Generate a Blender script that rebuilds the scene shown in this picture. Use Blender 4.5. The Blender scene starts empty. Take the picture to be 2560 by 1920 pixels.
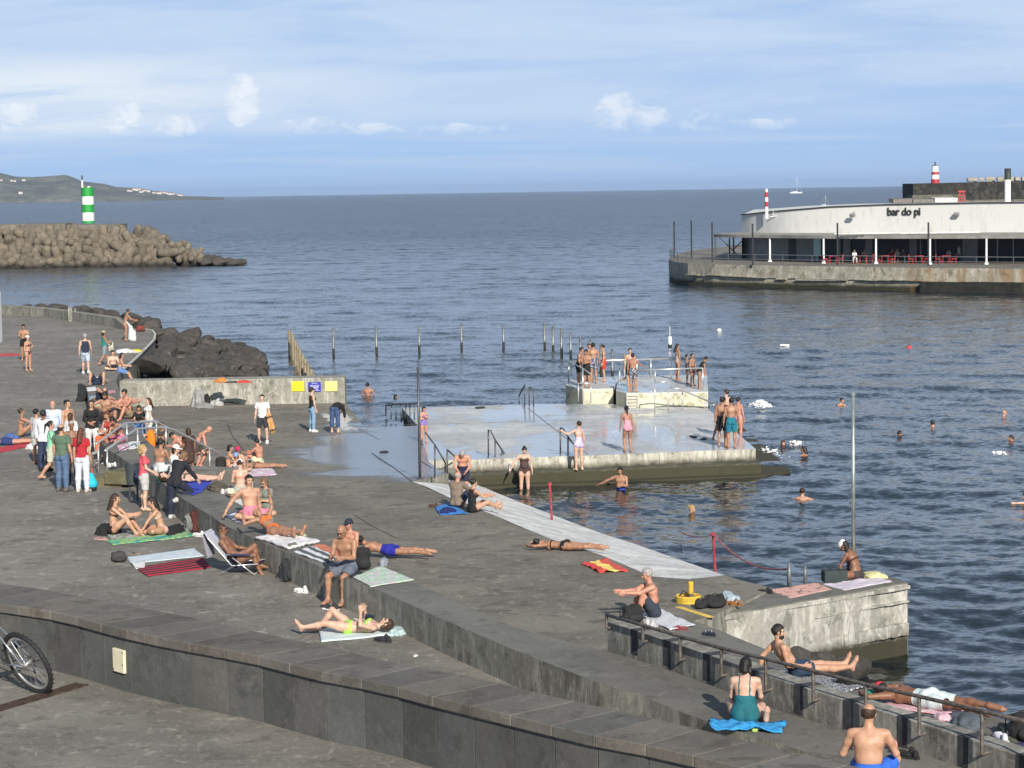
import bpy, bmesh, math, random
import numpy as np
from mathutils import Vector, Matrix
R = math.radians
random.seed(7); RNG = np.random.default_rng(11)
scene = bpy.context.scene
col = scene.collection
# ------------------------------------------------------------------ camera
CAMZ, FOC, PITCH, ROLL = 9.6, 5694.0, math.atan(481/5694), -0.0156
cam_d = bpy.data.cameras.new('camera'); cam = bpy.data.objects.new('camera', cam_d); col.objects.link(cam)
cam_d.sensor_width = 36; cam_d.lens = 36*FOC/2560; cam_d.clip_start = .5; cam_d.clip_end = 120000
CR = Matrix.Rotation(R(90)-PITCH, 3, 'X') @ Matrix.Rotation(ROLL, 3, 'Z')
cam.matrix_world = Matrix.Translation((0, 0, CAMZ)) @ CR.to_4x4()
scene.camera = cam
scene.view_settings.view_transform = 'Standard'; scene.view_settings.look = 'None'
scene.view_settings.gamma = 1; scene.view_settings.exposure = 0.3
# ------------------------------------------------------------------ sun and sky
SUN_EL, SUN_AZ = R(27), R(14)          # sun behind the camera, a little to its right
sdir = Vector((math.sin(SUN_AZ)*math.cos(SUN_EL), -math.cos(SUN_AZ)*math.cos(SUN_EL), math.sin(SUN_EL)))
sl = bpy.data.lights.new('sun', 'SUN'); so = bpy.data.objects.new('sun', sl); col.objects.link(so)
sl.energy = 4.8; sl.angle = R(.5); sl.color = (1, .93, .82)
so.rotation_euler = (-sdir).to_track_quat('-Z', 'Y').to_euler()
W = bpy.data.worlds.new('World'); scene.world = W; W.use_nodes = True
wt = W.node_tree; wn = wt.nodes; wl = wt.links; wn.clear()
class NB:
    """small node-building helper"""
    def __init__(s, tree): s.t = tree; s.n = tree.nodes; s.l = tree.links
    def add(s, typ, **kw):
        n = s.n.new(typ)
        for k, v in kw.items():
            if k in n.bl_rna.properties: setattr(n, k, v)
            else: n.inputs[k].default_value = v
        return n
    def put(s, node, key, src):
        inp = node.inputs[key]
        if isinstance(src, bpy.types.NodeSocket): s.l.new(src, inp)
        elif isinstance(src, bpy.types.Node): s.l.new(src.outputs[0], inp)
        else: inp.default_value = src
    def m(s, op, a, b=0.0, c=0.0, clamp=False):
        n = s.n.new('ShaderNodeMath'); n.operation = op; n.use_clamp = clamp
        s.put(n, 0, a); s.put(n, 1, b)
        if op in ('MULTIPLY_ADD', 'SMOOTH_MIN'): s.put(n, 2, c)
        return n.outputs[0]
    def mr(s, v, a, b, c=0.0, d=1.0, smooth=True):
        n = s.n.new('ShaderNodeMapRange'); n.interpolation_type = 'SMOOTHSTEP' if smooth else 'LINEAR'
        for k, x in (('Value', v), ('From Min', a), ('From Max', b), ('To Min', c), ('To Max', d)): s.put(n, k, x)
        return n.outputs[0]
    def mix(s, f, a, b, mode='MIX'):
        n = s.n.new('ShaderNodeMix'); n.data_type = 'RGBA'; n.blend_type = mode
        s.put(n, 0, f)
        for i, x in ((6, a), (7, b)):
            if isinstance(x, (bpy.types.NodeSocket, bpy.types.Node)): s.put(n, i, x)
            else: n.inputs[i].default_value = (*x[:3], 1)
        return n.outputs[2]
    def noise(s, vec, scale, detail=3, rough=.55, sc=(1, 1, 1), dist=0.0):
        mp = s.n.new('ShaderNodeMapping'); s.l.new(vec, mp.inputs[0]); mp.inputs['Scale'].default_value = sc
        n = s.n.new('ShaderNodeTexNoise'); s.l.new(mp.outputs[0], n.inputs['Vector'])
        n.inputs['Scale'].default_value = scale; n.inputs['Detail'].default_value = detail
        n.inputs['Roughness'].default_value = rough; n.inputs['Distortion'].default_value = dist
        return n
nb = NB(wt)
tc = wn.new('ShaderNodeTexCoord')
sep = wn.new('ShaderNodeSeparateXYZ'); wl.new(tc.outputs['Generated'], sep.inputs[0])
sx, sy, sz = sep.outputs
sky = wn.new('ShaderNodeTexSky'); sky.sky_type = 'NISHITA'; sky.sun_disc = False
sky.sun_elevation = SUN_EL; sky.sun_rotation = math.pi - SUN_AZ
sky.air_density = 1.0; sky.dust_density = .25; sky.ozone_density = 2.0
# the clear marine air: look the sky up a little above the true horizon so that its white rim stays hidden
cmb = wn.new('ShaderNodeCombineXYZ'); wl.new(sx, cmb.inputs[0]); wl.new(sy, cmb.inputs[1])
wl.new(nb.m('ADD', nb.m('MULTIPLY', nb.m('MAXIMUM', sz, 0.0), .9), .17), cmb.inputs[2])
wl.new(cmb.outputs[0], sky.inputs[0])
az = nb.m('DIVIDE', sx, nb.m('MAXIMUM', sy, .02)); el = nb.m('DIVIDE', sz, nb.m('MAXIMUM', sy, .02))
cv = wn.new('ShaderNodeCombineXYZ'); wl.new(az, cv.inputs[0]); wl.new(el, cv.inputs[1])
cvec = cv.outputs[0]
def band(v, lo0, lo1, hi0, hi1):
    return nb.m('MULTIPLY', nb.mr(v, lo0, lo1), nb.mr(v, hi0, hi1, 1.0, 0.0))
wisp = nb.noise(cvec, 1.0, 6, .62, sc=(5, 42, 1), dist=.4)
veil = nb.m('MULTIPLY', nb.mr(wisp.outputs[0], .26, .62), band(el, .022, .036, .13, .32))
low = nb.noise(cvec, 1.0, 5, .6, sc=(4, 130, 1), dist=.2)
lowm = nb.m('MULTIPLY', nb.m('MULTIPLY', nb.mr(low.outputs[0], .44, .62), band(el, .004, .012, .024, .030)), .6)
# high soft veil, denser to the left
leftw = nb.mr(az, .00, -.20)
bank = nb.m('MULTIPLY', nb.m('MULTIPLY', band(el, .020, .032, .050, .068), leftw), nb.mr(nb.noise(cvec, 1, 6, .6, sc=(9, 60, 1), dist=.5).outputs[0], .28, .60))
# cumulus line
cn = nb.noise(cvec, 1.0, 8, .62, sc=(75, 120, 1), dist=.5)
def blob(a0, e0, wa, we, k):
    da = nb.m('DIVIDE', nb.m('SUBTRACT', az, a0), wa); de = nb.m('DIVIDE', nb.m('SUBTRACT', el, e0), we)
    d = nb.m('ADD', nb.m('MULTIPLY', da, da), nb.m('MULTIPLY', de, de))
    return nb.m('MULTIPLY', nb.mr(d, 0, 1, 1.0, 0.0), k)
cum = blob(-.116, .040, .012, .016, 1.0)
for b in ((-.150, .032, .045, .008, .66), (-.17, .035, .02, .009, .68), (-.09, .030, .03, .006, .7), (-.07, .0285, .03, .005, .7), (-.03, .0275, .05, .004, .75), (.10, .0275, .05, .004, .72), (.052, .031, .040, .010, .9), (.050, .036, .014, .010, .85), (.075, .030, .03, .007, .8), (-.235, .036, .05, .010, .9)):
    cum = nb.m('MAXIMUM', cum, blob(*b))
cmask = nb.m('MULTIPLY', nb.mr(nb.m('ADD', cum, nb.m('MULTIPLY', nb.m('SUBTRACT', cn.outputs[0], .5), 2.4)), .40, .95), nb.mr(el, .0225, .031))
cl_sh = nb.mix(nb.mr(cn.outputs[0], .38, .66), (.60, .68, .80), (.90, .91, .91))
skyc = nb.mix(nb.mr(sz, .06, .34, .62, .10), nb.mix(1.0, sky.outputs[0], (.95, 1.0, 1.06), 'MULTIPLY'), (3.75, 5.15, 7.7))
skyc = nb.mix(nb.m('MULTIPLY', nb.mr(sz, .085, .20), .50), skyc, (2.5, 2.95, 3.5))
# cloud colours are radiance before the background strength
K = 10.0
c1 = nb.mix(nb.m('MULTIPLY', veil, .86, clamp=True), skyc, (.52*K, .63*K, .79*K))
c2 = nb.mix(nb.m('MULTIPLY', bank, .85, clamp=True), c1, (.72*K, .78*K, .83*K))
c3 = nb.mix(lowm, c2, (.50*K, .61*K, .78*K))
csc = nb.mix(1.0, cl_sh, (K, K, K), 'MULTIPLY')
c4 = nb.mix(nb.m('MULTIPLY', cmask, .50), c3, csc)
bg = wn.new('ShaderNodeBackground'); wl.new(c4, bg.inputs[0]); bg.inputs[1].default_value = .095
wo = wn.new('ShaderNodeOutputWorld'); wl.new(bg.outputs[0], wo.inputs[0])
# ------------------------------------------------------------------ pixel -> place (measuring the photograph)
def ray(px, py):
    return CR @ Vector(((px-1280)/FOC, -(py-960)/FOC, -1))
def Wp(px, py, z):
    d = ray(px, py); t = (z-CAMZ)/d.z
    return Vector((d.x*t, d.y*t, z))
def Yp(px, py, Y):
    d = ray(px, py); t = Y/d.y
    return Vector((d.x*t, Y, CAMZ+d.z*t))
def deckz(Y): return .8+max(0, 75-Y)*.0222
def Wd(px, py):
    z = .9
    for _ in range(12): z = deckz(Wp(px, py, z).y)
    return Wp(px, py, z)
def walkz(X, Y): return min(2.8, max(1.45, 1.45+(39.6-Y)*.135))
def Wk(px, py):
    z = 2.
    for _ in range(25): 
        p = Wp(px, py, z); z = .5*z+.5*walkz(p.x, p.y)
    return Wp(px, py, z)
ZT, ZB, ZP, ZU = 2.0, 2.57, .8, 1.4
def S(surf, px, py):
    if surf == 'T': return Wp(px, py, ZT)
    if surf == 'B': return Wp(px, py, ZB)
    if surf == 'P': return Wp(px, py, ZP)
    if surf == 'U': return Wp(px, py, ZU)
    if surf == 'D': return Wd(px, py)
    if surf == 'K': return Wk(px, py)
    if surf == 'N': return Wp(px, py, 1.4)
    return Wp(px, py, float(surf))
# ------------------------------------------------------------------ objects
def tag(o, label=None, cat=None, group=None, kind=None):
    if label: o['label'] = label
    if cat: o['category'] = cat
    if group: o['group'] = group
    if kind: o['kind'] = kind
    return o
def empty(name, loc, label, cat, group=None, rz=0):
    o = bpy.data.objects.new(name, None); col.objects.link(o); o.location = loc; o.rotation_euler.z = rz
    o.empty_display_size = .2
    return tag(o, label, cat, group)
def link(me, name, mat=None, parent=None, smooth=False):
    o = bpy.data.objects.new(name, me); col.objects.link(o)
    if mat is not None:
        for m_ in (mat if isinstance(mat, (list, tuple)) else [mat]): me.materials.append(m_)
    if smooth: me.polygons.foreach_set('use_smooth', [True]*len(me.polygons))
    if parent is not None:
        o.parent = parent; o.matrix_parent_inverse = parent_inv(parent)
    return o
def parent_inv(p):
    M = Matrix.Translation(p.location) @ p.rotation_euler.to_matrix().to_4x4()
    if p.parent: M = p.parent.matrix_basis @ M if False else M
    return M.inverted() if p.parent is None else Matrix.Identity(4)
class MB:
    """mesh builder in world coordinates"""
    def __init__(s): s.v = []; s.f = []; s.mi = []
    def q(s, vs, fs, mi=0):
        o = len(s.v); s.v += [tuple(x) for x in vs]
        for f in fs: s.f.append([o+i for i in f]); s.mi.append(mi)
    def box(s, c, d, M=None, mi=0):
        c = Vector(c); hx, hy, hz = d[0]/2, d[1]/2, d[2]/2
        vs = [Vector((x, y, z)) for x in (-hx, hx) for y in (-hy, hy) for z in (-hz, hz)]
        if M is not None: vs = [M @ v for v in vs]
        s.q([c+v for v in vs], [(0, 1, 3, 2), (4, 6, 7, 5), (0, 4, 5, 1), (2, 3, 7, 6), (0, 2, 6, 4), (1, 5, 7, 3)], mi)
    def tube(s, pts, r, n=8, cap=True, mi=0, r2=None):
        pts = [Vector(p) for p in pts]; rings = []
        up = Vector((0, 0, 1)); base = len(s.v)
        for i, p in enumerate(pts):
            if i == 0: d = pts[1]-p
            elif i == len(pts)-1: d = p-pts[i-1]
            else: d = (pts[i+1]-p).normalized()+(p-pts[i-1]).normalized()
            d.normalize()
            a = d.cross(up) if abs(d.z) < .95 else d.cross(Vector((0, 1, 0)))
            a.normalize(); b = d.cross(a)
            rr = r if r2 is None else r+(r2-r)*i/(len(pts)-1)
            rings.append([p+a*math.cos(2*math.pi*k/n)*rr+b*math.sin(2*math.pi*k/n)*rr for k in range(n)])
        vs = [v for rg in rings for v in rg]; fs = []
        for i in range(len(pts)-1):
            for k in range(n):
                fs.append((i*n+k, i*n+(k+1) % n, (i+1)*n+(k+1) % n, (i+1)*n+k))
        if cap: fs.append(tuple(range(n))[::-1]); fs.append(tuple((len(pts)-1)*n+k for k in range(n)))
        s.q(vs, fs, mi)
    def lathe(s, c, prof, n=24, mi=0, ax=None):
        c = Vector(c); vs = []; fs = []
        for r, z in prof:
            for k in range(n):
                v = Vector((r*math.cos(2*math.pi*k/n), r*math.sin(2*math.pi*k/n), z))
                vs.append(c+(ax @ v if ax is not None else v))
        for i in range(len(prof)-1):
            for k in range(n): fs.append((i*n+k, i*n+(k+1) % n, (i+1)*n+(k+1) % n, (i+1)*n+k))
        s.q(vs, fs, mi)
    def prism(s, top, zb, mi=0, side=None):
        """top: list of Vector; sides go down to zb"""
        n = len(top); vs = list(top)+[Vector((p.x, p.y, zb)) for p in top]
        s.q(vs, [tuple(range(n))], mi)
        o = len(s.v)-2*n
        for i in range(n):
            j = (i+1) % n; s.f.append([o+i, o+n+i, o+n+j, o+j]); s.mi.append(mi if side is None else side)
    def build(s, name, mat=None, parent=None, smooth=False, tri=False, bevel=0):
        me = bpy.data.meshes.new(name); me.from_pydata(s.v, [], s.f)
        if any(s.mi): me.polygons.foreach_set('material_index', s.mi)
        bm = bmesh.new(); bm.from_mesh(me)
        if bevel:
            es = [e for e in bm.edges if len(e.link_faces) == 2 and e.calc_face_angle(0) > .6]
            bmesh.ops.bevel(bm, geom=es, offset=bevel, segments=2, affect='EDGES', profile=.6)
        if tri: bmesh.ops.triangulate(bm, faces=[f for f in bm.faces if len(f.verts) > 4])
        bmesh.ops.recalc_face_normals(bm, faces=bm.faces); bm.to_mesh(me); bm.free()
        return link(me, name, mat, parent, smooth)
def rotM(rz=0, rx=0, ry=0):
    return Matrix.Rotation(rz, 3, 'Z') @ Matrix.Rotation(ry, 3, 'Y') @ Matrix.Rotation(rx, 3, 'X')
def dup_tree(o, loc=None, parent=None):
    c = o.copy(); col.objects.link(c)
    if parent is not None: c.parent = parent
    if loc is not None: c.location = loc
    for ch in list(o.children): dup_tree(ch, None, c)
    return c
# ------------------------------------------------------------------ materials
def newmat(name):
    m = bpy.data.materials.new(name); m.use_nodes = True
    m.node_tree.nodes.clear()
    b = NB(m.node_tree); o = b.add('ShaderNodeOutputMaterial'); p = b.add('ShaderNodeBsdfPrincipled')
    m.node_tree.links.new(p.outputs[0], o.inputs[0])
    return m, b, p
_mc = {}
def M(c, rough=.6, metal=0., var=.15, scale=9., bump=0., name='paint', spec=.5):
    """plain surface with slight procedural mottling"""
    key = (tuple(round(x, 3) for x in c), rough, metal, var, scale, bump, name)
    if key in _mc: return _mc[key]
    m, b, p = newmat(name)
    t = b.add('ShaderNodeTexCoord'); n = b.noise(t.outputs['Object'], scale, 3)
    f = b.mr(n.outputs[0], .3, .7, 1-var, 1+var)
    g = b.add('ShaderNodeMix', data_type='RGBA', blend_type='MULTIPLY'); g.inputs[0].default_value = 1
    g.inputs[6].default_value = (*c, 1); b.l.new(f, g.inputs[7])
    b.l.new(g.outputs[2], p.inputs['Base Color'])
    p.inputs['Roughness'].default_value = rough; p.inputs['Metallic'].default_value = metal
    p.inputs['Specular IOR Level'].default_value = spec
    if bump:
        bp = b.add('ShaderNodeBump', Strength=bump, Distance=.02); b.l.new(n.outputs[0], bp.inputs['Height']); b.l.new(bp.outputs[0], p.inputs['Normal'])
    m.diffuse_color = (*c, 1)
    _mc[key] = m
    return m
def concrete(name, base, dark, light, s=1.0, streak=False, tint=False, zalgae=None, extra=None, rough=.85, lich=.5, bumpk=.35):
    """weathered concrete; patches, specks, optional vertical streaks and an algae line near the water"""
    m, b, p = newmat(name)
    t = b.add('ShaderNodeNewGeometry'); P = t.outputs['Position']
    n1 = b.noise(P, .35*s, 5, .6); n2 = b.noise(P, 1.7*s, 6, .65, dist=.3); n3 = b.noise(P, 9*s, 5, .75); n4 = b.noise(P, 34*s, 3, .7)
    c = b.mix(b.mr(n1.outputs[0], .38, .60), base, tuple(x*.72 for x in base))
    c = b.mix(b.m('MULTIPLY', b.mr(n2.outputs[0], .52, .64), .70), c, dark)
    n5 = b.noise(P, 3.2*s, 5, .7, sc=(1, .6, 1), dist=.8)
    c = b.mix(b.m('MULTIPLY', b.mr(n5.outputs[0], .54, .68), .75*lich+.1), c, light)
    c = b.mix(b.m('MULTIPLY', b.mr(n3.outputs[0], .50, .74), lich), c, light)
    c = b.mix(b.m('MULTIPLY', b.mr(n4.outputs[0], .52, .74), .55), c, dark)
    if streak:
        st = b.noise(P, 1.0, 6, .78, sc=(3.0*s, 3.0*s, 1.1), dist=.5); st2 = b.noise(P, 1.0, 6, .72, sc=(1.9*s, 1.9*s, .8), dist=.4)
        c = b.mix(b.m('MULTIPLY', b.mr(st.outputs[0], .48, .62), .7), c, light)
        c = b.mix(b.m('MULTIPLY', b.mr(st2.outputs[0], .56, .66), .7), c, dark)
    if zalgae:
        sp = b.add('ShaderNodeSeparateXYZ'); b.l.new(P, sp.inputs[0])
        zz = b.m('ADD', sp.outputs[2], b.m('MULTIPLY', b.m('SUBTRACT', n2.outputs[0], .5), zalgae[2]))
        c = b.mix(b.mr(zz, zalgae[0], zalgae[1], 1.0, 0.0), c, zalgae[3])
    if tint:
        at = b.add('ShaderNodeAttribute', attribute_name='tint')
        c = b.mix(1.0, c, at.outputs['Color'], 'MULTIPLY')
    b.l.new(c, p.inputs['Base Color'])
    rg = b.mr(n2.outputs[0], .3, .7, rough-.08, min(1, rough+.08)); b.l.new(rg, p.inputs['Roughness'])
    bp = b.add('ShaderNodeBump', Strength=bumpk, Distance=.03)
    hs = b.m('ADD', b.m('MULTIPLY', n3.outputs[0], .6), b.m('ADD', n2.outputs[0], b.m('MULTIPLY', n4.outputs[0], .3)))
    b.l.new(hs, bp.inputs['Height']); b.l.new(bp.outputs[0], p.inputs['Normal'])
    if extra: extra(m, b, p, P, c, rg, n1, n2, n3)
    return m
def struct(o): return tag(o, kind='structure')
# ================================================================== materials of the place
DK = (.115, .108, .095)
mT = concrete('terrace_concrete', (.220, .204, .174), (.108, .100, .084), (.42, .395, .345), 1.0, lich=.6)
mBench = concrete('bench_concrete', (.175, .168, .145), (.085, .083, .074), (.27, .26, .225), 1.2, lich=.3)
mBenchF = concrete('bench_face', (.22, .21, .175), (.075, .07, .056), (.36, .345, .29), 1.0, streak=True)
mPave = concrete('pavement_concrete', (.225, .210, .178), (.10, .093, .077), (.42, .395, .345), 2.2, lich=.5)
mCope = concrete('coping_concrete', (.150, .137, .118), (.068, .060, .050), (.22, .205, .18), 2.0, tint=True, lich=.35)
mPanel = concrete('panel_concrete', (.10, .102, .096), (.055, .056, .052), (.18, .178, .165), 1.6, tint=True, lich=.3)
mPier = concrete('pier_concrete', (.34, .33, .29), (.13, .13, .10), (.58, .57, .52), 1.0, streak=True, zalgae=(.25, .5, .5, (.038, .036, .020)), bumpk=.6)
mSignW = concrete('old_wall_concrete', (.30, .29, .25), (.11, .115, .07), (.50, .49, .43), 1.3, streak=True, lich=.6)
mRailW = concrete('rail_wall_concrete', (.26, .25, .215), (.08, .074, .06), (.44, .425, .37), 1.4, streak=True)
mSide = concrete('stained_concrete', (.22, .215, .18), (.10, .10, .07), (.38, .37, .32), 1.2, streak=True, zalgae=(.35, .8, .5, (.045, .045, .022)))
def wetten(m, b, p, P, c, rg, n1, n2, n3):
    # standing water over parts of the deck: mirror-smooth where the mask is full
    sp = b.add('ShaderNodeSeparateXYZ'); b.l.new(P, sp.inputs[0])
    def reg(cx, cy, rx, ry):
        dx = b.m('DIVIDE', b.m('SUBTRACT', sp.outputs[0], cx), rx); dy = b.m('DIVIDE', b.m('SUBTRACT', sp.outputs[1], cy), ry)
        return b.m('SUBTRACT', 1.0, b.m('SQRT', b.m('ADD', b.m('MULTIPLY', dx, dx), b.m('MULTIPLY', dy, dy))))
    q = Wp(1010, 1115, .8); g = reg(q.x, q.y, 4.0, 11.)
    w = b.mr(b.m('ADD', g, b.m('MULTIPLY', b.m('SUBTRACT', n1.outputs[0], .5), 1.3)), -.05, .30)
    wc = b.mix(b.m('MULTIPLY', w, .75), c, (.16, .17, .18)); b.l.new(wc, p.inputs['Base Color'])
    b.l.new(b.m('MULTIPLY_ADD', w, -.72, .85), p.inputs['Roughness'])
    b.l.new(b.m('MULTIPLY_ADD', w, .5, .4), p.inputs['Specular IOR Level'])
mDeck = concrete('deck_concrete', (.215, .197, .16), (.09, .083, .067), (.40, .375, .31), 1.0, lich=.45, extra=wetten)
def wetplat(m, b, p, P, c, rg, n1, n2, n3):
    nn = b.noise(P, .5, 4, .6, sc=(1, .35, 1))
    w = b.mr(nn.outputs[0], .41, .55)
    b.l.new(b.m('MULTIPLY_ADD', w, -.45, .55), p.inputs['Roughness'])
    wc = b.mix(b.m('MULTIPLY', w, .45), c, (.32, .35, .37)); b.l.new(wc, p.inputs['Base Color'])
    p.inputs['Specular IOR Level'].default_value = .9
    bp = [n for n in b.n if n.type == 'BUMP'][0]; b.l.new(b.m('MULTIPLY_ADD', w, -.12, .14), bp.inputs['Strength'])
mPlat = concrete('wet_platform', (.60, .61, .60), (.36, .37, .36), (.82, .82, .79), .8, lich=.5, extra=wetplat)
mPlatF = concrete('platform_face', (.44, .43, .37), (.13, .12, .08), (.68, .66, .57), 2.0, streak=True, zalgae=(.34, .66, .35, (.045, .042, .022)))
mUpF = concrete('limewashed_face', (.60, .58, .44), (.22, .2, .1), (.74, .72, .60), 2.2, streak=False, lich=.5)
mStrip = concrete('limewashed_slope', (.78, .775, .74), (.26, .26, .23), (.90, .90, .88), 2.6, lich=.8)
mStep = concrete('mossy_step', (.16, .145, .08), (.07, .07, .03), (.30, .27, .17), 2.5)
mSteel = M((.68, .67, .64), .32, .75, .12, 20, name='galvanised_steel')
mSteelD = M((.10, .105, .11), .45, .5, .2, 20, name='dark_steel')
mRust = M((.13, .11, .095), .6, .3, .4, 12, name='weathered_steel')

def poly(pts, z): return [Wp(a, b, z) for a, b in pts]
# ------------------------------------------------------------------ traced lines
NE = [(219,962),(218,968),(222,1020),(235,1075),(262,1118),(320,1155),(386,1192),(461,1250),(531,1291),(557,1311),(622,1341),(717,1380),(817,1424),(867,1448),(953,1478),(1110,1550),(1280,1622),(1500,1709),(1608,1741),(1717,1785),(1815,1820),(1950,1860),(2100,1905),(2500,2010)]
FE = [(290,950),(291,953),(305,1000),(330,1060),(372,1105),(425,1150),(494,1192),(579,1250),(656,1291),(752,1341),(845,1380),(949,1424),(999,1446),(1085,1478),(1245,1550),(1280,1566),(1400,1600),(1518,1629),(1645,1665),(1941,1774),(2115,1830),(2335,1892),(2800,2025)]
bN, bF = poly(NE, ZB), poly(FE, ZB)
# bench wall: top and stained faces
mb = MB(); mb.prism(bN+bF[::-1], .3, 0, 1)
bench = mb.build('bench_wall', [mBench, mBenchF], tri=True)
tag(bench, 'long curved waist-high concrete wall with a broad flat top, people sitting and lying along it', 'wall')
def inset(line, other, k=.25):
    out = []
    for p in line:
        q = min(other, key=lambda o: (o-p).length); out.append(p.lerp(q, k))
    return out
tn = inset(bN, bF, .4); df = inset(bF, bN, .4)
# ------------------------------------------------------------------ terrace
tl = [(-500,770),(6,785),(108,793),(184,804),(239,812),(304,822),(345,821),(380,827),(388,836),(386,850),(369,868),(338,899),(308,925),(294,940)]
rim = [Wp(a, b, ZT) for a, b in tl]
top = rim+[Vector((p.x, p.y, ZT)) for p in tn[2:]]+[Vector((9, 17, ZT)), Vector((-14, 17, ZT))]
mb = MB(); mb.prism(top, -1.5, 0, 1)
struct(mb.build('terrace', [mT, mSide], tri=True))
# white painted kerb along the terrace's curved seaward rim
mb = MB(); rp = rim[6:13]
for a, b in zip(rp[:-1], rp[1:]):
    d = (b-a); L = d.length; c = (a+b)/2; mb.box((c.x, c.y, ZT+.03), (L+.03, .12, .06), rotM(math.atan2(d.y, d.x)))
tag(mb.build('kerb', M((.5, .48, .42), .8, var=.3, scale=3, name='pale_kerb')), 'pale concrete kerb rounding the terrace edge above the black boulders', 'kerb')
# parapet at the back
pl = [(-500,753),(6,765),(108,771),(174,780),(239,795),(282,805),(312,816)]
pb = [(-500,773),(6,785),(108,793),(184,804),(239,812),(288,820),(312,826)]
A = [Wp(a, b, ZT) for a, b in pb]
mb = MB(); n = len(A)
tops = [Vector((p.x, p.y, 2.58-(.35 if i == n-1 else 0))) for i, p in enumerate(A)]
back = [Vector((p.x+.1, p.y+1.0, t.z)) for p, t in zip(A, tops)]
mb.prism(tops+back[::-1], 1.9)
par = mb.build('parapet_wall', concrete('parapet_concrete', (.26, .25, .21), (.09, .09, .06), (.45, .43, .36), 1.6, streak=True), tri=True)
tag(par, 'low mossy concrete parapet curving round the back of the terrace', 'wall')
p0 = Wp(178, 803, ZT); mb = MB(); mb.box(p0+Vector((0, -.15, .42)), (.26, .2, .86)); mb.box(p0+Vector((.3, -.12, .40)), (.10, .14, .82))
tag(mb.build('parapet_post', mRailW, bevel=.01), 'short square concrete post against the back parapet', 'post')
# ------------------------------------------------------------------ deck (gently sloping) and the walkway behind the rail wall
dk = [(270,1016),(400,1015),(595,1011),(758,1008),(862,1007),(867,1012),(912,1069),(1047,1064),(1071,1152),(1095,1174),(1121,1184),(1086,1190),(1050,1200),(1030,1204),(1117,1241),(1215,1280),(1269,1304),(1380,1349),(1500,1387),(1560,1412),(1627,1441),(1720,1447),(1760,1444),(1811,1438),(1870,1455),(1934,1471),(1782,1539)]
dv = [Wd(a, b) for a, b in dk]
far = [Vector((p.x, p.y, deckz(p.y))) for p in df[:18]][::-1]
wl_ = [Vector((p.x, p.y, deckz(p.y))) for p in (Wp(1560, 1640, ZB), )]
dtop = dv+[Wd(1735, 1552), Wd(1700, 1600), Vector((3.2, 34.6, deckz(36)))]+far
mb = MB(); mb.prism(dtop, -1.6, 0, 1)
deck = struct(mb.build('deck', [mDeck, mSide], tri=True))
# expansion joints and a crack across the deck
def strip(pts, w, name, mat, dz=.004, parent=None, surf='D'):
    P_ = [S(surf, *q)+Vector((0, 0, dz)) for q in pts]; b = MB(); vs = []
    for i, p in enumerate(P_):
        d = (P_[min(i+1, len(P_)-1)]-P_[max(i-1, 0)]); nrm = Vector((-d.y, d.x, 0)).normalized()*w/2
        vs += [p-nrm, p+nrm]
    b.q(vs, [(2*i, 2*i+2, 2*i+3, 2*i+1) for i in range(len(P_)-1)])
    return b.build(name, mat, parent)
mJ = M((.04, .04, .038), .9, name='joint_tar')
for pts, sf in (([(895,1072),(960,1105),(1005,1128),(1047,1150),(1080,1170)], 'D'), ([(925,1130),(985,1170),(1030,1204)], 'D'), ([(880,1284),(935,1318),(990,1345)], 'D'), ([(568,1058),(578,1085),(598,1112),(610,1128)], 'D')):
    struct(strip(pts, .035, 'deck_joint', mJ, surf=sf))
for pts in ([(1319,1020),(1365,1056),(1415,1095),(1470,1136)], [(1000,1062),(1180,1058),(1350,1052),(1520,1046),(1680,1040)]):
    struct(strip(pts, .05, 'platform_joint', M((.22, .22, .22), .8, name='joint_grey'), surf='P'))
for pts in ([(1345,1040),(1500,1036),(1680,1031)],): struct(strip(pts, .03, 'platform_joint', mJ, surf='P'))
# limewashed slipway down to the water
so_ = [(1121,1184),(1165,1197),(1236,1230),(1334,1269),(1420,1302),(1500,1332),(1582,1358),(1627,1374),(1782,1428),(1811,1438)]
si_ = [(1030,1204),(1072,1220),(1117,1241),(1215,1280),(1300,1316),(1380,1349),(1500,1387),(1560,1412),(1627,1441),(1725,1449)]
ozs = [.02]*7+[.15, 1.05, 1.34]
O = [Wp(a, b, z) for (a, b), z in zip(so_, ozs)]; I = [Wd(a, b)+Vector((0, 0, .004)) for a, b in si_]
mb = MB(); n = len(O); U_ = [o+(o-i).normalized()*(1.0 if o.z < .2 else .05)+Vector((0, 0, -.35-o.z)) for o, i in zip(O, I)]
mb.q(I+O+U_, [(k, k+1, n+k+1, n+k) for k in range(n-1)]+[(n+k, n+k+1, 2*n+k+1, 2*n+k) for k in range(n-1)])
struct(mb.build('slipway', mStrip))
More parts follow.
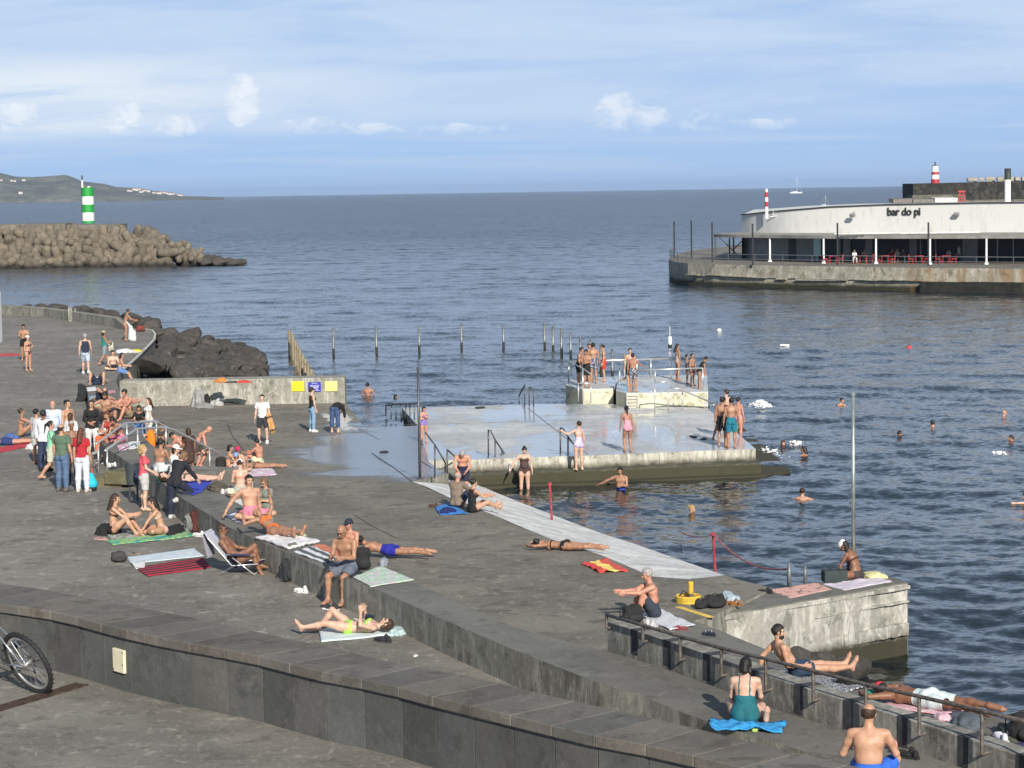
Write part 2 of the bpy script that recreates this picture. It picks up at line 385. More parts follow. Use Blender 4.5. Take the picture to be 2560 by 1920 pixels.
# white wave-washed patch beside the sign wall
wpch = [(862,1008),(912,1069),(940,1090),(905,1098),(850,1100),(830,1070),(800,1050),(790,1028),(820,1015)]
def washed(name, pts, col_, surf='D', dz=.004):
    m, b, p = newmat(name+'_lime'); t = b.add('ShaderNodeTexCoord'); nz = b.noise(t.outputs['Object'], .9, 6, .65, sc=(1, .4, 1))
    tr = b.add('ShaderNodeBsdfTransparent'); mx = b.add('ShaderNodeMixShader')
    at = b.add('ShaderNodeAttribute', attribute_name='edge')
    f = b.mr(b.m('ADD', nz.outputs[0], b.m('MULTIPLY', at.outputs['Fac'], .35)), .52, .66)
    p.inputs['Base Color'].default_value = (*col_, 1); p.inputs['Roughness'].default_value = .55
    b.l.new(f, mx.inputs[0]); b.l.new(tr.outputs[0], mx.inputs[1]); b.l.new(p.outputs[0], mx.inputs[2])
    b.l.new(mx.outputs[0], [x for x in b.n if x.type == 'OUTPUT_MATERIAL'][0].inputs[0])
    V = [S(surf, *q)+Vector((0, 0, dz)) for q in pts]; c = sum(V, Vector())/len(V)
    me = bpy.data.meshes.new(name); me.from_pydata([tuple(c)]+[tuple(v) for v in V], [], [(0, i+1, (i+1) % len(V)+1) for i in range(len(V))])
    a = me.attributes.new('edge', 'FLOAT', 'POINT'); a.data.foreach_set('value', [1.0]+[-.4]*len(V))
    return struct(link(me, name, m))
washed('salt_patch', wpch, (.62, .62, .60))
# ------------------------------------------------------------------ sign wall
a, b_ = Wd(300, 1017), Wd(863, 1007)
d = (b_-a).normalized(); nrm = Vector((-d.y, d.x, 0))
if nrm.y < 0: nrm = -nrm
t0 = [Vector((q.x, q.y, 1.88)) for q in (a, b_, b_+nrm*1.3, a+nrm*1.3)]
t0[1] = t0[1]+Vector((0, 0, 0))
mb = MB(); mb.prism(t0, -1.2)
sw = mb.build('sign_wall', mSignW, bevel=.04); tag(sw, 'mossy streaked concrete wall with three notice boards at its seaward end', 'wall')
def signboard(px0, px1, py0, py1, c, ink, label):
    xw = a.lerp(b_, ((px0+px1)/2-300)/(863-300.)); A0 = xw-nrm*.04; tt = ray((px0+px1)/2, 1000); A0 = xw+(b_-a).normalized()*((tt.x/tt.y*xw.y-xw.x)/(b_-a).normalized().x)-nrm*.04
    s = FOC/A0.y; w = (px1-px0)/s; h = (py1-py0)/s; zc = Yp((px0+px1)/2, (py0+py1)/2, A0.y).z
    e = empty('notice_board', A0+Vector((0, 0, zc-A0.z-h/2)), label, 'sign', 'notice boards on the mossy wall')
    Mx = rotM(math.atan2(d.y, d.x)); c0 = Vector((A0.x, A0.y, zc))
    b = MB(); b.box(c0, (w, .03, h), Mx); b.build('board', M(c, .4, var=.05, name='enamel'), e, bevel=.004)
    b = MB(); r_ = random.Random(px0)
    for k in range(8):
        if k == 1: continue
        lw = w*r_.uniform(.45, .8); b.box(c0+Mx @ Vector((0, -.018, h*(.38-k*.11))), (lw, .006, h*.035), Mx)
    b.build('lettering', M(ink, .5, name='ink'), e)
signboard(730, 761, 953, 978, (.85, .72, .02), (.22, .18, .02), 'bright yellow notice board, leftmost of the three on the mossy wall')
signboard(772, 803, 955, 979, (.02, .03, .35), (.75, .75, .8), 'blue notice board with white lettering between the two yellow ones')
signboard(813, 844, 953, 978, (.80, .74, .25), (.30, .28, .10), 'pale yellow notice board nearest the wall end')
# ------------------------------------------------------------------ bathing platform
pt = [(1005,1020),(1340,1010),(1560,1010),(1700,1014),(1770,1022),(1889,1122),(1700,1129),(1478,1139),(1330,1143),(1221,1148),(1071,1152),(1042,1062)]
P_ = poly(pt, ZP)
mb = MB(); mb.prism(P_, .30, 0, 1)
struct(mb.build('bathing_platform', [mPlat, mPlatF], tri=True))
def ledge(pts, z, zb, name, mat=mPlatF):
    mb = MB(); mb.prism(poly(pts, z), zb); return struct(mb.build(name, mat, tri=True))
q = [Wp(a, b, .8) for a, b in ((1071,1152),(1221,1148),(1330,1143),(1478,1139),(1700,1129),(1889,1122))]
def off(line, dy, dx=0, z=.4): return [Vector((p.x+dx, p.y+dy, z)) for p in line]
mb = MB(); mb.prism(off(q, -.75, .1, .40)+[Vector((q[-1].x+.05, q[-1].y+4, .40)), Vector((q[0].x+1.4, q[0].y+4, .40))], .05); struct(mb.build('platform_step', mPlatF, tri=True))
rr = Wp(1770, 1022, .8)
mb = MB(); mb.prism(off(q, -1.25, .2, .05)+[Vector((q[-1].x+1.2, q[-1].y+.2, .05)), Vector((rr.x+1.4, rr.y, .02)), Vector((q[0].x+1.4, q[0].y+4, .12))], -2); struct(mb.build('submerged_step', mPlatF, tri=True))
# pale concrete under the shallows between deck and platform
mb = MB(); mb.prism([Wp(*a, .57) for a in ((1008,1022),(1047,1066),(1080,1150),(1880,1120),(1766,1024),(1500,1012))], -2); struct(mb.build('platform_base', mSide, tri=True))
# stairs down to the water from the deck corner
for k, (za, dx) in enumerate(((.55, 0), (.28, .5), (.0, 1.0))):
    c = Wp(1120, 1165, za); mb = MB(); mb.box((c.x+dx, c.y-.6, za-.25), (1.1, 2.6, .5), rotM(R(-20))); struct(mb.build('water_stair', mPlatF))
# ------------------------------------------------------------------ diving blocks
def block(pts, side_pts, name, label):
    T_ = poly(pts, ZU); mb = MB(); mb.prism(T_, .3, 0, 1)
    o = mb.build(name, [mPlat, mUpF], tri=True, bevel=.02); return tag(o, label, 'platform', 'diving blocks')
block([(1457,973),(1533,971),(1545,952),(1562,940),(1430,946),(1414,962)], None, 'diving_block', 'left limewashed concrete diving block with boys standing at its rail')
block([(1566,982),(1664,981),(1770,980),(1768,938),(1580,938),(1542,960),(1540,977)], None, 'diving_block', 'right and longer limewashed diving block with rails along its top')
# ladder plate on the right block's face
c = Yp(1581, 1002, Wp(1581, 982, ZU).y-.03); mb = MB()
for dx in (-.22, .22): mb.box(c+Vector((dx, 0, 0)), (.04, .04, .5))
for k in range(4): mb.box(c+Vector((0, 0, -.18+.13*k)), (.44, .03, .035))
tag(mb.build('wall_ladder', M((.45, .42, .42), .5, .3, name='ladder')), 'short ladder fixed to the face of the right diving block', 'ladder')
# ------------------------------------------------------------------ pier block and the flat platform beside it
pn = [(1735,1551),(1782,1539),(1900,1522),(1999,1503),(2135,1481),(2234,1461),(2271,1456)]
PN = [Wp(a, b, 1.42) for a, b in pn]; PB = [Wp(a, b, 1.42) for a, b in ((2240,1444),(2198,1440),(2080,1450),(1934,1472),(1811,1472))]
mb = MB(); mb.prism(PN+PB+[Wp(1750, 1500, 1.42)], -2, 0, 1)
pier = mb.build('pier_block', [mBench, mPier], tri=True, bevel=.03); tag(pier, 'blocky pale streaked concrete pier end standing in the water', 'pier')
# pale lip and ledge on the pier face
dirp = (PN[-1]-PN[1]).normalized(); nx = Vector((dirp.y, -dirp.x, 0))
for (z0, z1, t0_, t1_, pr) in ((1.31, 1.38, 0, .995, .012), (.35, .60, .64, .985, .03), (1.03, 1.06, .5, .99, .012)):
    mb = MB()
    for k in range(12):
        u0, u1 = t0_+(t1_-t0_)*k/12, t0_+(t1_-t0_)*(k+1)/12
        L = (PN[-1]-PN[1]); a0 = PN[1]+L*u0; a1 = PN[1]+L*u1; c = (a0+a1)/2+nx*pr*.5
        jz = random.uniform(-.01, .01)
        mb.box((c.x, c.y, (z0+z1)/2+jz), ((a1-a0).length+.004, pr+.12, z1-z0), rotM(math.atan2(dirp.y, dirp.x)))
    mb.build('ledge', mPier, pier)
# ------------------------------------------------------------------ rail wall with rail
rt = [(1518,1553),(1700,1613),(1888,1679),(1983,1711),(2110,1750),(2256,1794),(2414,1845),(2560,1892),(2800,1970)]
RT = [Wp(a, b, 2.95) for a, b in rt]
rd = [(RT[min(i+1, len(RT)-1)]-RT[max(i-1, 0)]).normalized() for i in range(len(RT))]
rn = [Vector((-v.y, v.x, 0)) for v in rd]; rn = [v if v.x > 0 else -v for v in rn]
mb = MB(); mb.prism(RT+[p+v*.32 for p, v in zip(RT, rn)][::-1], .4, 0, 1)
rw = mb.build('rail_wall', [mRailW, mRailW], tri=True, bevel=.012); tag(rw, 'stained concrete wall carrying the dark handrail along the walkway', 'wall')
# dark patches across the face and top of the rail wall
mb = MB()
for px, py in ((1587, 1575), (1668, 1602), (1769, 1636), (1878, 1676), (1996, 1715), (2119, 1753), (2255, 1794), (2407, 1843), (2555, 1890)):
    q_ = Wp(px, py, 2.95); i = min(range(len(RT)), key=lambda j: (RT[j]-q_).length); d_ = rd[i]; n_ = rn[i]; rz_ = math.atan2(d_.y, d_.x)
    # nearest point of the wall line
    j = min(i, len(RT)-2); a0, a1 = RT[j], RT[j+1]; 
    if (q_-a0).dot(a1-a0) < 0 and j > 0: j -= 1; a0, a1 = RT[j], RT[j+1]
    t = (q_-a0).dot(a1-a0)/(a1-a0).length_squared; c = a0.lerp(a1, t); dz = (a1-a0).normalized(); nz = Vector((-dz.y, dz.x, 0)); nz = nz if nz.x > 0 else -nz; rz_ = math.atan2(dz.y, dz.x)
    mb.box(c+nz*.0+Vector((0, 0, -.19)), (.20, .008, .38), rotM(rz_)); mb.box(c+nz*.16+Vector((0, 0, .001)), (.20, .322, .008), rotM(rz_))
mb.build('dark_patch', M((.045, .047, .05), .85, var=.3, name='patch_dark'), rw)
# walkway surface
ko = [(1735,1551),(1800,1577),(1927,1628),(2000,1660),(2075,1682),(2195,1716),(2290,1742),(2480,1790),(2560,1815),(2700,1850)]
KO = [Wk(a, b) for a, b in ko]
KI = [Vector((p.x+v.x*.2, p.y+v.y*.2, walkz(p.x, p.y))) for p, v in zip(RT, rn)]
KI[0].z = walkz(KI[0].x, KI[0].y)
start = [Vector((3.2, 34.8, deckz(36))), Wd(1640, 1600)]
mb = MB(); tp = KO+KI[::-1]
# triangulated strip so that the slope follows the wall
ntop = []
for k in range(len(KI)):
    j = min(range(len(KO)), key=lambda i: (KO[i]-KI[k]).length)
mb.prism(tp, -1.5, 0, 1)
struct(mb.build('walkway', [mBench, mSide], tri=True))
mb = MB(); 
q4 = [Wd(1735, 1551)+Vector((0, 0, .0)), KO[1], KI[0], Vector((RT[0].x+.1, RT[0].y+2.5, deckz(RT[0].y+2.5)-.02)), Wd(1560, 1560)-Vector((0, 0, .02))]
mb.q(q4, [(0, 1, 2, 3, 4)]); struct(mb.build('walkway_ramp', mBench, tri=True))
# ------------------------------------------------------------------ foreground wall, coping, pavement
kn = [(-500,1410),(-200,1480),(0,1510),(147,1532),(313,1575),(470,1607),(640,1638),(790,1676),(953,1707),(1079,1740),(1280,1789),(1500,1842),(1645,1868),(1900,1930),(2300,2030),(2700,2130)]
kf = [(-500,1350),(-200,1418),(0,1450),(78,1466),(345,1519),(514,1550),(640,1579),(830,1620),(1000,1660),(1204,1696),(1280,1717),(1500,1767),(1717,1815),(1815,1842),(2000,1890),(2300,1975),(2800,2100)]
ZK = 5.51
def smooth_line(pts, step):
    """Catmull-Rom resample of a world polyline at equal arc length"""
    P4 = np.array([tuple(p) for p in pts]); out = []
    for i in range(len(P4)-1):
        p0, p1, p2, p3 = P4[max(i-1, 0)], P4[i], P4[i+1], P4[min(i+2, len(P4)-1)]
        for t in np.linspace(0, 1, 12, endpoint=False):
            out.append(.5*((2*p1)+(-p0+p2)*t+(2*p0-5*p1+4*p2-p3)*t*t+(-p0+3*p1-3*p2+p3)*t**3))
    out.append(P4[-1]); out = np.array(out)
    s = np.r_[0, np.cumsum(np.linalg.norm(np.diff(out, axis=0), axis=1))]
    n_ = max(2, int(round(s[-1]/step))+1); ss = np.linspace(0, s[-1], n_)
    return [Vector([np.interp(x, s, out[:, k]) for k in range(3)]) for x in ss]
kN = smooth_line(poly(kn, ZK), .47)
kfl = smooth_line(poly(kf, ZK), .1)
kF = []
for i, p in enumerate(kN):
    d0 = (kN[min(i+1, len(kN)-1)]-kN[max(i-1, 0)]).normalized(); n0 = Vector((-d0.y, d0.x, 0)); n0 = n0 if n0.y > 0 else -n0
    best = min(kfl, key=lambda o: abs((o-p).normalized().dot(d0))*(1 if (o-p).dot(n0) > 0 else 9)+.02*(o-p).length)
    w = min(.85, max(.6, (best-p).length)); kF.append(p+n0*w)
def tinted(me, per):
    a = me.color_attributes.new('tint', 'FLOAT_COLOR', 'CORNER'); dat = []
    for pi, po in enumerate(me.polygons):
        t = per[min(pi, len(per)-1)]
        for _ in po.loop_indices: dat += [t[0], t[1], t[2], 1]
    a.data.foreach_set('color', dat)
def seg_wall(name, near, far_, z0, z1, gap, mat, spread, bev, push=0.0, skipn=1, parent=None):
    b = MB(); cols = []
    for i in range(0, len(near)-1, skipn):
        j = min(i+skipn, len(near)-1)
        a0, a1, c0, c1 = near[i], near[j], far_[i], far_[j]
        d0 = (a1-a0).normalized(); g = d0*gap/2; nn_ = Vector((-d0.y, d0.x, 0)); nn_ = nn_ if nn_.y > 0 else -nn_
        tp_ = [a0+g+nn_*push, a1-g+nn_*push, c1-g, c0+g]
        tp_ = [Vector((v.x, v.y, z1)) for v in tp_]; n0 = len(b.f); b.prism(tp_, z0)
        v = random.uniform(1-spread, 1+spread); w = random.uniform(-.04, .05)
        cols += [(v+w, v, v-w*.6)]*(len(b.f)-n0)
    me = bpy.data.meshes.new(name); me.from_pydata(b.v, [], b.f)
    bm = bmesh.new(); bm.from_mesh(me)
    lay = bm.loops.layers.float_color.new('tint')
    for f, c in zip(bm.faces, cols):
        for l in f.loops: l[lay] = (*c, 1)
    if bev:
        bmesh.ops.bevel(bm, geom=[e for e in bm.edges if len(e.link_faces) == 2 and abs(e.calc_face_angle(0)) > .5 and max(v.co.z for v in e.verts) > z1-.001], offset=bev, segments=1, affect='EDGES')
    bmesh.ops.recalc_face_normals(bm, faces=bm.faces); bm.to_mesh(me); bm.free()
    return link(me, name, mat, parent)
fw = empty('seafront_wall', (0, 20, 4.9), 'curved grey panelled concrete wall with broad brown coping across the foreground', 'wall')
nearw = [p+(f-p).normalized()*.035 for p, f in zip(kN, kF)]
seg_wall('panel', nearw, kF, 4.88, 5.405, .013, mPanel, .20, 0, parent=fw)
seg_wall('mortar_line', [p+(f-p).normalized()*.028 for p, f in zip(kN, kF)], kF, 5.405, 5.425, 0, M((.15, .14, .125), .9, var=.4, scale=14, name='mortar'), 0, 0, parent=fw)
seg_wall('coping', kN, kF, 5.425, ZK, .002, mCope, .15, .007, parent=fw)
mb = MB(); core = [p+(f-p).normalized()*.06 for p, f in zip(kN, kF)]
mb.prism([Vector((v.x, v.y, 5.49)) for v in core+[f-(f-p).normalized()*.02 for p, f in zip(kN, kF)][::-1]], 1.5); mb.build('core', mJ, fw, tri=True)
pv = [Vector((p.x, p.y, 4.9)) for p in nearw]
mb = MB(); mb.prism([v+Vector((0, .1, 0)) for v in pv]+[Vector((12, 2, 4.9)), Vector((-14, 2, 4.9))], 4.0); struct(mb.build('pavement', mPave, tri=True))
# drain channel with rusty grate
ga, gb = Wp(-60, 1790, 4.9), Wp(206, 1712, 4.9); d = gb-ga; L = d.length; c = (ga+gb)/2; rz = math.atan2(d.y, d.x)
e = empty('drain_grate', c, 'rusty slotted drain grate let into the pavement below the bicycle wheel', 'drain')
b = MB(); b.box(c+Vector((0, 0, .006)), (L, .02, .012), rotM(rz))
for s_ in (-1, 1): b.box(c+rotM(rz) @ Vector((0, s_*.065, 0))+Vector((0, 0, .008)), (L, .025, .016), rotM(rz))
b.build('frame', M((.07, .05, .038), .8, .3, .4, 8, name='rust'), e)
b = MB(); n = int(L/.035)
for k in range(n): b.box(c+rotM(rz) @ Vector((-L/2+(k+.5)*L/n, 0, 0))+Vector((0, 0, .007)), (.016, .12, .012), rotM(rz))
b.build('slats', M((.075, .05, .036), .8, .3, .4, 30, name='rust'), e)
b = MB(); b.box(c+Vector((0, 0, .002)), (L, .13, .004), rotM(rz)); b.build('channel', mJ, e)
# the cream inspection plate on the wall
pc = Wp(301, 1583, 5.51)
i0 = min(range(len(kN)), key=lambda i: (nearw[i]-Yp(301, 1650, 21.6)).length)
d0 = (kN[i0+1]-kN[i0-1]).normalized(); rz = math.atan2(d0.y, d0.x); nn_ = Vector((d0.y, -d0.x, 0)); nn_ = nn_ if nn_.y < 0 else -nn_
pc = Yp(301, 1651, nearw[i0].y) 
# slide onto the wall plane
pn_ = nearw[i0]; dd = ray(301, 1651); cam0 = Vector((0, 0, CAMZ)); t_ = (pn_-cam0).dot(nn_)/dd.dot(nn_); pc = cam0+dd*t_+nn_*.012
e = empty('cover_plate', pc, 'cream square service cover on the dark panelled foreground wall', 'cover')
b = MB(); b.box(pc, (.205, .03, .225), rotM(rz)); b.build('plate', M((.72, .66, .47), .6, var=.05, name='cream_plastic'), e, bevel=.006)
b = MB()
for sx_, sz_ in ((.085, .09), (.085, -.03), (-.085, -.09)): b.box(pc+rotM(rz) @ Vector((sx_, -.017, sz_)), (.012, .006, .012), rotM(rz))
b.build('screw', mJ, e)
# steps beside the bench wall
e = None
for k, (za, pxy, sz_) in enumerate(((2.22, (292, 1192), (1.15, 1.5)), (2.42, (326, 1176), (.75, 1.3)))):
    c = Wp(pxy[0], pxy[1], za); mb = MB(); mb.box((c.x, c.y+.4, za-.16), (sz_[0], 1.6, .34), rotM(R(-24))); struct(mb.build('stone_step', mStep, bevel=.02))
# steps down to the deck on the far side
for k in range(3):
    c = Wp(470+k*22, 1165+k*14, ZB-.3*k); z = ZB-.22-.35*k; mb = MB(); mb.box((c.x+.2, c.y+1.0, z-.5), (1.5-.1*k, 1.4, 1.0), rotM(R(-24))); struct(mb.build('stone_step', mT, bevel=.015))
# ================================================================== sea
def make_sea():
    ys = [27.]; 
    while ys[-1] < 460: ys.append(ys[-1]*(1+.0036))
    ys = np.array(ys); us = np.linspace(-.30, .30, 520)
    Y, U = np.meshgrid(ys, us, indexing='ij'); X = U*Y
    rng = np.random.default_rng(3); Z = np.zeros_like(X); res = np.maximum(Y*.0036, Y*.0012*1.0)
    for k in range(90):
        lam = .45*(30/.45)**rng.random(); th = rng.normal(math.pi*.5, .62) if lam < 7 else rng.normal(math.pi*.47, .25)
        kk = 2*math.pi/lam; slope = .029 if lam < 1.8 else (.016 if lam < 4.5 else .004)
        amp = slope/kk; ph = rng.random()*6.283
        w = np.clip((lam/res-2.6)/3., 0, 1)
        # sheltered harbour: smaller waves near the camera than outside
        arg = kk*(X*math.cos(th)+Y*math.sin(th))+ph+.6*np.sin(.31*kk*(X*math.sin(th)-Y*math.cos(th))+ph*2)
        Z += amp*w*(np.sin(arg)+.25*np.cos(2*arg))
    edge = np.minimum(np.clip((.30-np.abs(U))/.02, 0, 1), np.clip((460-Y)/60, 0, 1))
    Z = Z*edge-.02
    ny, nx_ = X.shape
    co = np.stack([X, Y, Z], -1).reshape(-1, 3)
    idx = np.arange(ny*nx_).reshape(ny, nx_)
    F = np.stack([idx[:-1, :-1], idx[:-1, 1:], idx[1:, 1:], idx[1:, :-1]], -1).reshape(-1, 4)
    n0 = len(co); y1 = ys[-1]; a = .30
    ext = [(-a*27, 27, -.02), (a*27, 27, -.02), (-a*y1, y1, -.02), (a*y1, y1, -.02), (-22000, 27, -.02), (22000, 27, -.02), (-22000, y1, -.02), (22000, y1, -.02), (-22000, 40000, -.02), (22000, 40000, -.02), (-22000, -300, -.02), (22000, -300, -.02)]
    co = np.vstack([co, ext])
    F2 = [(n0+4, n0+0, n0+2, n0+6), (n0+1, n0+5, n0+7, n0+3), (n0+6, n0+7, n0+9, n0+8), (n0+10, n0+11, n0+5, n0+4)]
    F = np.vstack([F, F2])
    me = bpy.data.meshes.new('sea'); me.vertices.add(len(co)); me.vertices.foreach_set('co', co.ravel())
    me.loops.add(F.size); me.loops.foreach_set('vertex_index', F.ravel().astype(np.int32))
    me.polygons.add(len(F)); me.polygons.foreach_set('loop_start', np.arange(0, F.size, 4, dtype=np.int32)); me.update()
    m, b, p = newmat('sea_water'); t = b.add('ShaderNodeTexCoord'); P = t.outputs['Object']
    geo = b.add('ShaderNodeNewGeometry')
    sp = b.add('ShaderNodeSeparateXYZ'); b.l.new(P, sp.inputs[0]); yy = sp.outputs[1]
    def slopes(scale, detail, k, sc=(1, 1, 1)):
        n = b.noise(P, scale, detail, .6, sc=sc, dist=.3)
        v = b.add('ShaderNodeVectorMath', operation='SUBTRACT'); b.l.new(n.outputs['Color'], v.inputs[0]); v.inputs[1].default_value = (.5, .5, .5)
        w = b.add('ShaderNodeVectorMath', operation='MULTIPLY'); b.l.new(v.outputs[0], w.inputs[0])
        if isinstance(k, tuple): w.inputs[1].default_value = k
        else:
            cb = b.add('ShaderNodeCombineXYZ'); b.l.new(k, cb.inputs[0]); b.l.new(k, cb.inputs[1]); b.l.new(cb.outputs[0], w.inputs[1])
        return w.outputs[0]
    gust = b.noise(P, .02, 3, .6, sc=(1, .35, 1))
    near = b.m('MULTIPLY', b.mr(yy, 60, 420, .42, .85, False), b.mr(gust.outputs[0], .3, .7, .75, 1.25))
    s1 = slopes(4.6, 3, near, (.8, 1, 1)); 
    farK = b.m('MULTIPLY', b.mr(yy, 90, 330, .0, .80, False), b.mr(gust.outputs[0], .3, .7, .7, 1.3))
    s2 = slopes(.8, 3, farK, (.7, .6, 1)); s3 = slopes(.05, 4, b.mr(yy, 200, 5000, 0., .32, False), (.35, .5, 1))
    v = b.add('ShaderNodeVectorMath', operation='ADD'); b.l.new(geo.outputs['Normal'], v.inputs[0]); b.l.new(s1, v.inputs[1])
    v2 = b.add('ShaderNodeVectorMath', operation='ADD'); b.l.new(v.outputs[0], v2.inputs[0]); b.l.new(s2, v2.inputs[1])
    v4 = b.add('ShaderNodeVectorMath', operation='ADD'); b.l.new(v2.outputs[0], v4.inputs[0]); b.l.new(s3, v4.inputs[1])
    v3 = b.add('ShaderNodeVectorMath', operation='NORMALIZE'); b.l.new(v4.outputs[0], v3.inputs[0])
    b.l.new(v3.outputs[0], p.inputs['Normal'])
    deep = b.mix(b.mr(yy, 40, 350), (.006, .013, .017), (.016, .028, .042))
    b.l.new(deep, p.inputs['Base Color']); p.inputs['Roughness'].default_value = .09; p.inputs['IOR'].default_value = 1.333
    b.l.new(b.mr(yy, 100, 500, .10, .26, False), p.inputs['Roughness'])
    o = link(me, 'sea', m, smooth=True); return struct(o)
make_sea()
# ================================================================== noise helper for rocks and hills
def vnoise(P, seed=0):
    """cheap smooth vector noise, P (n,3)"""
    r = np.random.default_rng(seed); out = np.zeros(len(P)); a = 1.
    for o in range(4):
        for _ in range(3):
            d = r.normal(size=3); d /= np.linalg.norm(d); out += a*np.sin(P @ d*(2.2*2**o)+r.random()*6.28)/3
        a *= .5
    return out
def rock_mesh(name, seed, sub=3, flat=.75, amp=.22, facet=True):
    bm = bmesh.new(); bmesh.ops.create_icosphere(bm, subdivisions=sub, radius=1)
    P = np.array([v.co[:] for v in bm.verts]); r = np.random.default_rng(seed)
    s = 1+amp*vnoise(P*1.1, seed)
    P = P*s[:, None]
    for _ in range(7):      # broken planes
        d = r.normal(size=3); d /= np.linalg.norm(d); h = r.uniform(.62, .85)
        e = P @ d-h; P = P-np.outer(np.clip(e, 0, None)*.85, d)
    P += .05*vnoise(P*4.5, seed+50)[:, None]*P
    P[:, 2] *= flat
    for v, q_ in zip(bm.verts, P): v.co = q_
    me = bpy.data.meshes.new(name); bm.to_mesh(me); bm.free(); return me
mRock = concrete('basalt', (.068, .060, .053), (.024, .022, .020), (.16, .145, .13), 1.6, lich=.6, zalgae=(-.1, .45, .6, (.018, .017, .014)), bumpk=.9)
mRockL = concrete('pale_rock', (.26, .22, .20), (.12, .10, .09), (.4, .36, .33), 1.2, lich=.5)
rocks = [rock_mesh('boulder', 20+i) for i in range(7)]
for me in rocks: me.materials.append(mRock)
def put_rock(p, s, i, name='boulder', label='rounded black basalt boulder in the heap of boulders beside the terrace', group='black boulders heaped beside the terrace', cat='boulder', mesh=None):
    o = bpy.data.objects.new(name, mesh or rocks[i % len(rocks)]); col.objects.link(o)
    o.location = p; o.rotation_euler = (random.uniform(-.5, .5), random.uniform(-.5, .5), random.uniform(0, 6.28)); o.scale = (s*random.uniform(.85, 1.25), s*random.uniform(.85, 1.2), s*random.uniform(.7, .95))
    return tag(o, label, cat, group)
def inpoly(x, y, pg):
    r = False; j = len(pg)-1
    for i in range(len(pg)):
        if (pg[i].y > y) != (pg[j].y > y) and x < (pg[j].x-pg[i].x)*(y-pg[i].y)/(pg[j].y-pg[i].y)+pg[i].x: r = not r
        j = i
    return r
rk = [Wp(*a) for a in ((292,948,1.9),(338,899,1.9),(369,868,1.9),(390,845,1.9),(386,820,1.9),(380,790,1.9),(410,780,1.6),(515,815,.9),(600,851,.3),(640,872,0),(652,900,0),(655,948,0),(640,985,0),(560,1004,0),(360,1004,0),(300,1004,.5))]
rimw = [Vector((p.x, p.y)) for p in rim[4:]]
def rimdist(x, y):
    best = 1e9
    for a, b in zip(rimw[:-1], rimw[1:]):
        ab = b-a; t = max(0, min(1, ((x-a.x)*ab.x+(y-a.y)*ab.y)/ab.length_squared)); best = min(best, math.hypot(a.x+ab.x*t-x, a.y+ab.y*t-y))
    return best
placed = []; xs = [p.x for p in rk]; ysr = [p.y for p in rk]; tries = 0
while len(placed) < 292 and tries < 30000:
    tries += 1; x, y = random.uniform(min(xs), max(xs)), random.uniform(min(ysr), max(ysr))
    if not inpoly(x, y, rk): continue
    s = random.choice((.5, .58, .66, .76)) if len(placed) < 190 else random.uniform(.30, .45)
    if any(math.hypot(x-a, y-b) < (s+c)*.60 for a, b, c in placed): continue
    if rimdist(x, y) < s*1.1: continue
    placed.append((x, y, s))
for i, (x, y, s) in enumerate(placed):
    z = max(-.05, 1.95-.30*rimdist(x, y))+random.uniform(-.12, .2); put_rock((x, y, z-.15), s, i)
# boulders behind the parapet
PL = [(Wp(a, b, 2.4)) for a, b in ((-60, 756), (12, 757), (60, 757), (110, 762), (160, 767), (210, 773), (260, 780), (310, 788), (350, 790), (395, 797))]
for i, p in enumerate(PL):
    for k in range(4): put_rock((p.x+random.uniform(-1.2, 1.2), p.y+1.5+k*1.3, 1.95+random.uniform(-.15, .25)-k*.3), random.uniform(.55, .85), i+k)
for (px, py, z) in ((408, 908, 1.3), (448, 928, 1.0), (465, 935, .9), (455, 905, 1.2)):
    pass
pm = rock_mesh('pale_rock', 77, 2); pm.materials.append(mRockL)
for px, py, z, s, lb in ((412, 893, 1.6, .38, 'small pale stone lying on the black boulders nearest the curved rim'), (447, 905, 1.4, .42, 'flat pale stone wedged among the black boulders, left of the pinkish one'), (470, 925, 1.1, .6, 'pinkish grey boulder in front of the black heap')):
    p = Wp(px, py, z); put_rock(p, s, 0, 'pale_rock', lb, 'pale stones among the boulders', 'rock', pm)
# rubble core below the boulders
def bed():
    xs_ = np.arange(min(xs)-1, max(xs)+1, .45); ys_ = np.arange(min(ysr)-1, max(ysr)+1, .6); b = MB(); idx = {}
    for i, x in enumerate(xs_):
        for j, y in enumerate(ys_):
            if inpoly(x, y, rk): idx[i, j] = len(b.v); b.v.append((x, y, max(-.6, 1.15-.28*rimdist(x, y))+.18*math.sin(x*2.3+y)*math.sin(y*1.7-x)))
    for (i, j) in list(idx):
        if all((i+a, j+c) in idx for a, c in ((1, 0), (1, 1), (0, 1))): b.f.append([idx[i, j], idx[i+1, j], idx[i+1, j+1], idx[i, j+1]]); b.mi.append(0)
    struct(b.build('rubble_bed', mRock, smooth=True))
bed()
# rocks in the corner by the pier
for i, (px, py, z, s, lb) in enumerate(((2050, 1660, .35, .42, 'dark rock in the shade at the foot of the pier'), (2118, 1676, .1, .46, 'rounded dark rock standing in the water below the striped towel'), (1995, 1652, .4, .36, 'dark rock tucked behind the reclining man'), (2180, 1698, -.2, .36, 'low wet rock just above the water beyond the red cap'))):
    p = Wp(px, py, z); put_rock(p, s, i+3, 'shore_rock', lb, None, 'rock')
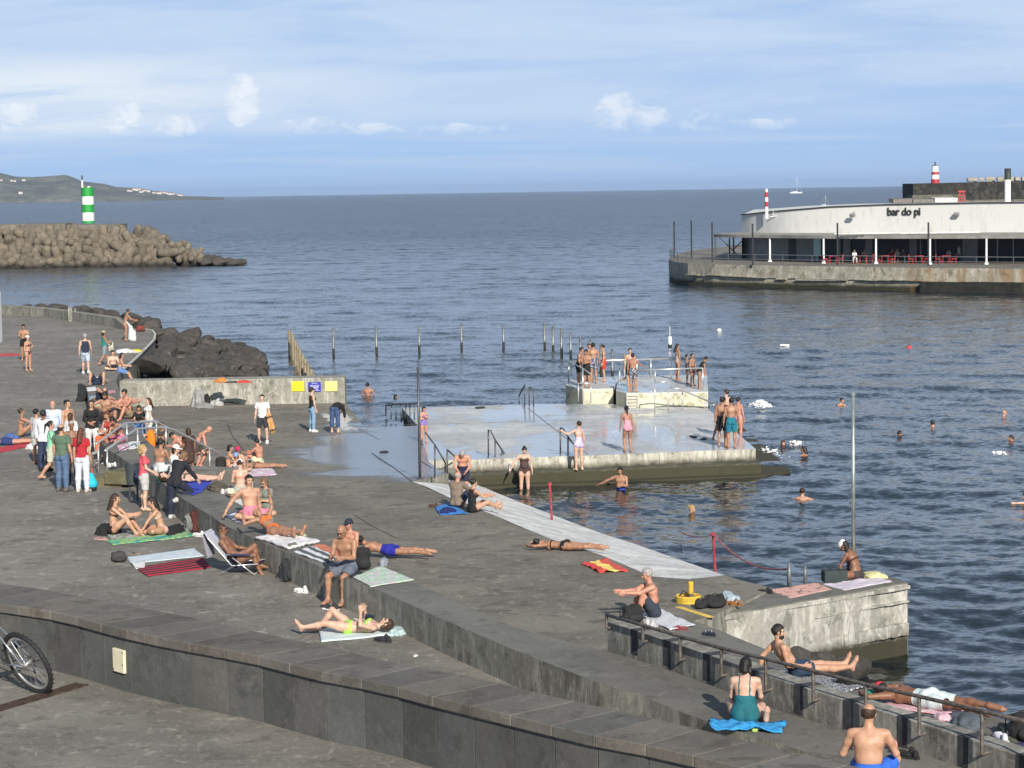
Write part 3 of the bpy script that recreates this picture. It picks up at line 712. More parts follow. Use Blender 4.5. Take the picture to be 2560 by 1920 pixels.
# ================================================================== breakwater of tetrapods with the green light
mTet = concrete('tetrapod_concrete', (.185, .155, .115), (.08, .066, .048), (.27, .235, .18), .7, lich=.35, zalgae=(.1, 1.1, .8, (.022, .020, .016)), bumpk=.3)
def tetrapod():
    b = MB(); dirs = [Vector((0, 0, 1)), Vector((.943, 0, -.333)), Vector((-.471, .816, -.333)), Vector((-.471, -.816, -.333))]
    for d in dirs:
        q_ = d.to_track_quat('Z', 'Y').to_matrix()
        b.lathe((0, 0, 0), [(.52, -.1), (.50, .3), (.40, 1.15), (.30, 1.30), (0, 1.33)], 14, ax=q_)
    me = bpy.data.meshes.new('tetrapod'); me.from_pydata(b.v, [], b.f); me.polygons.foreach_set('use_smooth', [True]*len(me.polygons))
    me.materials.append(mTet); return me
tm = tetrapod()
def put_tet(p, s):
    o = bpy.data.objects.new('tetrapod', tm); col.objects.link(o); o.location = p; o.rotation_euler = [random.uniform(0, 6.28) for _ in range(3)]; o.scale = (s, s, s)
    tag(o, 'grey brown concrete tetrapod piled on the breakwater under the green light', 'tetrapod', 'concrete tetrapods armouring the breakwater')
random.seed(5)
BY = 318.; X0, X1 = -84, -43.6
rows = 6
for r_ in range(rows):
    z = -.6+r_*.93; xe = X1-1.0-r_*1.0
    n = int((xe-X0)/1.6)
    for k in range(n):
        x = X0+(k+.5*(r_ % 2))*1.6+random.uniform(-.4, .4)
        put_tet((x, BY+r_*1.15+random.uniform(-.4, .4), z+random.uniform(-.25, .25)), 1.42+random.uniform(-.10, .12))
for k in range(34):
    t = (k % 17)/16; put_tet((X1-6.5+t*8.5+random.uniform(-.8, .8), BY+random.uniform(0, 9), (3.6*(1-t)+.2)*random.uniform(.3, 1)), random.uniform(1.15, 1.5)*(1-.35*t))
for k in range(14):
    t = k/13; put_rock((X1+.5+t*5.2, BY+random.uniform(0, 6), .2+.5*(1-t)), random.uniform(.8, 1.3)*(1-.3*t), k, 'breakwater_rock', 'dark wet rock at the low tip of the breakwater', 'dark rocks at the breakwater tip', 'rock')
mb = MB(); mb.prism([Vector((x, y, 6.05)) for x, y in ((-100, BY+8.5), (-63.5, BY+8.5), (-63.5, BY+14), (-100, BY+14))], -2)
mb.prism([Vector((x, y, 5.85)) for x, y in ((-63.4, BY+8.8), (-55.5, BY+8.8), (-55.5, BY+13.5), (-63.4, BY+13.5))], -2)
tag(mb.build('breakwater_wall', concrete('crown_wall', (.16, .14, .115), (.07, .065, .05), (.25, .23, .19), .6, streak=True)), 'brown concrete crown wall along the top of the breakwater', 'wall')
mb = MB(); mb.prism([Vector((x, y, 3.0)) for x, y in ((-100, BY+3.6), (-55, BY+3.6), (-52, BY+6), (-52, BY+14), (-100, BY+14))], -2); mb.prism([Vector((x, y, 1.2)) for x, y in ((-100, BY+1.3), (-52, BY+1.3), (-49, BY+3.5), (-100, BY+3.5))], -2); mb.prism([Vector((x, y, 5.2)) for x, y in ((-100, BY+6.5), (-58, BY+6.5), (-57, BY+14.2), (-100, BY+14.2))], 2); struct(mb.build('rubble_core', mTet, tri=True))
# green and white harbour light
c = Yp(221, 553, BY+10); c.z = 6.0
e = empty('harbour_light', c, 'green and white banded harbour light tower on the breakwater', 'lighthouse')
gr, wh = M((.02, .30, .05), .45, var=.06, name='green_paint'), M((.78, .78, .76), .5, var=.06, name='white_paint')
zz = [0, .35, 1.55, 2.7, 3.85, 5.15]; 
for k in range(5):
    b = MB(); r0 = .86; b.lathe(c, [(r0, zz[k]), (r0, zz[k+1])]+([(0, zz[k+1])] if k == 4 else []), 28); b.build('band', [gr, wh][k % 2] if k else gr, e, smooth=False)
b = MB(); b.tube([c+Vector((-.86, -.1, .1)), c+Vector((-.86, -.1, 5.4))], .06); b.build('ladder_pipe', mSteelD, e)
b = MB(); b.lathe(c+Vector((-.72, 0, 5.15)), [(.18, 0), (.14, .1), (.12, .9), (.22, .95), (.22, 1.05), (0, 1.05)], 12); b.build('mast', wh, e)
b = MB(); b.lathe(c+Vector((-.72, 0, 6.2)), [(.12, 0), (.12, .55), (.05, .7), (0, .72)], 10); b.build('lamp', mSteelD, e)
b = MB(); b.lathe(c+Vector((.2, 0, 5.15)), [(.22, 0), (.22, .12), (0, .18)], 10); b.build('vent', wh, e)
# ================================================================== headland
def headland():
    D = 6500.
    prof = [(-900,425),(-400,440),(-150,428),(0,432.5),(40,441),(80,443),(115,441),(165,437.5),(180,443),(205,453),(260,459),(290,468),(318,469.5),(347,471),(405,481),(463,490),(500,491),(545,492.3),(560,493)]
    bx = [Yp(a, b, D) for a, b in prof]; X = np.array([p.x for p in bx]); H = np.array([p.z for p in bx])
    xs_ = np.linspace(X[0], X[-1], 380); ts = np.linspace(0, 1, 70)
    V = []; 
    for t in ts:
        h = np.interp(xs_, X, H)
        f = np.where(t < .45, np.clip(t/.45, 0, 1)**.7, 1-.5*((t-.45)/.55)**2)
        y = D-420+t*900
        P = np.stack([xs_/38., np.full_like(xs_, y/60.), np.full_like(xs_, 0)], 1)
        g = vnoise(P, 5); g2 = vnoise(P*.35, 9)
        z = h*f*(1+.10*g2*(t < .4))+g*3.2*np.clip(f, 0, 1)*np.clip(h/40, 0, 1)*(1.6 if t < .42 else .35)
        V.append(np.stack([xs_*(y/D), np.full_like(xs_, y), np.maximum(z, -2) if t > 0 else np.full_like(xs_, -3)], 1))
    V = np.array(V); ny, nx_ = V.shape[:2]; idx = np.arange(ny*nx_).reshape(ny, nx_)
    F = np.stack([idx[:-1, :-1], idx[:-1, 1:], idx[1:, 1:], idx[1:, :-1]], -1).reshape(-1, 4)
    me = bpy.data.meshes.new('headland'); me.from_pydata(V.reshape(-1, 3).tolist(), [], F.tolist())
    m, b, p = newmat('headland_green'); t = b.add('ShaderNodeTexCoord'); P = t.outputs['Object']
    n1 = b.noise(P, .012, 5, .65); n2 = b.noise(P, .05, 4, .7); geo = b.add('ShaderNodeNewGeometry'); sp = b.add('ShaderNodeSeparateXYZ'); b.l.new(geo.outputs['Normal'], sp.inputs[0])
    c = b.mix(b.mr(n1.outputs[0], .4, .62), (.085, .095, .075), (.15, .155, .125)); c = b.mix(b.m('MULTIPLY', b.mr(n2.outputs[0], .5, .7), .8), c, (.035, .045, .03))  # greens greyed so the colour itself carries some distance haze
    c = b.mix(b.m('MULTIPLY', b.mr(sp.outputs[2], .86, .6), .6), c, (.12, .10, .075)); b.l.new(c, p.inputs['Base Color']); p.inputs['Roughness'].default_value = .95
    o = link(me, 'headland', m, smooth=True); struct(o)
    from mathutils.bvhtree import BVHTree
    bv = BVHTree.FromPolygons([tuple(v) for v in V.reshape(-1, 3)], F.tolist())
    r_ = random.Random(4); wall = M((.55, .54, .52), .8, var=.05, name='render_white'); roof = M((.28, .13, .08), .8, name='roof_tile')
    pts = [(4,452),(30,453),(38,454),(52,484),(60,452),(322,478),(328,479),(335,475),(342,476),(348,474),(352,482),(356,480),(362,477),(372,480),(385,483),(394,484),(400,485),(410,483),(418,485),(425,487),(432,486),(448,489),(455,490)]
    for i, (px, py) in enumerate(pts):
        h = bv.ray_cast(Vector((0, 0, CAMZ)), ray(px, py).normalized())
        if h[0] is None: continue
        q_ = h[0]; w = r_.uniform(5, 11); hh = r_.uniform(3, 5)
        e = empty('house', q_, 'tiny white house scattered on the far green headland', 'house', 'white houses on the far headland', 0)
        b = MB(); b.box(q_+Vector((0, 0, hh/2-1)), (w, 9, hh+2)); b.build('wall', wall, e)
        b = MB(); z0 = q_.z+hh; b.q([q_+Vector((sx_*w*.53, sy_*5, hh)) for sx_, sy_ in ((-1, -1), (1, -1), (1, 1), (-1, 1))]+[q_+Vector((-w*.5, 0, hh+2)), q_+Vector((w*.5, 0, hh+2))], [(0, 1, 5, 4), (2, 3, 4, 5), (0, 4, 3), (1, 2, 5)]); b.build('roof', roof, e)
headland()
# ================================================================== quay with the bar
def rusty(m, b, p, P, c, rg, n1, n2, n3):
    sp = b.add('ShaderNodeSeparateXYZ'); b.l.new(P, sp.inputs[0]); st = b.noise(P, 1, 5, .7, sc=(1.1, 1.1, .12))
    f = b.m('MULTIPLY', b.mr(sp.outputs[0], 34, 39), b.mr(st.outputs[0], .42, .62)); b.l.new(b.mix(b.m('MULTIPLY', f, .7), c, (.24, .13, .045)), p.inputs['Base Color'])
mQ = concrete('quay_concrete', (.36, .34, .27), (.12, .10, .06), (.56, .53, .44), .6, streak=True, extra=rusty, zalgae=(.25, .75, .5, (.028, .03, .016)), bumpk=.5)
mQt = concrete('quay_top', (.20, .185, .155), (.11, .10, .085), (.28, .26, .22), .6)
qf = [Wp(*a, .0) for a in ((1672,698),(1676,702),(1690,708),(1720,712),(1780,715),(1906,719),(2100,724),(2305,729),(2560,733),(2900,741))]
def lift(l, z, dy=0, dx=0): return [Vector((p.x+dx, p.y+dy, z)) for p in l]
ZQ = 2.15
qb = [Vector((75, 300, 0)), Vector((30, 300, 0)), Vector((21.5, 275, 0)), Vector((18.2, 255, 0)), Vector((16.95, 243, 0))]
mb = MB(); mb.prism(lift(qf, ZQ)+lift(qb, ZQ), .95, 0, 1); mb.prism(lift(qf, .97, .14, .07)+lift(qb, .97), -2, 1, 1)
quay = struct(mb.build('quay', [mQt, mQ], tri=True))
# broken ledge low on the quay face
mb = MB(); qq = smooth_line(lift(qf[3:9], 0), 1.2); rr_ = random.Random(3)
n = len(qq)
for i in range(n-1):
    z = 1.0+.10*math.sin(i*.35)-i*.004; h = .08+rr_.uniform(-.05, .08); d_ = qq[i+1]-qq[i]; c = (qq[i]+qq[i+1])/2
    if rr_.random() < .1: continue
    mb.box((c.x, c.y+.36, z), (d_.length+.02, .72, h), rotM(math.atan2(d_.y, d_.x)))
mb.build('ledge', mQ, quay, tri=True)
# black boxes painted in as the shadowed opening under the quay's right-hand part
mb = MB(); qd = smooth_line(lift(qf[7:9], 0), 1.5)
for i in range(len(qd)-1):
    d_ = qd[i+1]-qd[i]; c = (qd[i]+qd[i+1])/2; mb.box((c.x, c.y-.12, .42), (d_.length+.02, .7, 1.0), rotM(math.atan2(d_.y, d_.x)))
mb.build('opening_shade', M((.02, .02, .016), .8, var=.4, scale=2, name='weed_and_shade'), quay)
# bar building
bar = empty('bar_building', (35, 235, ZQ), 'long curved white harbour bar with a flat canopy over its dark terrace openings', 'building')
mWh = None
def whitewash():
    m, b, p = newmat('whitewash'); t = b.add('ShaderNodeTexCoord'); P = t.outputs['Object']
    st = b.noise(P, 1, 5, .7, sc=(1.6, 1.6, .35)); n2 = b.noise(P, .5, 4, .6)
    c = b.mix(b.m('MULTIPLY', b.mr(st.outputs[0], .52, .72), .5), (.64, .64, .61), (.38, .38, .35)); c = b.mix(b.m('MULTIPLY', b.mr(n2.outputs[0], .5, .7), .3), c, (.52, .53, .52))
    b.l.new(c, p.inputs['Base Color']); p.inputs['Roughness'].default_value = .8; return m
mWh = whitewash(); mShadeW = concrete('shaded_render', (.32, .34, .36), (.2, .21, .22), (.42, .43, .44), .6)  # end walls of the bar: their shade is painted in as grey-blue
fl = smooth_line([Vector(p) for p in ((24.3, 239, 0), (25.4, 236, 0), (28, 232, 0), (32, 228.5, 0), (37, 225, 0), (42, 221.5, 0), (50, 216, 0), (62, 208, 0))], .8)
zt = lambda x: float(np.interp(x, [24, 27, 32, 37, 45, 60], [6.75, 7.15, 7.55, 7.72, 7.8, 7.8]))
mb = MB(); n = len(fl); bk = [Vector((p.x*1.0+3.0, p.y+16, 0)) for p in fl]
vs = [Vector((p.x, p.y, 4.62)) for p in fl]+[Vector((p.x, p.y, zt(p.x))) for p in fl]+[Vector((p.x, p.y, zt(p.x))) for p in bk]+[Vector((p.x, p.y, ZQ)) for p in bk]
mb.q(vs, [(i, i+1, n+i+1, n+i) for i in range(n-1)]+[(n+i, n+i+1, 2*n+i+1, 2*n+i) for i in range(n-1)]+[(2*n+i, 2*n+i+1, 3*n+i+1, 3*n+i) for i in range(n-1)])
mb.build('facade', mWh, bar)
# left gable
mb = MB(); g0, g1 = fl[0], bk[0]; mb.q([Vector((g0.x, g0.y, ZQ)), Vector((g1.x, g1.y, ZQ)), Vector((g1.x, g1.y, zt(g1.x))), Vector((g0.x, g0.y, zt(g0.x)))], [(0, 1, 2, 3)]); mb.build('gable_wall', mShadeW, bar)
mb = MB(); 
for i in range(n-1):
    a, b = fl[i], fl[i+1]; d_ = b-a; c = (a+b)/2; mb.box((c.x, c.y-.04, zt(c.x)+.04), (d_.length+.02, .22, .10), rotM(math.atan2(d_.y, d_.x)) @ Matrix.Rotation(math.atan2(zt(a.x)-zt(b.x), d_.length), 3, 'Y'))
mb.build('roof_edge', M((.03, .03, .035), .6, name='bitumen'), bar)
# canopy
cf = smooth_line([Vector(p) for p in ((22.3, 243, 0), (21.4, 239.5, 0), (21.9, 236.5, 0), (23.5, 233, 0), (26, 229.6, 0), (30.5, 222.6, 0), (35, 219, 0), (39.6, 215.5, 0), (44.4, 212.4, 0), (50, 208.5, 0), (60, 202, 0))], .8)
mb = MB(); bb = [Vector((p.x, p.y+6.5, 0)) for p in fl]
out = [Vector((p.x, p.y, 4.85)) for p in cf]+[Vector((p.x, p.y+.2, 5.0)) for p in fl][::-1]
mb.prism(out, 4.55); mb.build('canopy', M((.26, .25, .23), .8, var=.2, scale=1, name='canopy_concrete'), bar, tri=True)
mb = MB()
for px0, px1 in ((2125, 2235), (2290, 2440)):
    for k in range(6):
        px = px0+(px1-px0)*k/6; a = Yp(px, 578, 220-(px-2125)*.012); mb.box((a.x, a.y+.6, 5.06), (3.2, .12, .09), rotM(R(18)))
mb.build('roof_slats', M((.72, .72, .66), .5, name='slat'), bar)
# columns
for px, py in ((1925,654.5),(2059,658.7),(2190,659.5),(2325,660.8),(2466,661)):
    a = Wp(px, py, ZQ); b = MB(); b.lathe(a, [(.22, 0), (.20, .10), (.10, .28), (.09, 2.4)], 12); b.build('column', M((.74, .75, .76), .5, name='column_white'), bar, smooth=True)
# ground floor: light wall with door at the left, dark glazed openings to the right
ins = [p+Vector((.3, 1.6, 0)) for p in fl]
def gw(i0, i1, z0, z1, mat, name, push=0.0):
    b = MB(); l = ins[i0:i1+1]; k = len(l); v = [Vector((p.x, p.y-push, z0)) for p in l]+[Vector((p.x, p.y-push, z1)) for p in l]
    b.q(v, [(i, i+1, k+i+1, k+i) for i in range(k-1)]); return b.build(name, mat, bar)
def idx_px(px): return min(range(n), key=lambda i: abs((ins[i].x/ins[i].y)*FOC+1280-px))
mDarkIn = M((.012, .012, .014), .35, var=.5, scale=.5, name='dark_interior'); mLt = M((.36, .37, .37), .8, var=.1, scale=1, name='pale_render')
i1 = idx_px(2050)
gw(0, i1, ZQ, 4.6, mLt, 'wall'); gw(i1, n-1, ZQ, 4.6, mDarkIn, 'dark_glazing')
mb = MB(); a = ins[0]; mb.q([Vector((fl[0].x, fl[0].y, ZQ)), Vector((a.x, a.y, ZQ)), Vector((a.x, a.y, 4.6)), Vector((fl[0].x, fl[0].y, 4.6))], [(0, 1, 2, 3)]); mb.build('end_wall', mShadeW, bar)
dp = ins[idx_px(1990)]; b = MB(); b.box((dp.x, dp.y-.03, ZQ+1.1), (.95, .08, 2.2), rotM(R(-40))); b.build('door', M((.07, .08, .09), .5, name='door_grey'), bar)
for px in (2062, 2075, 2100, 2118, 2180, 2196, 2286, 2300, 2345, 2420, 2436, 2500, 2530):
    a = ins[idx_px(px)]; b = MB(); w = .8 if px in (2118, 2180, 2286, 2420, 2436) else .1; b.box((a.x, a.y-.06, (ZQ+4.6)/2), (w, .1, 4.6-ZQ), rotM(R(-38))); b.build('pier', mLt if w > .5 else M((.55, .56, .56), .5, name='frame_grey'), bar)
# writing on the facade
def text_obj(body, p, size, rz, mat, name, parent, depth=.05, bold=.0):
    cu = bpy.data.curves.new(name, 'FONT'); cu.body = body; cu.size = size; cu.extrude = depth; cu.offset = bold; cu.align_x = 'CENTER'; cu.align_y = 'BOTTOM_BASELINE'; cu.resolution_u = 3; cu.space_character = .92
    o = bpy.data.objects.new(name, cu); col.objects.link(o); o.location = p; o.rotation_euler = (R(90), 0, rz)
    dg = bpy.context.evaluated_depsgraph_get(); me = bpy.data.meshes.new_from_object(o.evaluated_get(dg)); Mx = o.matrix_basis.copy()
    me.transform(Mx); bpy.data.objects.remove(o); return link(me, name, mat, parent)
def on_facade(px, py, push=.1):
    best = None
    for i in range(n-1):
        p = Yp(px, py, (fl[i].y+fl[i+1].y)/2); d_ = abs(p.x-(fl[i].x+fl[i+1].x)/2)
        if best is None or d_ < best[0]: best = (d_, p, math.atan2(fl[i+1].y-fl[i].y, fl[i+1].x-fl[i].x))
    p = best[1]; return Vector((p.x+push*math.sin(best[2]), p.y-push*math.cos(best[2]), p.z)), best[2]
p, rz = on_facade(2263, 537.5, .3)
text_obj('bar do pi', p, 1.08, rz, M((.03, .03, .03), .5, name='letter_black'), 'lettering', bar, .04, .012)
# fittings on the facade
p, rz = on_facade(1926, 545, .5)
e = empty('striped_pole_light', p, 'slim red and white banded pole light bracketed to the left end of the white facade', 'light')
cR = M((.40, .03, .04), .5, name='red_paint')
s_ = FOC/p.y; segs = [(546, 531), (531, 517), (517, 504), (504, 493), (493, 480)]
for k, (y0, y1) in enumerate(segs):
    a, c_ = Yp(1925, y0, p.y), Yp(1925, y1, p.y); b = MB(); b.lathe((p.x, p.y, a.z), [(.17, 0), (.17, c_.z-a.z), (0, c_.z-a.z)], 14); b.build('band', [wh, wh, cR, wh, cR][k], e)
a = Yp(1925, 480, p.y); b = MB(); b.lathe((p.x, p.y, a.z), [(.14, 0), (.14, .2), (.05, .35), (0, .36)], 10); b.build('lamp', wh, e)
b = MB(); a = Yp(1925, 542, p.y); b.tube([a, a+Vector((1.0, -.6, .1)), a+Vector((2.2, -1.0, .55))], .05)
for k in range(5): b.tube([a+Vector((.3+.3*k, -.3, .2)), a+Vector((.3+.3*k, -.3, .75))], .02, 5)
b.build('bracket', wh, e)
b = MB(); b.box(a+Vector((1.9, -1.0, .45)), (.9, .5, .5)); b.tube([a+Vector((2.2, -1.0, .5)), a+Vector((3.2, -.8, .6))], .05); b.build('floodlight', cR, e, bevel=.05)
for px, py, lb in ((2137, 538, 'small grey floodlight on the white facade between the striped pole and the lettering'), (2397, 536, 'grey floodlight on a rusty bracket at the right end of the facade')):
    p, rz = on_facade(px, py, .55); e = empty('floodlight', p, lb, 'light', 'floodlights on the white facade')
    b = MB(); b.box(p, (.55, .35, .3), rotM(rz, .5)); b.build('head', M((.25, .25, .24), .5, name='lamp_grey'), e, bevel=.04)
    b = MB(); b.tube([p+Vector((.1, .1, 0)), p+Vector((.25, .5, .35))], .04, 6); b.build('arm', mSteelD, e)
    if px > 2300: b = MB(); b.box(p+Vector((.25, .35, -.9)), (.16, .08, 1.9), rotM(rz)); b.build('bracket', M((.12, .09, .07), .8, name='rust'), e)
# chimney on the roof
a = Yp(2519, 507, 232); e = empty('roof_flue', Vector((a.x, 232, 7.8)), 'tall white flue pipe with a black upper half on the bar roof', 'chimney')
tz = Yp(2519, 421, 232).z; mz = Yp(2519, 449, 232).z; b = MB(); b.lathe((a.x, 232, 7.6), [(.31, 0), (.31, mz-7.6)], 16); b.build('pipe', wh, e, smooth=True)
b = MB(); b.lathe((a.x, 232, mz), [(.33, 0), (.33, tz-mz), (.25, tz-mz), (.25, .2)], 16); b.build('cowl', M((.03, .035, .03), .6, name='soot'), e, smooth=True)
# clutter on the roof: broken slabs and a red frame
for (px, w, h, lb) in ((2258, 2.6, .4, 'dark heap of rubble on the bar roof, left'), (2330, 4.5, .35, 'grey sheet lying on the bar roof before the black wall'), (2360, 2.4, .45, 'white sheet lying on the bar roof')):
    a = Yp(px, 508, 236); b = MB(); b.box((a.x, 236, 7.85+h/2), (w, 1.8, h), rotM(.1, .06)); tag(b.build('roof_slab', M((.5, .5, .48) if 'white' in lb else (.16, .15, .14), .8, var=.3, name='slab'), bevel=.05), lb, 'slab')
a = Yp(2404, 510, 236); b = MB()
for dx in (-.3, .3): b.tube([(a.x+dx, 236, 7.6), (a.x+dx*.7, 236, 8.95)], .06, 6)
for k in range(4): b.tube([(a.x-.3, 236, 7.9+k*.28), (a.x+.3, 236, 7.9+k*.28)], .05, 6)
b.box((a.x, 236, 8.9), (.7, .3, .15)); tag(b.build('lattice_stand', cR), 'small red metal frame standing on the bar roof', 'frame')
# black harbour wall behind and its banded light
FY = 330.
a0, a1 = Yp(2283, 459, FY), Yp(2700, 455, FY); mBlk = concrete('black_wall', (.022, .023, .022), (.010, .010, .010), (.075, .072, .06), .5, streak=True, lich=.2)
mb = MB(); mb.prism([Vector(v) for v in ((a0.x, FY, a0.z), (a0.x+3.2, FY-.2, a0.z), (a1.x+10, FY-.2, a0.z+.3), (a1.x+10, FY+9, a0.z+.3), (a0.x, FY+9, a0.z))], -2)
tag(mb.build('harbour_wall', mBlk, tri=True), 'high black weathered harbour wall rising behind the bar', 'wall')
a = Yp(2348, 470, FY-3); mb = MB(); mb.prism([Vector((a.x+x, FY-4+y, 8.2)) for x, y in ((-4, 0), (3.6, 0), (3.6, 3.7), (-4, 3.7))], -2); mb.prism([Vector((a.x+x, FY-5+y, 7.4)) for x, y in ((-4, 0), (14, 0), (14, .9), (-4, .9))], -2)
tag(mb.build('stair_block', concrete('stair_concrete', (.12, .115, .09), (.05, .05, .04), (.22, .21, .17), .7, streak=True)), 'stained concrete stair block against the black harbour wall', 'wall')
a = Yp(2338, 459, FY+3); e = empty('banded_light', Vector((a.x, FY+3, a.z)), 'squat red and white banded lighthouse on top of the black wall', 'lighthouse')
k = (FY+3)/FOC; zs = [0, 11*k, 22*k, 29*k, 36*k, 44*k]; rr2 = [.62, .58, .55, .52, .48, .44]
for i in range(5): b = MB(); b.lathe((a.x, FY+3, a.z), [(rr2[i], zs[i]), (rr2[i+1], zs[i+1])]+([(0, zs[5])] if i == 4 else []), 20); b.build('band', [cR, wh, cR, cR, wh][i] if i != 3 else wh, e)
b = MB(); b.lathe((a.x, FY+3, a.z+zs[5]), [(.5, 0), (.5, .06), (.12, .06), (.12, .5), (0, .6)], 10); b.build('lantern', mSteelD, e)
for i in range(10):
    px = 2424+i*15+random.uniform(-3, 3); a = Yp(px, 456, FY+10); b = MB(); s2 = random.uniform(.45, .6)
    b.box((a.x, FY+10, 10.3), (s2*1.6, s2*1.5, s2*1.3), rotM(random.uniform(-.4, .4), random.uniform(-.2, .2))); tag(b.build('armour_block', M((.34, .32, .27), .9, var=.2, scale=1, name='block'), bevel=.2), 'pale concrete armour block showing over the top of the black wall', 'block', 'armour blocks behind the black wall')
# railing along the quay edge
rail = empty('quay_railing', (30, 215, ZQ), 'thin grey railing along the edge of the bar quay', 'railing')
rl = smooth_line(lift(qb[3:]+qf, ZQ, .0), 3.6); rl = [Vector((p.x+.15, p.y+.25, ZQ)) for p in rl]
for p in rl:
    b = MB(); b.tube([p, p+Vector((0, 0, 1.0))], .035, 6); b.build('post', mSteelD, rail)
for z in (1.0, .55):
    b = MB(); b.tube([p+Vector((0, 0, z)) for p in rl], .03, 6); b.build('rail', M((.3, .31, .32), .5, .5, name='rail_grey'), rail)
for px, py0, py1, lb in ((1686, 646, 553, 'first'), (1729, 646, 551, 'second'), (1781, 655, 556, 'third'), (1882, 663, 559, 'fourth'), (2094, 664, 557, 'fifth'), (2321, 665, 556, 'sixth')):
    a = Wp(px, py0, ZQ); h = Yp(px, py1, a.y).z; b = MB(); b.tube([a, Vector((a.x, a.y, h))], .085, 8); tag(b.build('dark_pole', M((.05, .055, .06), .5, .4, name='pole_dark')), 'tall slim dark pole on the quay edge, %s from the left' % lb, 'pole', 'dark poles along the bar quay')
# frame of the stair at the left end of the bar
b = MB(); a = Wp(1789, 640, ZQ)
for dx, dy in ((0, 0), (1.5, -.5), (2.2, 2), (3.4, -1)): b.tube([a+Vector((dx, dy, 0)), a+Vector((dx, dy, 2.5))], .09, 6)
b.tube([a+Vector((.1, 0, 2.4)), a+Vector((2.4, 0, .1))], .06, 6); b.tube([a+Vector((1.9, 0, .6)), a+Vector((3.6, -1, 2.4))], .06, 6); b.tube([a+Vector((1.8, 0, 1.1)), a+Vector((3.4, -1, 1.1))], .04, 6)
tag(b.build('canopy_frame', mSteelD), 'dark steel struts under the left end of the canopy', 'frame')
# red cafe tables and chairs
def cafe_chair(p, rz):
    e = empty('cafe_chair', p, 'red plastic chair at the bar terrace tables', 'chair', 'red chairs on the bar terrace', 0); Mx = rotM(rz); red = M((.45, .03, .03), .5, name='red_plastic')
    b = MB(); b.box(p+Vector((0, 0, .44)), (.44, .44, .05), Mx); b.build('seat', red, e); b = MB(); b.box(p+Mx @ Vector((0, .21, .68))*1, (.44, .05, .42), Mx); b.build('backrest', red, e)
    b = MB()
    for x, y in ((-.19, -.19), (.19, -.19), (-.19, .19), (.19, .19)): b.tube([p+Mx @ Vector((x, y, 0)), p+Mx @ Vector((x, y, .43))], .022, 5)
    b.build('legs', red, e)
for i, px in enumerate((2085, 2160, 2215, 2300, 2368)):
    a = Wp(px, 659, ZQ)+Vector((0, .7, 0)); e = empty('cafe_table', a, 'red square table on the bar terrace', 'table', 'red tables on the bar terrace'); red = M((.42, .03, .03), .5, name='red_plastic')
    b = MB(); b.box(a+Vector((0, 0, .73)), (.8, .8, .05)); b.build('tabletop', red, e); b = MB()
    for x, y in ((-.33, -.33), (.33, -.33), (-.33, .33), (.33, .33)): b.tube([a+Vector((x, y, 0)), a+Vector((x, y, .71))], .03, 5)
    b.build('legs', red, e)
    cafe_chair(a+Vector((-.75, .1, 0)), R(90)); cafe_chair(a+Vector((.75, -.05, 0)), R(-90))
a = Wp(2050, 655, ZQ); b = MB(); b.box(a+Vector((-.2, .6, 1.6)), (.7, .08, 2.0)); b.tube([a+Vector((-.2, .62, 0)), a+Vector((-.2, .62, .7))], .05); tag(b.build('menu_board', M((.40, .62, .66), .4, name='pale_blue')), 'pale blue upright menu board at the left of the bar terrace', 'sign')
a = Wp(2438, 652, ZQ); e = empty('glass_screen', a, 'low glass wind screen on the bar terrace', 'screen'); b = MB(); b.box(a+Vector((0, .5, .55)), (3.6, .05, .9)); b.build('pane', M((.30, .33, .34), .15, name='frosted_glass'), e)
b = MB(); 
for x in (-1.8, 0, 1.8): b.box(a+Vector((x, .5, .55)), (.07, .08, 1.1))
b.build('frame', mSteel, e)
# ================================================================== boats, buoys, posts in the water
def yacht(px, py, Y, L, mastpx, label):
    a = Yp(px, py, Y); a.z = 0; e = empty('sailing_yacht', a, label, 'boat')
    b = MB(); n_ = 12; vs = []
    for i in range(n_+1):
        t = i/n_; x = (t-.5)*L; w = L*.11*math.sin(math.pi*min(1, t*.82+.16))**.7; z1 = L*.075+L*.03*(2*t-1)**2
        vs += [Vector((x, -w, z1)), Vector((x, -w*.8, 0)), Vector((x, w*.8, 0)), Vector((x, w, z1))]
    fs = [(4*i+k, 4*i+4+k, 4*i+5+k, 4*i+1+k) for i in range(n_) for k in range(3)]+[(4*i+3, 4*i+7, 4*i+4, 4*i) for i in range(n_)]+[(0, 1, 2, 3), (4*n_+3, 4*n_+2, 4*n_+1, 4*n_)]
    b.q([a+v for v in vs], fs); b.build('hull', wh, e)
    b = MB(); b.box(a+Vector((-L*.05, 0, L*.1)), (L*.4, L*.1, L*.05)); b.build('cabin', wh, e, bevel=L*.01)
    h = Yp(px, mastpx, Y).z; b = MB(); b.tube([a+Vector((L*.08, 0, L*.05)), a+Vector((L*.08, 0, h))], L*.011, 6); b.tube([a+Vector((L*.08, 0, L*.16)), a+Vector((-L*.35, 0, L*.16))], L*.012, 6); b.build('mast', wh, e)
    b = MB(); b.tube([a+Vector((L*.08, 0, h)), a+Vector((L*.49, 0, L*.09))], L*.005, 4); b.tube([a+Vector((L*.08, 0, h)), a+Vector((-L*.47, 0, L*.09))], L*.004, 4); b.build('rigging', wh, e)
yacht(1990, 481.5, 3600, 19, 443, 'white sailing yacht with bare mast out near the horizon')
yacht(2062, 512, 1150, 4, 489, 'tiny sailing boat whose mast shows over the bar roof')
mPost = M((.22, .23, .23), .5, .5, .35, 6, name='post_steel'); mPostR = concrete('post_rusty', (.30, .25, .17), (.12, .09, .06), (.42, .38, .30), 3)
k = 0
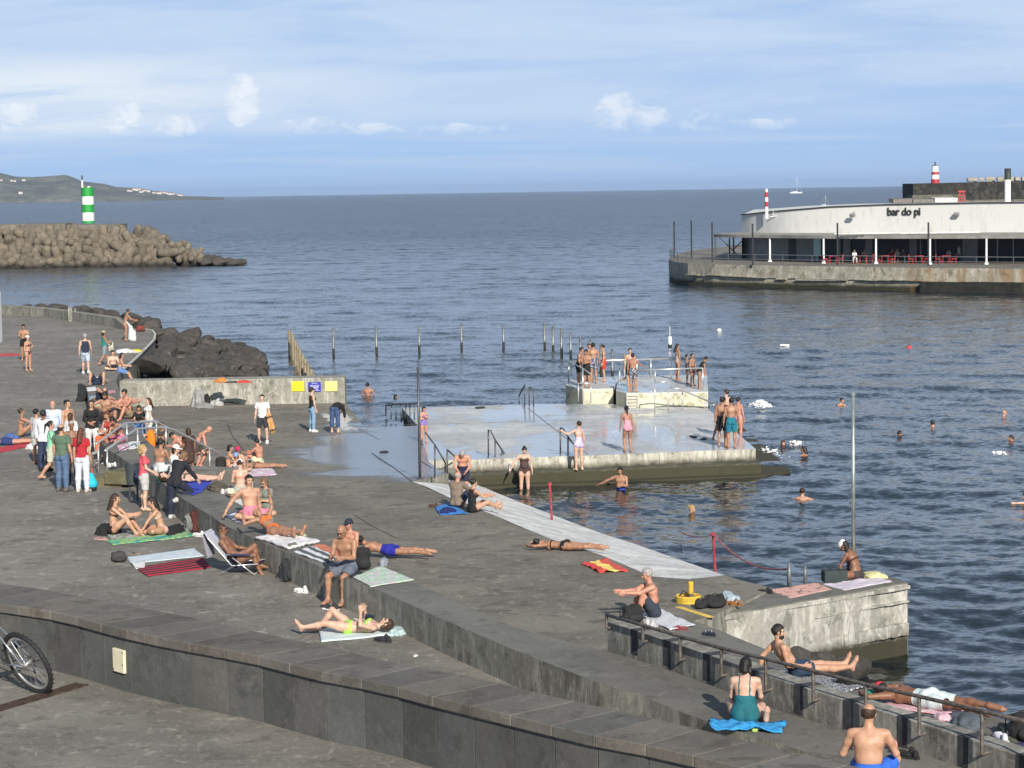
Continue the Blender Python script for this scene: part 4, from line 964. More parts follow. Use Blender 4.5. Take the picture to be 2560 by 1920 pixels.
diag = [(724.5,824,889),(730,832,893),(733.5,838.5,897),(740,852.5,919),(746,863.5,932),(751,872,941),(757.5,884,950),(764.5,896,955),(771.5,908,960),(779,922,967),(785,936,974)]
for i, (px, y0, y1) in enumerate(diag):
    a = Wp(px, y1+ (0 if i < 6 else 8), 0); h = Yp(px, y0, a.y).z; b = MB(); b.tube([Vector((a.x, a.y, -1)), Vector((a.x, a.y, h))], .085, 10)
    tag(b.build('swim_area_post', mPostR), 'weathered steel post in the dense slanting row off the sign wall', 'post', 'posts slanting out from the sign wall')
row = [(834,820,888),(941.5,816,884),(1048.5,816,880),(1154,809,873),(1259,809,871),(1362,806,871),(1383,814,879),(1404,821,888),(1427,832,893),(1451,841,905),(1476,849,915),(1503,861,935),(1531,872,946),(1561,884,962),(1627,905,965)]
words = 'first second third fourth fifth sixth seventh eighth ninth tenth eleventh twelfth thirteenth fourteenth fifteenth'.split()
for i, (px, y0, y1) in enumerate(row):
    a = Wp(px, y1, 0); h = Yp(px, y0, a.y).z; b = MB(); b.tube([Vector((a.x, a.y, -1)), Vector((a.x, a.y, h))], .07, 10)
    o = b.build('swim_area_post', mPost, smooth=True); tag(o, 'grey steel post rising from the water round the swimming area, %s from the left' % words[i], 'post', 'posts round the swimming area')
    b = MB(); b.tube([Vector((a.x, a.y, -1)), Vector((a.x, a.y, .40))], .078, 10); b.build('weed_sleeve', M((.03, .03, .025), .8, name='weed_and_shade'), o)
def ball(name, px, py, r, c, label, group=None, squash=1.):
    a = Wp(px, py, 0); b = MB(); b.lathe(a, [(r*math.sin(math.pi*i/12)+.0001, -r*math.cos(math.pi*i/12)*squash) for i in range(13)], 20)
    e = empty(name, a, label, 'buoy', group); b.build('float', M(c, .4, var=.1, scale=4, name='buoy_paint'), e, smooth=True)
    b = MB(); b.lathe(a, [(r*1.02*math.sin(math.pi*i/12)+.0001, -r*1.02*math.cos(math.pi*i/12)*squash) for i in range(0, 6)], 20); b.build('waterline_band', M((.02, .025, .02), .6, name='weed_and_shade'), e, smooth=True)
    b = MB(); b.lathe(a+Vector((0, 0, r*squash)), [(.05, -.02), (.05, .06), (0, .06)], 8); b.build('eye', mSteelD, e); return e
ball('buoy', 1798, 827, .17, (.80, .80, .76), 'round white buoy out beyond the diving blocks')
ball('buoy', 2273, 872, .20, (.62, .05, .06), 'round red buoy in the harbour water')
a = Wp(1962, 867, 0); e = empty('buoy', a, 'white cylindrical buoy lying flat on the harbour water', 'buoy'); b = MB(); b.tube([a+Vector((-.27, .05, .05)), a+Vector((-.23, .05, .06)), a+Vector((.2, -.05, .05)), a+Vector((.25, -.05, .04))], .11, 14); b.build('float', M((.72, .72, .70), .5, name='buoy_paint'), e, smooth=True)
b = MB(); b.tube([a+Vector((-.2, .0, -.02)), a+Vector((.30, -.06, -.02))], .115, 14); b.build('dark_end', M((.03, .03, .03), .6, name='weed_and_shade'), e, smooth=True)
a = Wp(1675, 868, 0); e = empty('spar_buoy', a, 'upright white spar buoy with thin mast behind the diving blocks', 'buoy'); b = MB(); b.lathe(a, [(.0, .14), (.10, .15), (.12, .2), (.12, .60), (.07, .66), (0, .66)], 16); b.build('float', wh, e, smooth=True)
b = MB(); b.lathe(a, [(.11, -.3), (.12, .14), (.0, .16)], 16); b.build('waterline_band', M((.02, .025, .02), .6, name='weed_and_shade'), e); b = MB(); b.tube([a+Vector((0, 0, .6)), a+Vector((0, 0, 1.25))], .02, 6); b.build('mast', wh, e)
# ================================================================== poles, rails
def pole(name, px, y0, y1, surf, r, mat, label, cat='pole', lean=0):
    a = S(surf, px, y1); h = Yp(px, y0, a.y); e = empty(name, a, label, cat); b = MB(); b.tube([a, Vector((a.x+lean, a.y, h.z))], r, 12, r2=r*.85); b.build('shaft', mat, e, smooth=True)
    b = MB(); b.lathe(a, [(r*2.4, 0), (r*2.4, .02), (r*1.1, .05)], 12); b.build('foot_plate', mat, e)
    b = MB(); b.lathe((a.x+lean, a.y, h.z), [(r*1.1, -.04), (r*1.1, .02), (0, .05)], 12); b.build('cap', mat, e); return e
pole('tall_pole', 2134, 985, 1448, 'N', .042, M((.42, .46, .42), .35, .7, .2, 5, name='pole_steel'), 'very tall thin galvanised pole on the pier end behind the seated woman')
e = pole('shower_pole', 1050, 921, 1197, 'D', .042, mSteelD, 'tall shower pole standing where the wet deck meets the platform')
def red_post(px, y0, y1, surf, label):
    a = S(surf, px, y1); h = Yp(px, y0, a.y).z; e = empty('red_post', a, label, 'post', 'red posts on the slipway'); b = MB(); b.tube([a-Vector((0, 0, .2)), Vector((a.x-.05, a.y, h))], .035, 8); b.build('shaft', M((.32, .04, .05), .6, var=.4, scale=9, name='red_paint'), e)
    b = MB(); b.lathe((a.x-.05, a.y, h-.06), [(.02, -.05), (.06, -.02), (.06, .04), (.03, .06)], 10); b.build('head', M((.42, .05, .07), .6, var=.4, scale=9, name='red_paint'), e); return Vector((a.x-.05, a.y, h-.05))
r1 = red_post(1380, 1206, 1296, .35, 'red post standing in the middle of the white slipway edge'); r2 = red_post(1789, 1331, 1438, .35, 'red post holding the sagging rope near the pier')
def post(px, y0, y1, label, rr=.045):
    a = Wp(px, y1, 1.42); h = Yp(px, y0, a.y).z; b = MB(); b.tube([a, Vector((a.x, a.y, h))], rr, 10); tag(b.build('grey_post', M((.16, .18, .19), .5, .4, name='blue_grey_steel'), smooth=True), label, 'post', 'grey posts at the pier'); return Vector((a.x, a.y, h))
g1 = post(1973, 1407, 1466, 'blue-grey post at the pier edge with the red rope tied to it'); g2 = post(2013, 1415, 1461, 'thinner blue-grey post at the pier edge, right of the roped one', .035)
def rope(a, b_, sag, r, mat, label, n_=16):
    b = MB(); b.tube([a.lerp(b_, t/n_)-Vector((0, 0, sag*4*(t/n_)*(1-t/n_))) for t in range(n_+1)], r, 6); tag(b.build('rope', mat), label, 'rope')
mRp = M((.42, .13, .12), .8, var=.5, scale=14, name='red_rope')
rope(r2, g1-Vector((0, 0, .12)), .28, .02, mRp, 'red rope sagging from the red post to the grey post')
fa = Wp(1700, 1329, .3); rope(fa, r2, .1, .014, mRp, 'faded red rope running out over the water from the red post')
def tube_obj(ptsl, r, name, mat, parent, n_=8):
    b = MB(); b.tube(ptsl, r, n_); return b.build(name, mat, parent, smooth=True)
def up(px, py, Y): return Yp(px, py, Y)
# stainless stair handrails over the bench wall
def stair_rail(label, path, posts):
    """path: list of (px,py,Y); posts: list of (px,y_top,y_bot,Y)"""
    P_ = [Yp(*q) for q in path]; e = empty('stair_handrail', P_[0], label, 'handrail', 'stainless handrails over the steps')
    tube_obj(P_, .032, 'rail', mSteel, e)
    for px, y0, y1, Y in posts: tube_obj([Yp(px, y0, Y), Yp(px, y1, Y)], .024, 'post', mSteel, e)
YT = lambda px, py: Wp(px, py, ZT).y
y_a = YT(268, 1207); y_b = YT(246, 1186)
stair_rail('nearer stainless handrail climbing over the steps from the seated crowd', [(262,1127,y_a),(341,1072,y_a+3.0),(413,1068,y_a+5),(440,1077,y_a+5.6),(523,1120,y_a+7.5),(583,1152,y_a+9)], [(268,1125,1207,y_a),(344,1073,1150,y_a+3),(415,1069,1128,y_a+5),(524,1121,1196,y_a+7.5)])
stair_rail('farther stainless handrail over the steps, behind the first', [(240,1110,y_b),(312,1058,y_b+3.2),(389,1053,y_b+5.6),(480,1101,y_b+8),(584,1150,y_b+11)], [(246,1112,1190,y_b),(317,1059,1130,y_b+3.2),(391,1054,1105,y_b+5.6)])
p1 = Wd(628, 1235); b = MB(); b.tube([p1+Vector((-.1, 0, 0)), p1+Vector((-.1, 0, 1.0)), p1+Vector((.04, 0, 1.0)), p1+Vector((.04, 0, 0))], .022, 8); tag(b.build('ladder_post', mSteel), 'short stainless hoop post beside the standing woman in the white cap', 'post')
# dark handrails at the platform
def rail_run(name, label, path, posts, r=.028, mat=None, group='handrails at the bathing platform'):
    mat = mat or mSteelD; P_ = [S(s, x, yb)+Vector((0, 0, 0)) for x, yb, s, yt in path]; tops_ = [Yp(x, yt, p.y) for (x, yb, s, yt), p in zip(path, P_)]
    e = empty(name, P_[0], label, 'handrail', group); tube_obj(tops_, r, 'rail', mat, e)
    for i, (p, t) in enumerate(zip(P_, tops_)):
        if i in posts: tube_obj([p, t], r*.95, 'post', mat, e)
rail_run('platform_handrail', 'dark handrail descending from the shower pole to the water stair', [(1063,1108,'P',1081),(1087,1196,'D',1112),(1113,1190,.5,1156)], [1,2])
rail_run('platform_handrail', 'dark handrail with one tall post, just left of the man in navy shorts', [(1118,1192,.5,1124),(1138,1200,.2,1142)], [0])
rail_run('platform_handrail', 'dark handrail running down the platform steps behind the woman in brown', [(1221,1143,'P',1076),(1226,1150,'P',1076),(1238,1187,.2,1100),(1255,1198,0.,1125),(1270,1205,-.3,1148)], [0,2,3])
rail_run('platform_handrail', 'short handrail held by the woman in the brown swimsuit', [(1274,1214,-.1,1159),(1286,1218,-.3,1168),(1320,1240,-.6,1236)], [0,1], mat=mSteel)
rail_run('platform_handrail', 'dark handrail with tall posts held by the woman in the lilac swimsuit', [(1401,1136,'P',1070),(1408,1138,'P',1071),(1420,1166,.4,1092),(1457,1203,-.1,1140),(1474,1211,-.3,1178),(1508,1231,-.6,1228)], [0,2,3,4])
# railing into the pool on the platform's left side
pr = [(965,1040,0.,1013),(978,1048,0.,1012),(990,1052,0.,1010),(1003,1055,0.,1009),(1015,1058,.4,1009),(1025,1060,.5,1009),(1036,1062,.6,1008),(1046,1064,.8,1006)]
rail_run('pool_railing', 'row of grey posts with a top rail going into the water at the platform corner', pr, list(range(8)), r=.03, mat=M((.14, .16, .17), .5, .5, name='blue_grey_steel'))
rail_run('pool_ladder', 'low dark ladder rails at the far edge of the platform', [(1298,1016,0.3,988),(1312,1014,.5,962),(1312,1016,'P',962)], [0,2]); rail_run('pool_ladder', 'pair of thin upright bars at the far edge of the platform', [(1323,1014,'P',968),(1334,1015,'P',972)], [0,1])
# rails on the diving blocks
UY = lambda px, py: Wp(px, py, ZU).y
def rl2(label, path, posts, mat=None, r=.028):
    """path [(px,py,Y)] posts [(px,ytop,ybot,Y)]"""
    P_ = [Yp(*q) for q in path]; e = empty('diving_block_rail', P_[0], label, 'handrail', 'rails on the diving blocks'); tube_obj(P_, r, 'rail', mat or mSteel, e)
    for px, a_, b_, Y in posts: tube_obj([Yp(px, a_, Y), Yp(px, b_, Y)], r*.9, 'post', mat or mSteel, e)
Yn = UY(1570, 980); Yf = UY(1680, 948); mLR = M((.62, .62, .60), .35, .7, .1, 5, name='bright_rail')
rl2('long pale top rail across the back of the diving blocks', [(1423,904,Yf),(1519,901,Yf),(1679,896,Yf)], [(1422,905,957,Yf),(1592,899,945,Yf),(1678,896,947,Yf),(1627,898,945,Yf)], mLR, .035)
rl2('long pale top rail along the front of the right diving block', [(1552,915,Yn+6),(1582,926,Yn),(1757,920,Yn)], [(1549,916,974,Yn+6),(1582,926,981,Yn),(1757,921,976,Yn),(1638,925,960,Yn+1)], mLR, .035)
rl2('slanting rail down the left diving block where the boys lean', [(1423,904,Yn+6),(1457,921,Yn+1.5),(1475,934,Yn-.4)], [(1457,921,1005,Yn-.4),(1477,958,1007,Yn-.7)])
rl2('short low rail in front of the left diving block', [(1442,958,Yn-.5),(1479,958,Yn-.6)], [(1446,958,1004,Yn-.6)])
Ys = Wp(1640, 1030, ZP).y
rl2('sloping handrail down the front of the right diving block, upper one', [(1637,957,Ys),(1665,954,Ys),(1700,974,Ys+.5),(1795,1012,Ys+1.5)], [(1637,957,1031,Ys),(1706,978,1023,Ys+.8)])
rl2('sloping handrail down the front of the right diving block, lower one', [(1671,972,Ys+.3),(1700,971,Ys+.3),(1740,990,Ys+.8),(1790,1012,Ys+1.2)], [(1671,972,1028,Ys+.3),(1762,1007,1024,Ys+1.),(1768,1007,1024,Ys+1.)])
rl2('small hoop rail at the right corner of the platform', [(1777,1030,Ys),(1777,1013,Ys),(1788,1011,Ys),(1788,1028,Ys)], []); 
# dark rail along the rail wall
e = empty('walkway_handrail', RT[0], 'long dark square handrail bolted to the outside of the walkway wall', 'handrail')
rlp = [(1516,1537),(1607,1563),(1700,1591),(1803,1620),(1914,1647),(2033,1677),(2164,1711),(2298,1741),(2455,1778),(2600,1812)]
rlb = [(1516,1571),(1607,1605),(1700,1650),(1803,1690),(1914,1727),(2033,1752),(2160,1808),(2298,1838),(2455,1886),(2600,1930)]
def wallY(px, py):
    a = ray(px, py); best = None
    for i in range(len(RT)-1):
        x0, x1 = RT[i], RT[i+1]; nn2 = Vector((x1.y-x0.y, -(x1.x-x0.x), 0)); nn2 = nn2 if nn2.y < 0 else -nn2; nn2.normalize(); o_ = x0+nn2*.09
        t = (o_-Vector((0, 0, CAMZ))).dot(nn2)/a.dot(nn2); q_ = Vector((0, 0, CAMZ))+a*t; u = (q_-o_).dot((x1-x0))/(x1-x0).length_squared
        dd_ = max(0, -u, u-1)
        if best is None or dd_ < best[0]: best = (dd_, q_, nn2)
    return best[1], best[2]
tops_ = [wallY(*q) for q in rlp]
tube_obj([q for q, _ in tops_], .026, 'rail', mRust, e, 6)
for (q, nn2), (bx_, by_) in zip(tops_, rlb):
    g = wallY(bx_, by_)[0]; g = Vector((q.x, q.y, g.z)); b = MB(); b.tube([q, g], .024, 6); b.build('post', mRust, e)
    b = MB(); b.tube([g, g-nn2*.13+Vector((.0, 0, .02))], .018, 6); b.box(g-nn2*.09+Vector((.06, .0, .03)), (.10, .02, .10), rotM(math.atan2(-nn2.x, nn2.y)*-1)); b.build('bracket', mRust, e)
# litter bin beside the steps
a = Wp(338, 1252, ZT); e = empty('litter_bin', a, 'dark grey litter bin on two legs beside the woman in the pink T-shirt', 'bin'); gb = M((.045, .055, .06), .5, name='bin_grey')
b = MB(); b.lathe(a+Vector((-.05, 0, .42)), [(.0, 0), (.15, 0), (.19, .5), (.20, .52), (.18, .52), (.15, .1)], 20); b.build('drum', gb, e, smooth=False)
b = MB()
for dx in (-.11, .08): b.tube([a+Vector((dx-.02, 0, 0)), a+Vector((dx-.02, 0, .45))], .025, 8)
b.build('legs', gb, e)
# white post of a kiosk at the left edge
a = Wp(-8, 862, ZT); e = empty('kiosk', a, 'white base and blue glass corner of a kiosk cut off by the left edge', 'kiosk'); b = MB(); b.box(a+Vector((-.52, 0, 1.4)), (1.4, 1.4, 2.8)); b.build('base', wh, e, bevel=.15)
b = MB(); b.box(a+Vector((-.55, 0, 3.6)), (1.3, 1.3, 1.7)); b.build('glass', M((.18, .26, .30), .12, name='blue_glass'), e)
# foam splashes
mFoam = M((.80, .82, .84), .9, var=.2, scale=6, name='foam')
def foam(px, py, w, l, h, n_, label, seed):
    r_ = np.random.default_rng(seed); a = Wp(px, py, 0); bm = bmesh.new()
    for _ in range(n_):
        u, v = r_.normal(0, .38), r_.normal(0, .38); s_ = r_.uniform(.018, .065)*(1.3-min(1, math.hypot(u, v)))
        if s_ <= .01: continue
        Mx = Matrix.Translation((a.x+u*w, a.y+v*l, .02+r_.random()*h*max(0, 1-math.hypot(u, v)*1.4))) @ Matrix.Diagonal((s_*1.6, s_*1.6, s_*.8, 1))
        bmesh.ops.create_icosphere(bm, subdivisions=1, radius=1, matrix=Mx)
    me = bpy.data.meshes.new('splash'); bm.to_mesh(me); bm.free(); tag(link(me, 'splash', mFoam, smooth=True), label, 'splash', kind='stuff')
foam(1901, 1014, .62, 1.5, .26, 260, 'white splash of foam where somebody has just dived in', 1)
foam(1990, 1110, .5, 1.3, .10, 40, 'small broken foam round the two swimmers by the platform', 2)
foam(1925, 1128, .6, 2.0, .02, 36, 'thin foam washing over the submerged step', 3)
foam(2500, 1134, .35, .9, .03, 20, 'little patch of foam behind the swimmer at the right edge', 4)
# ================================================================== surface extraction from distance fields
def V3(x): return np.array(x, float)
def nrm3(v): v = V3(v); return v/(np.linalg.norm(v)+1e-12)
class Pr:
    """primitive: rounded cone or ellipsoid; frame-scaled so that it can be flattened"""
    def __init__(s, a, b, ra, rb=None, k=None, lab='', ax=None):
        s.a, s.b, s.ra, s.rb = V3(a), V3(b), ra, ra if rb is None else rb
        s.k = k; s.lab = lab; s.ax = ax          # ax: unit vector along which the section is widened by k
    def lohi(s, pad):
        r = max(s.ra, s.rb)*max(1, s.k or 1)+pad
        return np.minimum(s.a, s.b)-r, np.maximum(s.a, s.b)+r
    def d(s, P):
        ab = s.b-s.a; L = ab @ ab
        w = P-s.a
        if L < 1e-10: t = np.zeros(P.shape[:-1]); q = w
        else: t = np.clip((w @ ab)/L, 0, 1); q = w-t[..., None]*ab
        if s.k:
            c = q @ s.ax; q = q-np.multiply.outer(c*(1-1/s.k), s.ax)
        return np.sqrt((q*q).sum(-1))-(s.ra+(s.rb-s.ra)*t), t
class El:
    def __init__(s, c, r, F, lab=''): s.c, s.r, s.F, s.lab = V3(c), V3(r), F, lab   # F rows = axes
    def lohi(s, pad): m = max(s.r)+pad; return s.c-m, s.c+m
    def d(s, P):
        q = (P-s.c) @ s.F.T; k0 = np.sqrt(((q/s.r)**2).sum(-1)); k1 = np.sqrt(((q/s.r**2)**2).sum(-1))+1e-9
        return k0*(k0-1)/k1, k0*0
def field(prims, lo, hi, h, k=.02, cuts=()):
    n = np.maximum(np.ceil((hi-lo)/h).astype(int)+1, 3)
    g = [lo[i]+h*np.arange(n[i]) for i in range(3)]
    D = np.full(n, 1.0)
    for p in prims:
        a, b = p.lohi(k+2.2*h)
        i0 = np.clip(((a-lo)/h).astype(int), 0, n-1); i1 = np.clip(((b-lo)/h).astype(int)+2, 1, n)
        if (i1 <= i0).any(): continue
        X = np.stack(np.meshgrid(*[g[i][i0[i]:i1[i]] for i in range(3)], indexing='ij'), -1)
        d, _ = p.d(X); sl = tuple(slice(i0[i], i1[i]) for i in range(3)); A = D[sl]
        hh = np.clip(.5+.5*(A-d)/k, 0, 1); D[sl] = A*(1-hh)+d*hh-k*hh*(1-hh)
    if cuts:
        X = np.stack(np.meshgrid(*g, indexing='ij'), -1)
        for c in cuts: D = np.maximum(D, c(X))
    return D
def nets(D, lo, h):
    s = D < 0
    n = D.shape; c = np.zeros([m-1 for m in n]+[3]); cnt = np.zeros([m-1 for m in n])
    base = np.stack(np.meshgrid(*[np.arange(m-1) for m in n], indexing='ij'), -1).astype(float)
    cs = [(i, j, k) for i in (0, 1) for j in (0, 1) for k in (0, 1)]
    sub = {q: D[q[0]:n[0]-1+q[0], q[1]:n[1]-1+q[1], q[2]:n[2]-1+q[2]] for q in cs}
    for q in cs:
        for ax in range(3):
            if q[ax]: continue
            r = list(q); r[ax] = 1; r = tuple(r); A, B = sub[q], sub[r]; m = (A < 0) != (B < 0)
            if not m.any(): continue
            t = A[m]/(A[m]-B[m]); p = np.tile(np.array(q, float), (len(t), 1)); p[:, ax] = t
            c[m] += p; cnt[m] += 1
    act = cnt > 0; idx = np.full(cnt.shape, -1); idx[act] = np.arange(act.sum())
    V = lo+h*(base[act]+c[act]/cnt[act][:, None]); F = []
    for ax in range(3):
        u, v = [(1, 2), (2, 0), (0, 1)][ax]
        sl0 = [slice(1, -1)]*3; sl0[ax] = slice(0, -1); sl1 = list(sl0); sl1[ax] = slice(1, None)
        A, B = s[tuple(sl0)], s[tuple(sl1)]; m = A != B
        I = np.argwhere(m)
        if not len(I): continue
        off_ = np.array([1, 1, 1]); off_[ax] = 0; I = I+off_
        def at(du, dv):
            J = I.copy(); J[:, u] += du; J[:, v] += dv; return idx[J[:, 0], J[:, 1], J[:, 2]]
        q = np.stack([at(-1, -1), at(0, -1), at(0, 0), at(-1, 0)], 1); flip = B[m]
        q[flip] = q[flip][:, ::-1]; F.append(q)
    return V, (np.concatenate(F) if F else np.zeros((0, 4), int))
def surf(prims, h, k=.02, cuts=(), pad=0.):
    lo = np.min([p.lohi(0)[0] for p in prims], 0)-k-2.5*h-pad; hi = np.max([p.lohi(0)[1] for p in prims], 0)+k+2.5*h+pad
    D = field(prims, lo, hi, h, k, cuts); return nets(D, lo, h)
def npmesh(name, parts, mats, parent=None, smooth=True, X=None):
    """parts: list of (V, F, matindex array or int)"""
    Vs, Fs, Ms = [], [], []; o = 0
    for V, F, mi in parts:
        if len(F) == 0: continue
        Vs.append(V); Fs.append(F+o); Ms.append(np.full(len(F), mi) if np.isscalar(mi) else mi); o += len(V)
    if not Vs: return None
    V = np.concatenate(Vs); F = np.concatenate(Fs); mi = np.concatenate(Ms).astype(np.int32)
    me = bpy.data.meshes.new(name); me.vertices.add(len(V)); me.vertices.foreach_set('co', V.astype(np.float32).ravel())
    me.loops.add(F.size); me.loops.foreach_set('vertex_index', F.ravel().astype(np.int32))
    me.polygons.add(len(F)); me.polygons.foreach_set('loop_start', np.arange(0, F.size, 4, dtype=np.int32))
    me.polygons.foreach_set('material_index', mi); me.update()
    o_ = bpy.data.objects.new(name, me); col.objects.link(o_)
    for m_ in mats: me.materials.append(m_)
    if smooth: me.polygons.foreach_set('use_smooth', np.ones(len(F), bool))
    if parent is not None: o_.parent = parent
    return o_
def vnormals(V, F):
    a, b, c, d = (V[F[:, i]] for i in range(4)); fn = np.cross(c-a, d-b); N = np.zeros_like(V)
    for i in range(4): np.add.at(N, F[:, i], fn)
    return N/(np.linalg.norm(N, axis=1)[:, None]+1e-12)
def pick(V, F, mask, off):
    """the faces whose corners all lie in mask, pushed out along the normals"""
    f = F[mask[F].all(1)]
    if not len(f): return V[:0], f
    N = vnormals(V, F); V2 = V+N*(off if np.isscalar(off) else off[:, None])
    u, inv = np.unique(f, return_inverse=True); return V2[u], inv.reshape(f.shape)
# ================================================================== people
SK = {'fair': (.60, .40, .305), 'lt': (.50, .30, .20), 'tan': (.37, .205, .13), 'dk': (.23, .115, .068), 'red': (.53, .27, .19)}
HR = {'bk': (.012, .010, .009), 'br': (.045, .024, .013), 'lb': (.16, .09, .045), 'bl': (.36, .24, .10), 'gy': (.32, .31, .30), 'rd': (.10, .03, .02)}
def mskin(c):
    key = ('skin', c)
    if key in _mc: return _mc[key]
    m, b, p = newmat('skin'); t = b.add('ShaderNodeTexCoord'); n = b.noise(t.outputs['Object'], 7, 5, .65)
    cc = b.mix(b.mr(n.outputs[0], .38, .62), c, tuple(x*y for x, y in zip(c, (.86, .76, .72)))); b.l.new(cc, p.inputs['Base Color'])
    p.inputs['Roughness'].default_value = .52; p.inputs['Subsurface Weight'].default_value = .0
    _mc[key] = m; return m
def mcloth(c, kind='cloth'):
    key = ('cloth', c, kind)
    if key in _mc: return _mc[key]
    m, b, p = newmat('cloth'); t = b.add('ShaderNodeTexCoord'); P = t.outputs['Object']; n = b.noise(P, 5, 3); f = b.noise(P, 22, 3)
    cc = b.mix(b.mr(n.outputs[0], .35, .7), c, tuple(x*.78 for x in c))
    if kind == 'print': cc = b.mix(b.mr(f.outputs[0], .52, .56), cc, (.45, .45, .48))
    if kind == 'floral': cc = b.mix(b.mr(f.outputs[0], .50, .56), cc, (.70, .35, .40))
    b.l.new(cc, p.inputs['Base Color']); p.inputs['Roughness'].default_value = .85
    w = b.noise(P, 9, 2, .5, dist=1.0); bp = b.add('ShaderNodeBump', Strength=.6, Distance=.03); b.l.new(w.outputs[0], bp.inputs['Height']); b.l.new(bp.outputs[0], p.inputs['Normal'])
    _mc[key] = m; return m
mEye = M((.02, .015, .012), .3, name='eye'); mLip = M((.30, .09, .08), .5, name='lip')
# poses: directions in the body's own frame (x right, y forward, z up)
POSE = {
 'stand': dict(tL=(-.05,.02,-1), sL=(-.02,-.05,-1), tR=(.05,.02,-1), sR=(.02,-.05,-1), uL=(-.20,.0,-1), fL=(-.08,.22,-1), uR=(.20,0,-1), fR=(.08,.22,-1)),
 'walk': dict(tL=(-.04,.38,-.93), sL=(-.02,.12,-1), tR=(.04,-.18,-1), sR=(.02,-.62,-.80), uL=(-.2,-.25,-1), fL=(-.08,.15,-1), uR=(.2,.3,-1), fR=(.05,.55,-.9)),
 'sit': dict(sp=(0,-.12,1), sp2=(0,.22,1), tL=(-.20,.80,.62), sL=(-.02,.55,-.84), tR=(.20,.80,.62), sR=(.02,.55,-.84), uL=(-.10,.75,-.6), fL=(.1,.95,.05), uR=(.10,.75,-.6), fR=(-.1,.95,.05), hd=(0,.25,1)),
 'sitx': dict(sp=(0,-.05,1), sp2=(0,.18,1), tL=(-.75,.70,.05), sL=(.95,.15,-.12), tR=(.75,.70,.05), sR=(-.95,.25,-.12), uL=(-.2,.35,-.9), fL=(.1,.85,-.4), uR=(.2,.35,-.9), fR=(-.1,.85,-.4), hd=(0,.2,1)),
 'sitl': dict(sp=(0,-.25,1), sp2=(0,.0,1), tL=(-.10,1,.06), sL=(-.03,1,-.05), tR=(.12,1,.10), sR=(.03,1,-.12), uL=(-.25,-.35,-.9), fL=(-.05,-.25,-1), uR=(.25,-.35,-.9), fR=(.05,-.25,-1)),
 'lean': dict(sp=(0,-.45,.9), sp2=(0,-.30,1), tL=(-.12,1,.05), sL=(0,1,-.03), tR=(.15,.85,.5), sR=(0,.6,-.8), uL=(-.25,-.55,-.8), fL=(-.05,-.25,-1), uR=(.25,-.55,-.8), fR=(.05,-.25,-1)),
 'edge': dict(sp=(0,.05,1), sp2=(0,.30,1), tL=(-.16,1,-.05), sL=(-.03,.12,-1), tR=(.16,1,-.05), sR=(.03,.12,-1), uL=(-.10,.35,-.9), fL=(.25,.9,-.05), uR=(.10,.35,-.9), fR=(-.25,.9,-.05), hd=(0,.5,1), fc=(0,1,-.5)),
 'back': dict(sp=(0,-1,.02), fr=(0,.02,1), hd=(0,-1,.15), tL=(-.08,1,0), sL=(0,1,0), tR=(.08,1,0), sR=(0,1,0), uL=(-.4,.9,-.1), fL=(-.1,1,0), uR=(.4,.9,-.1), fR=(.1,1,0), foL=(-.25,.3,1), foR=(.25,.3,1)),
 'backk': dict(sp=(0,-1,.02), fr=(0,.02,1), hd=(0,-1,.25), tL=(-.10,.55,.85), sL=(0,.50,-.87), tR=(.10,.55,.85), sR=(0,.50,-.87), uL=(-.5,.5,-.1), fL=(.3,.9,.2), uR=(.5,.5,-.1), fR=(-.3,.9,.2), foL=(0,1,-.1), foR=(0,1,-.1)),
 'prone': dict(sp=(0,1,.03), fr=(0,.03,-1), hd=(0,1,.12), fc=(.7,.3,-.5), tL=(-.12,-1,0), sL=(-.05,-1,0), tR=(.12,-1,0), sR=(.05,-1,0), uL=(-.75,.65,-.02), fL=(.55,.8,-.05), uR=(.75,.65,-.02), fR=(-.55,.8,-.05), foL=(-.3,-1,-.2), foR=(.3,-1,-.2)),
 'bend': dict(sp=(0,.35,.9), sp2=(0,.75,.6), hd=(0,.8,.1), fc=(0,.5,-1), tL=(-.06,-.06,-1), sL=(-.02,.0,-1), tR=(.06,-.06,-1), sR=(.02,0,-1), uL=(-.1,.35,-1), fL=(.05,.4,-1), uR=(.1,.35,-1), fR=(-.05,.4,-1)),
 'kneel': dict(sp=(0,-.1,1), sp2=(0,.12,1), tL=(-.30,.9,-.1), sL=(-.1,-1,-.10), tR=(.30,.9,-.1), sR=(.1,-1,-.10), uL=(-.15,.2,-1), fL=(0,.5,-.8), uR=(.15,.2,-1), fR=(0,.5,-.8), foL=(0,-1,-.1), foR=(0,-1,-.1)),
 'swim': dict(sp=(0,.75,.6), sp2=(0,.7,.7), hd=(0,.25,1), tL=(-.1,-.8,-.6), sL=(-.1,-1,-.2), tR=(.1,-.8,-.6), sR=(.1,-1,-.2), uL=(-.8,.5,-.4), fL=(-.3,.9,-.2), uR=(.8,.5,-.4), fR=(.3,.9,-.2)),
}
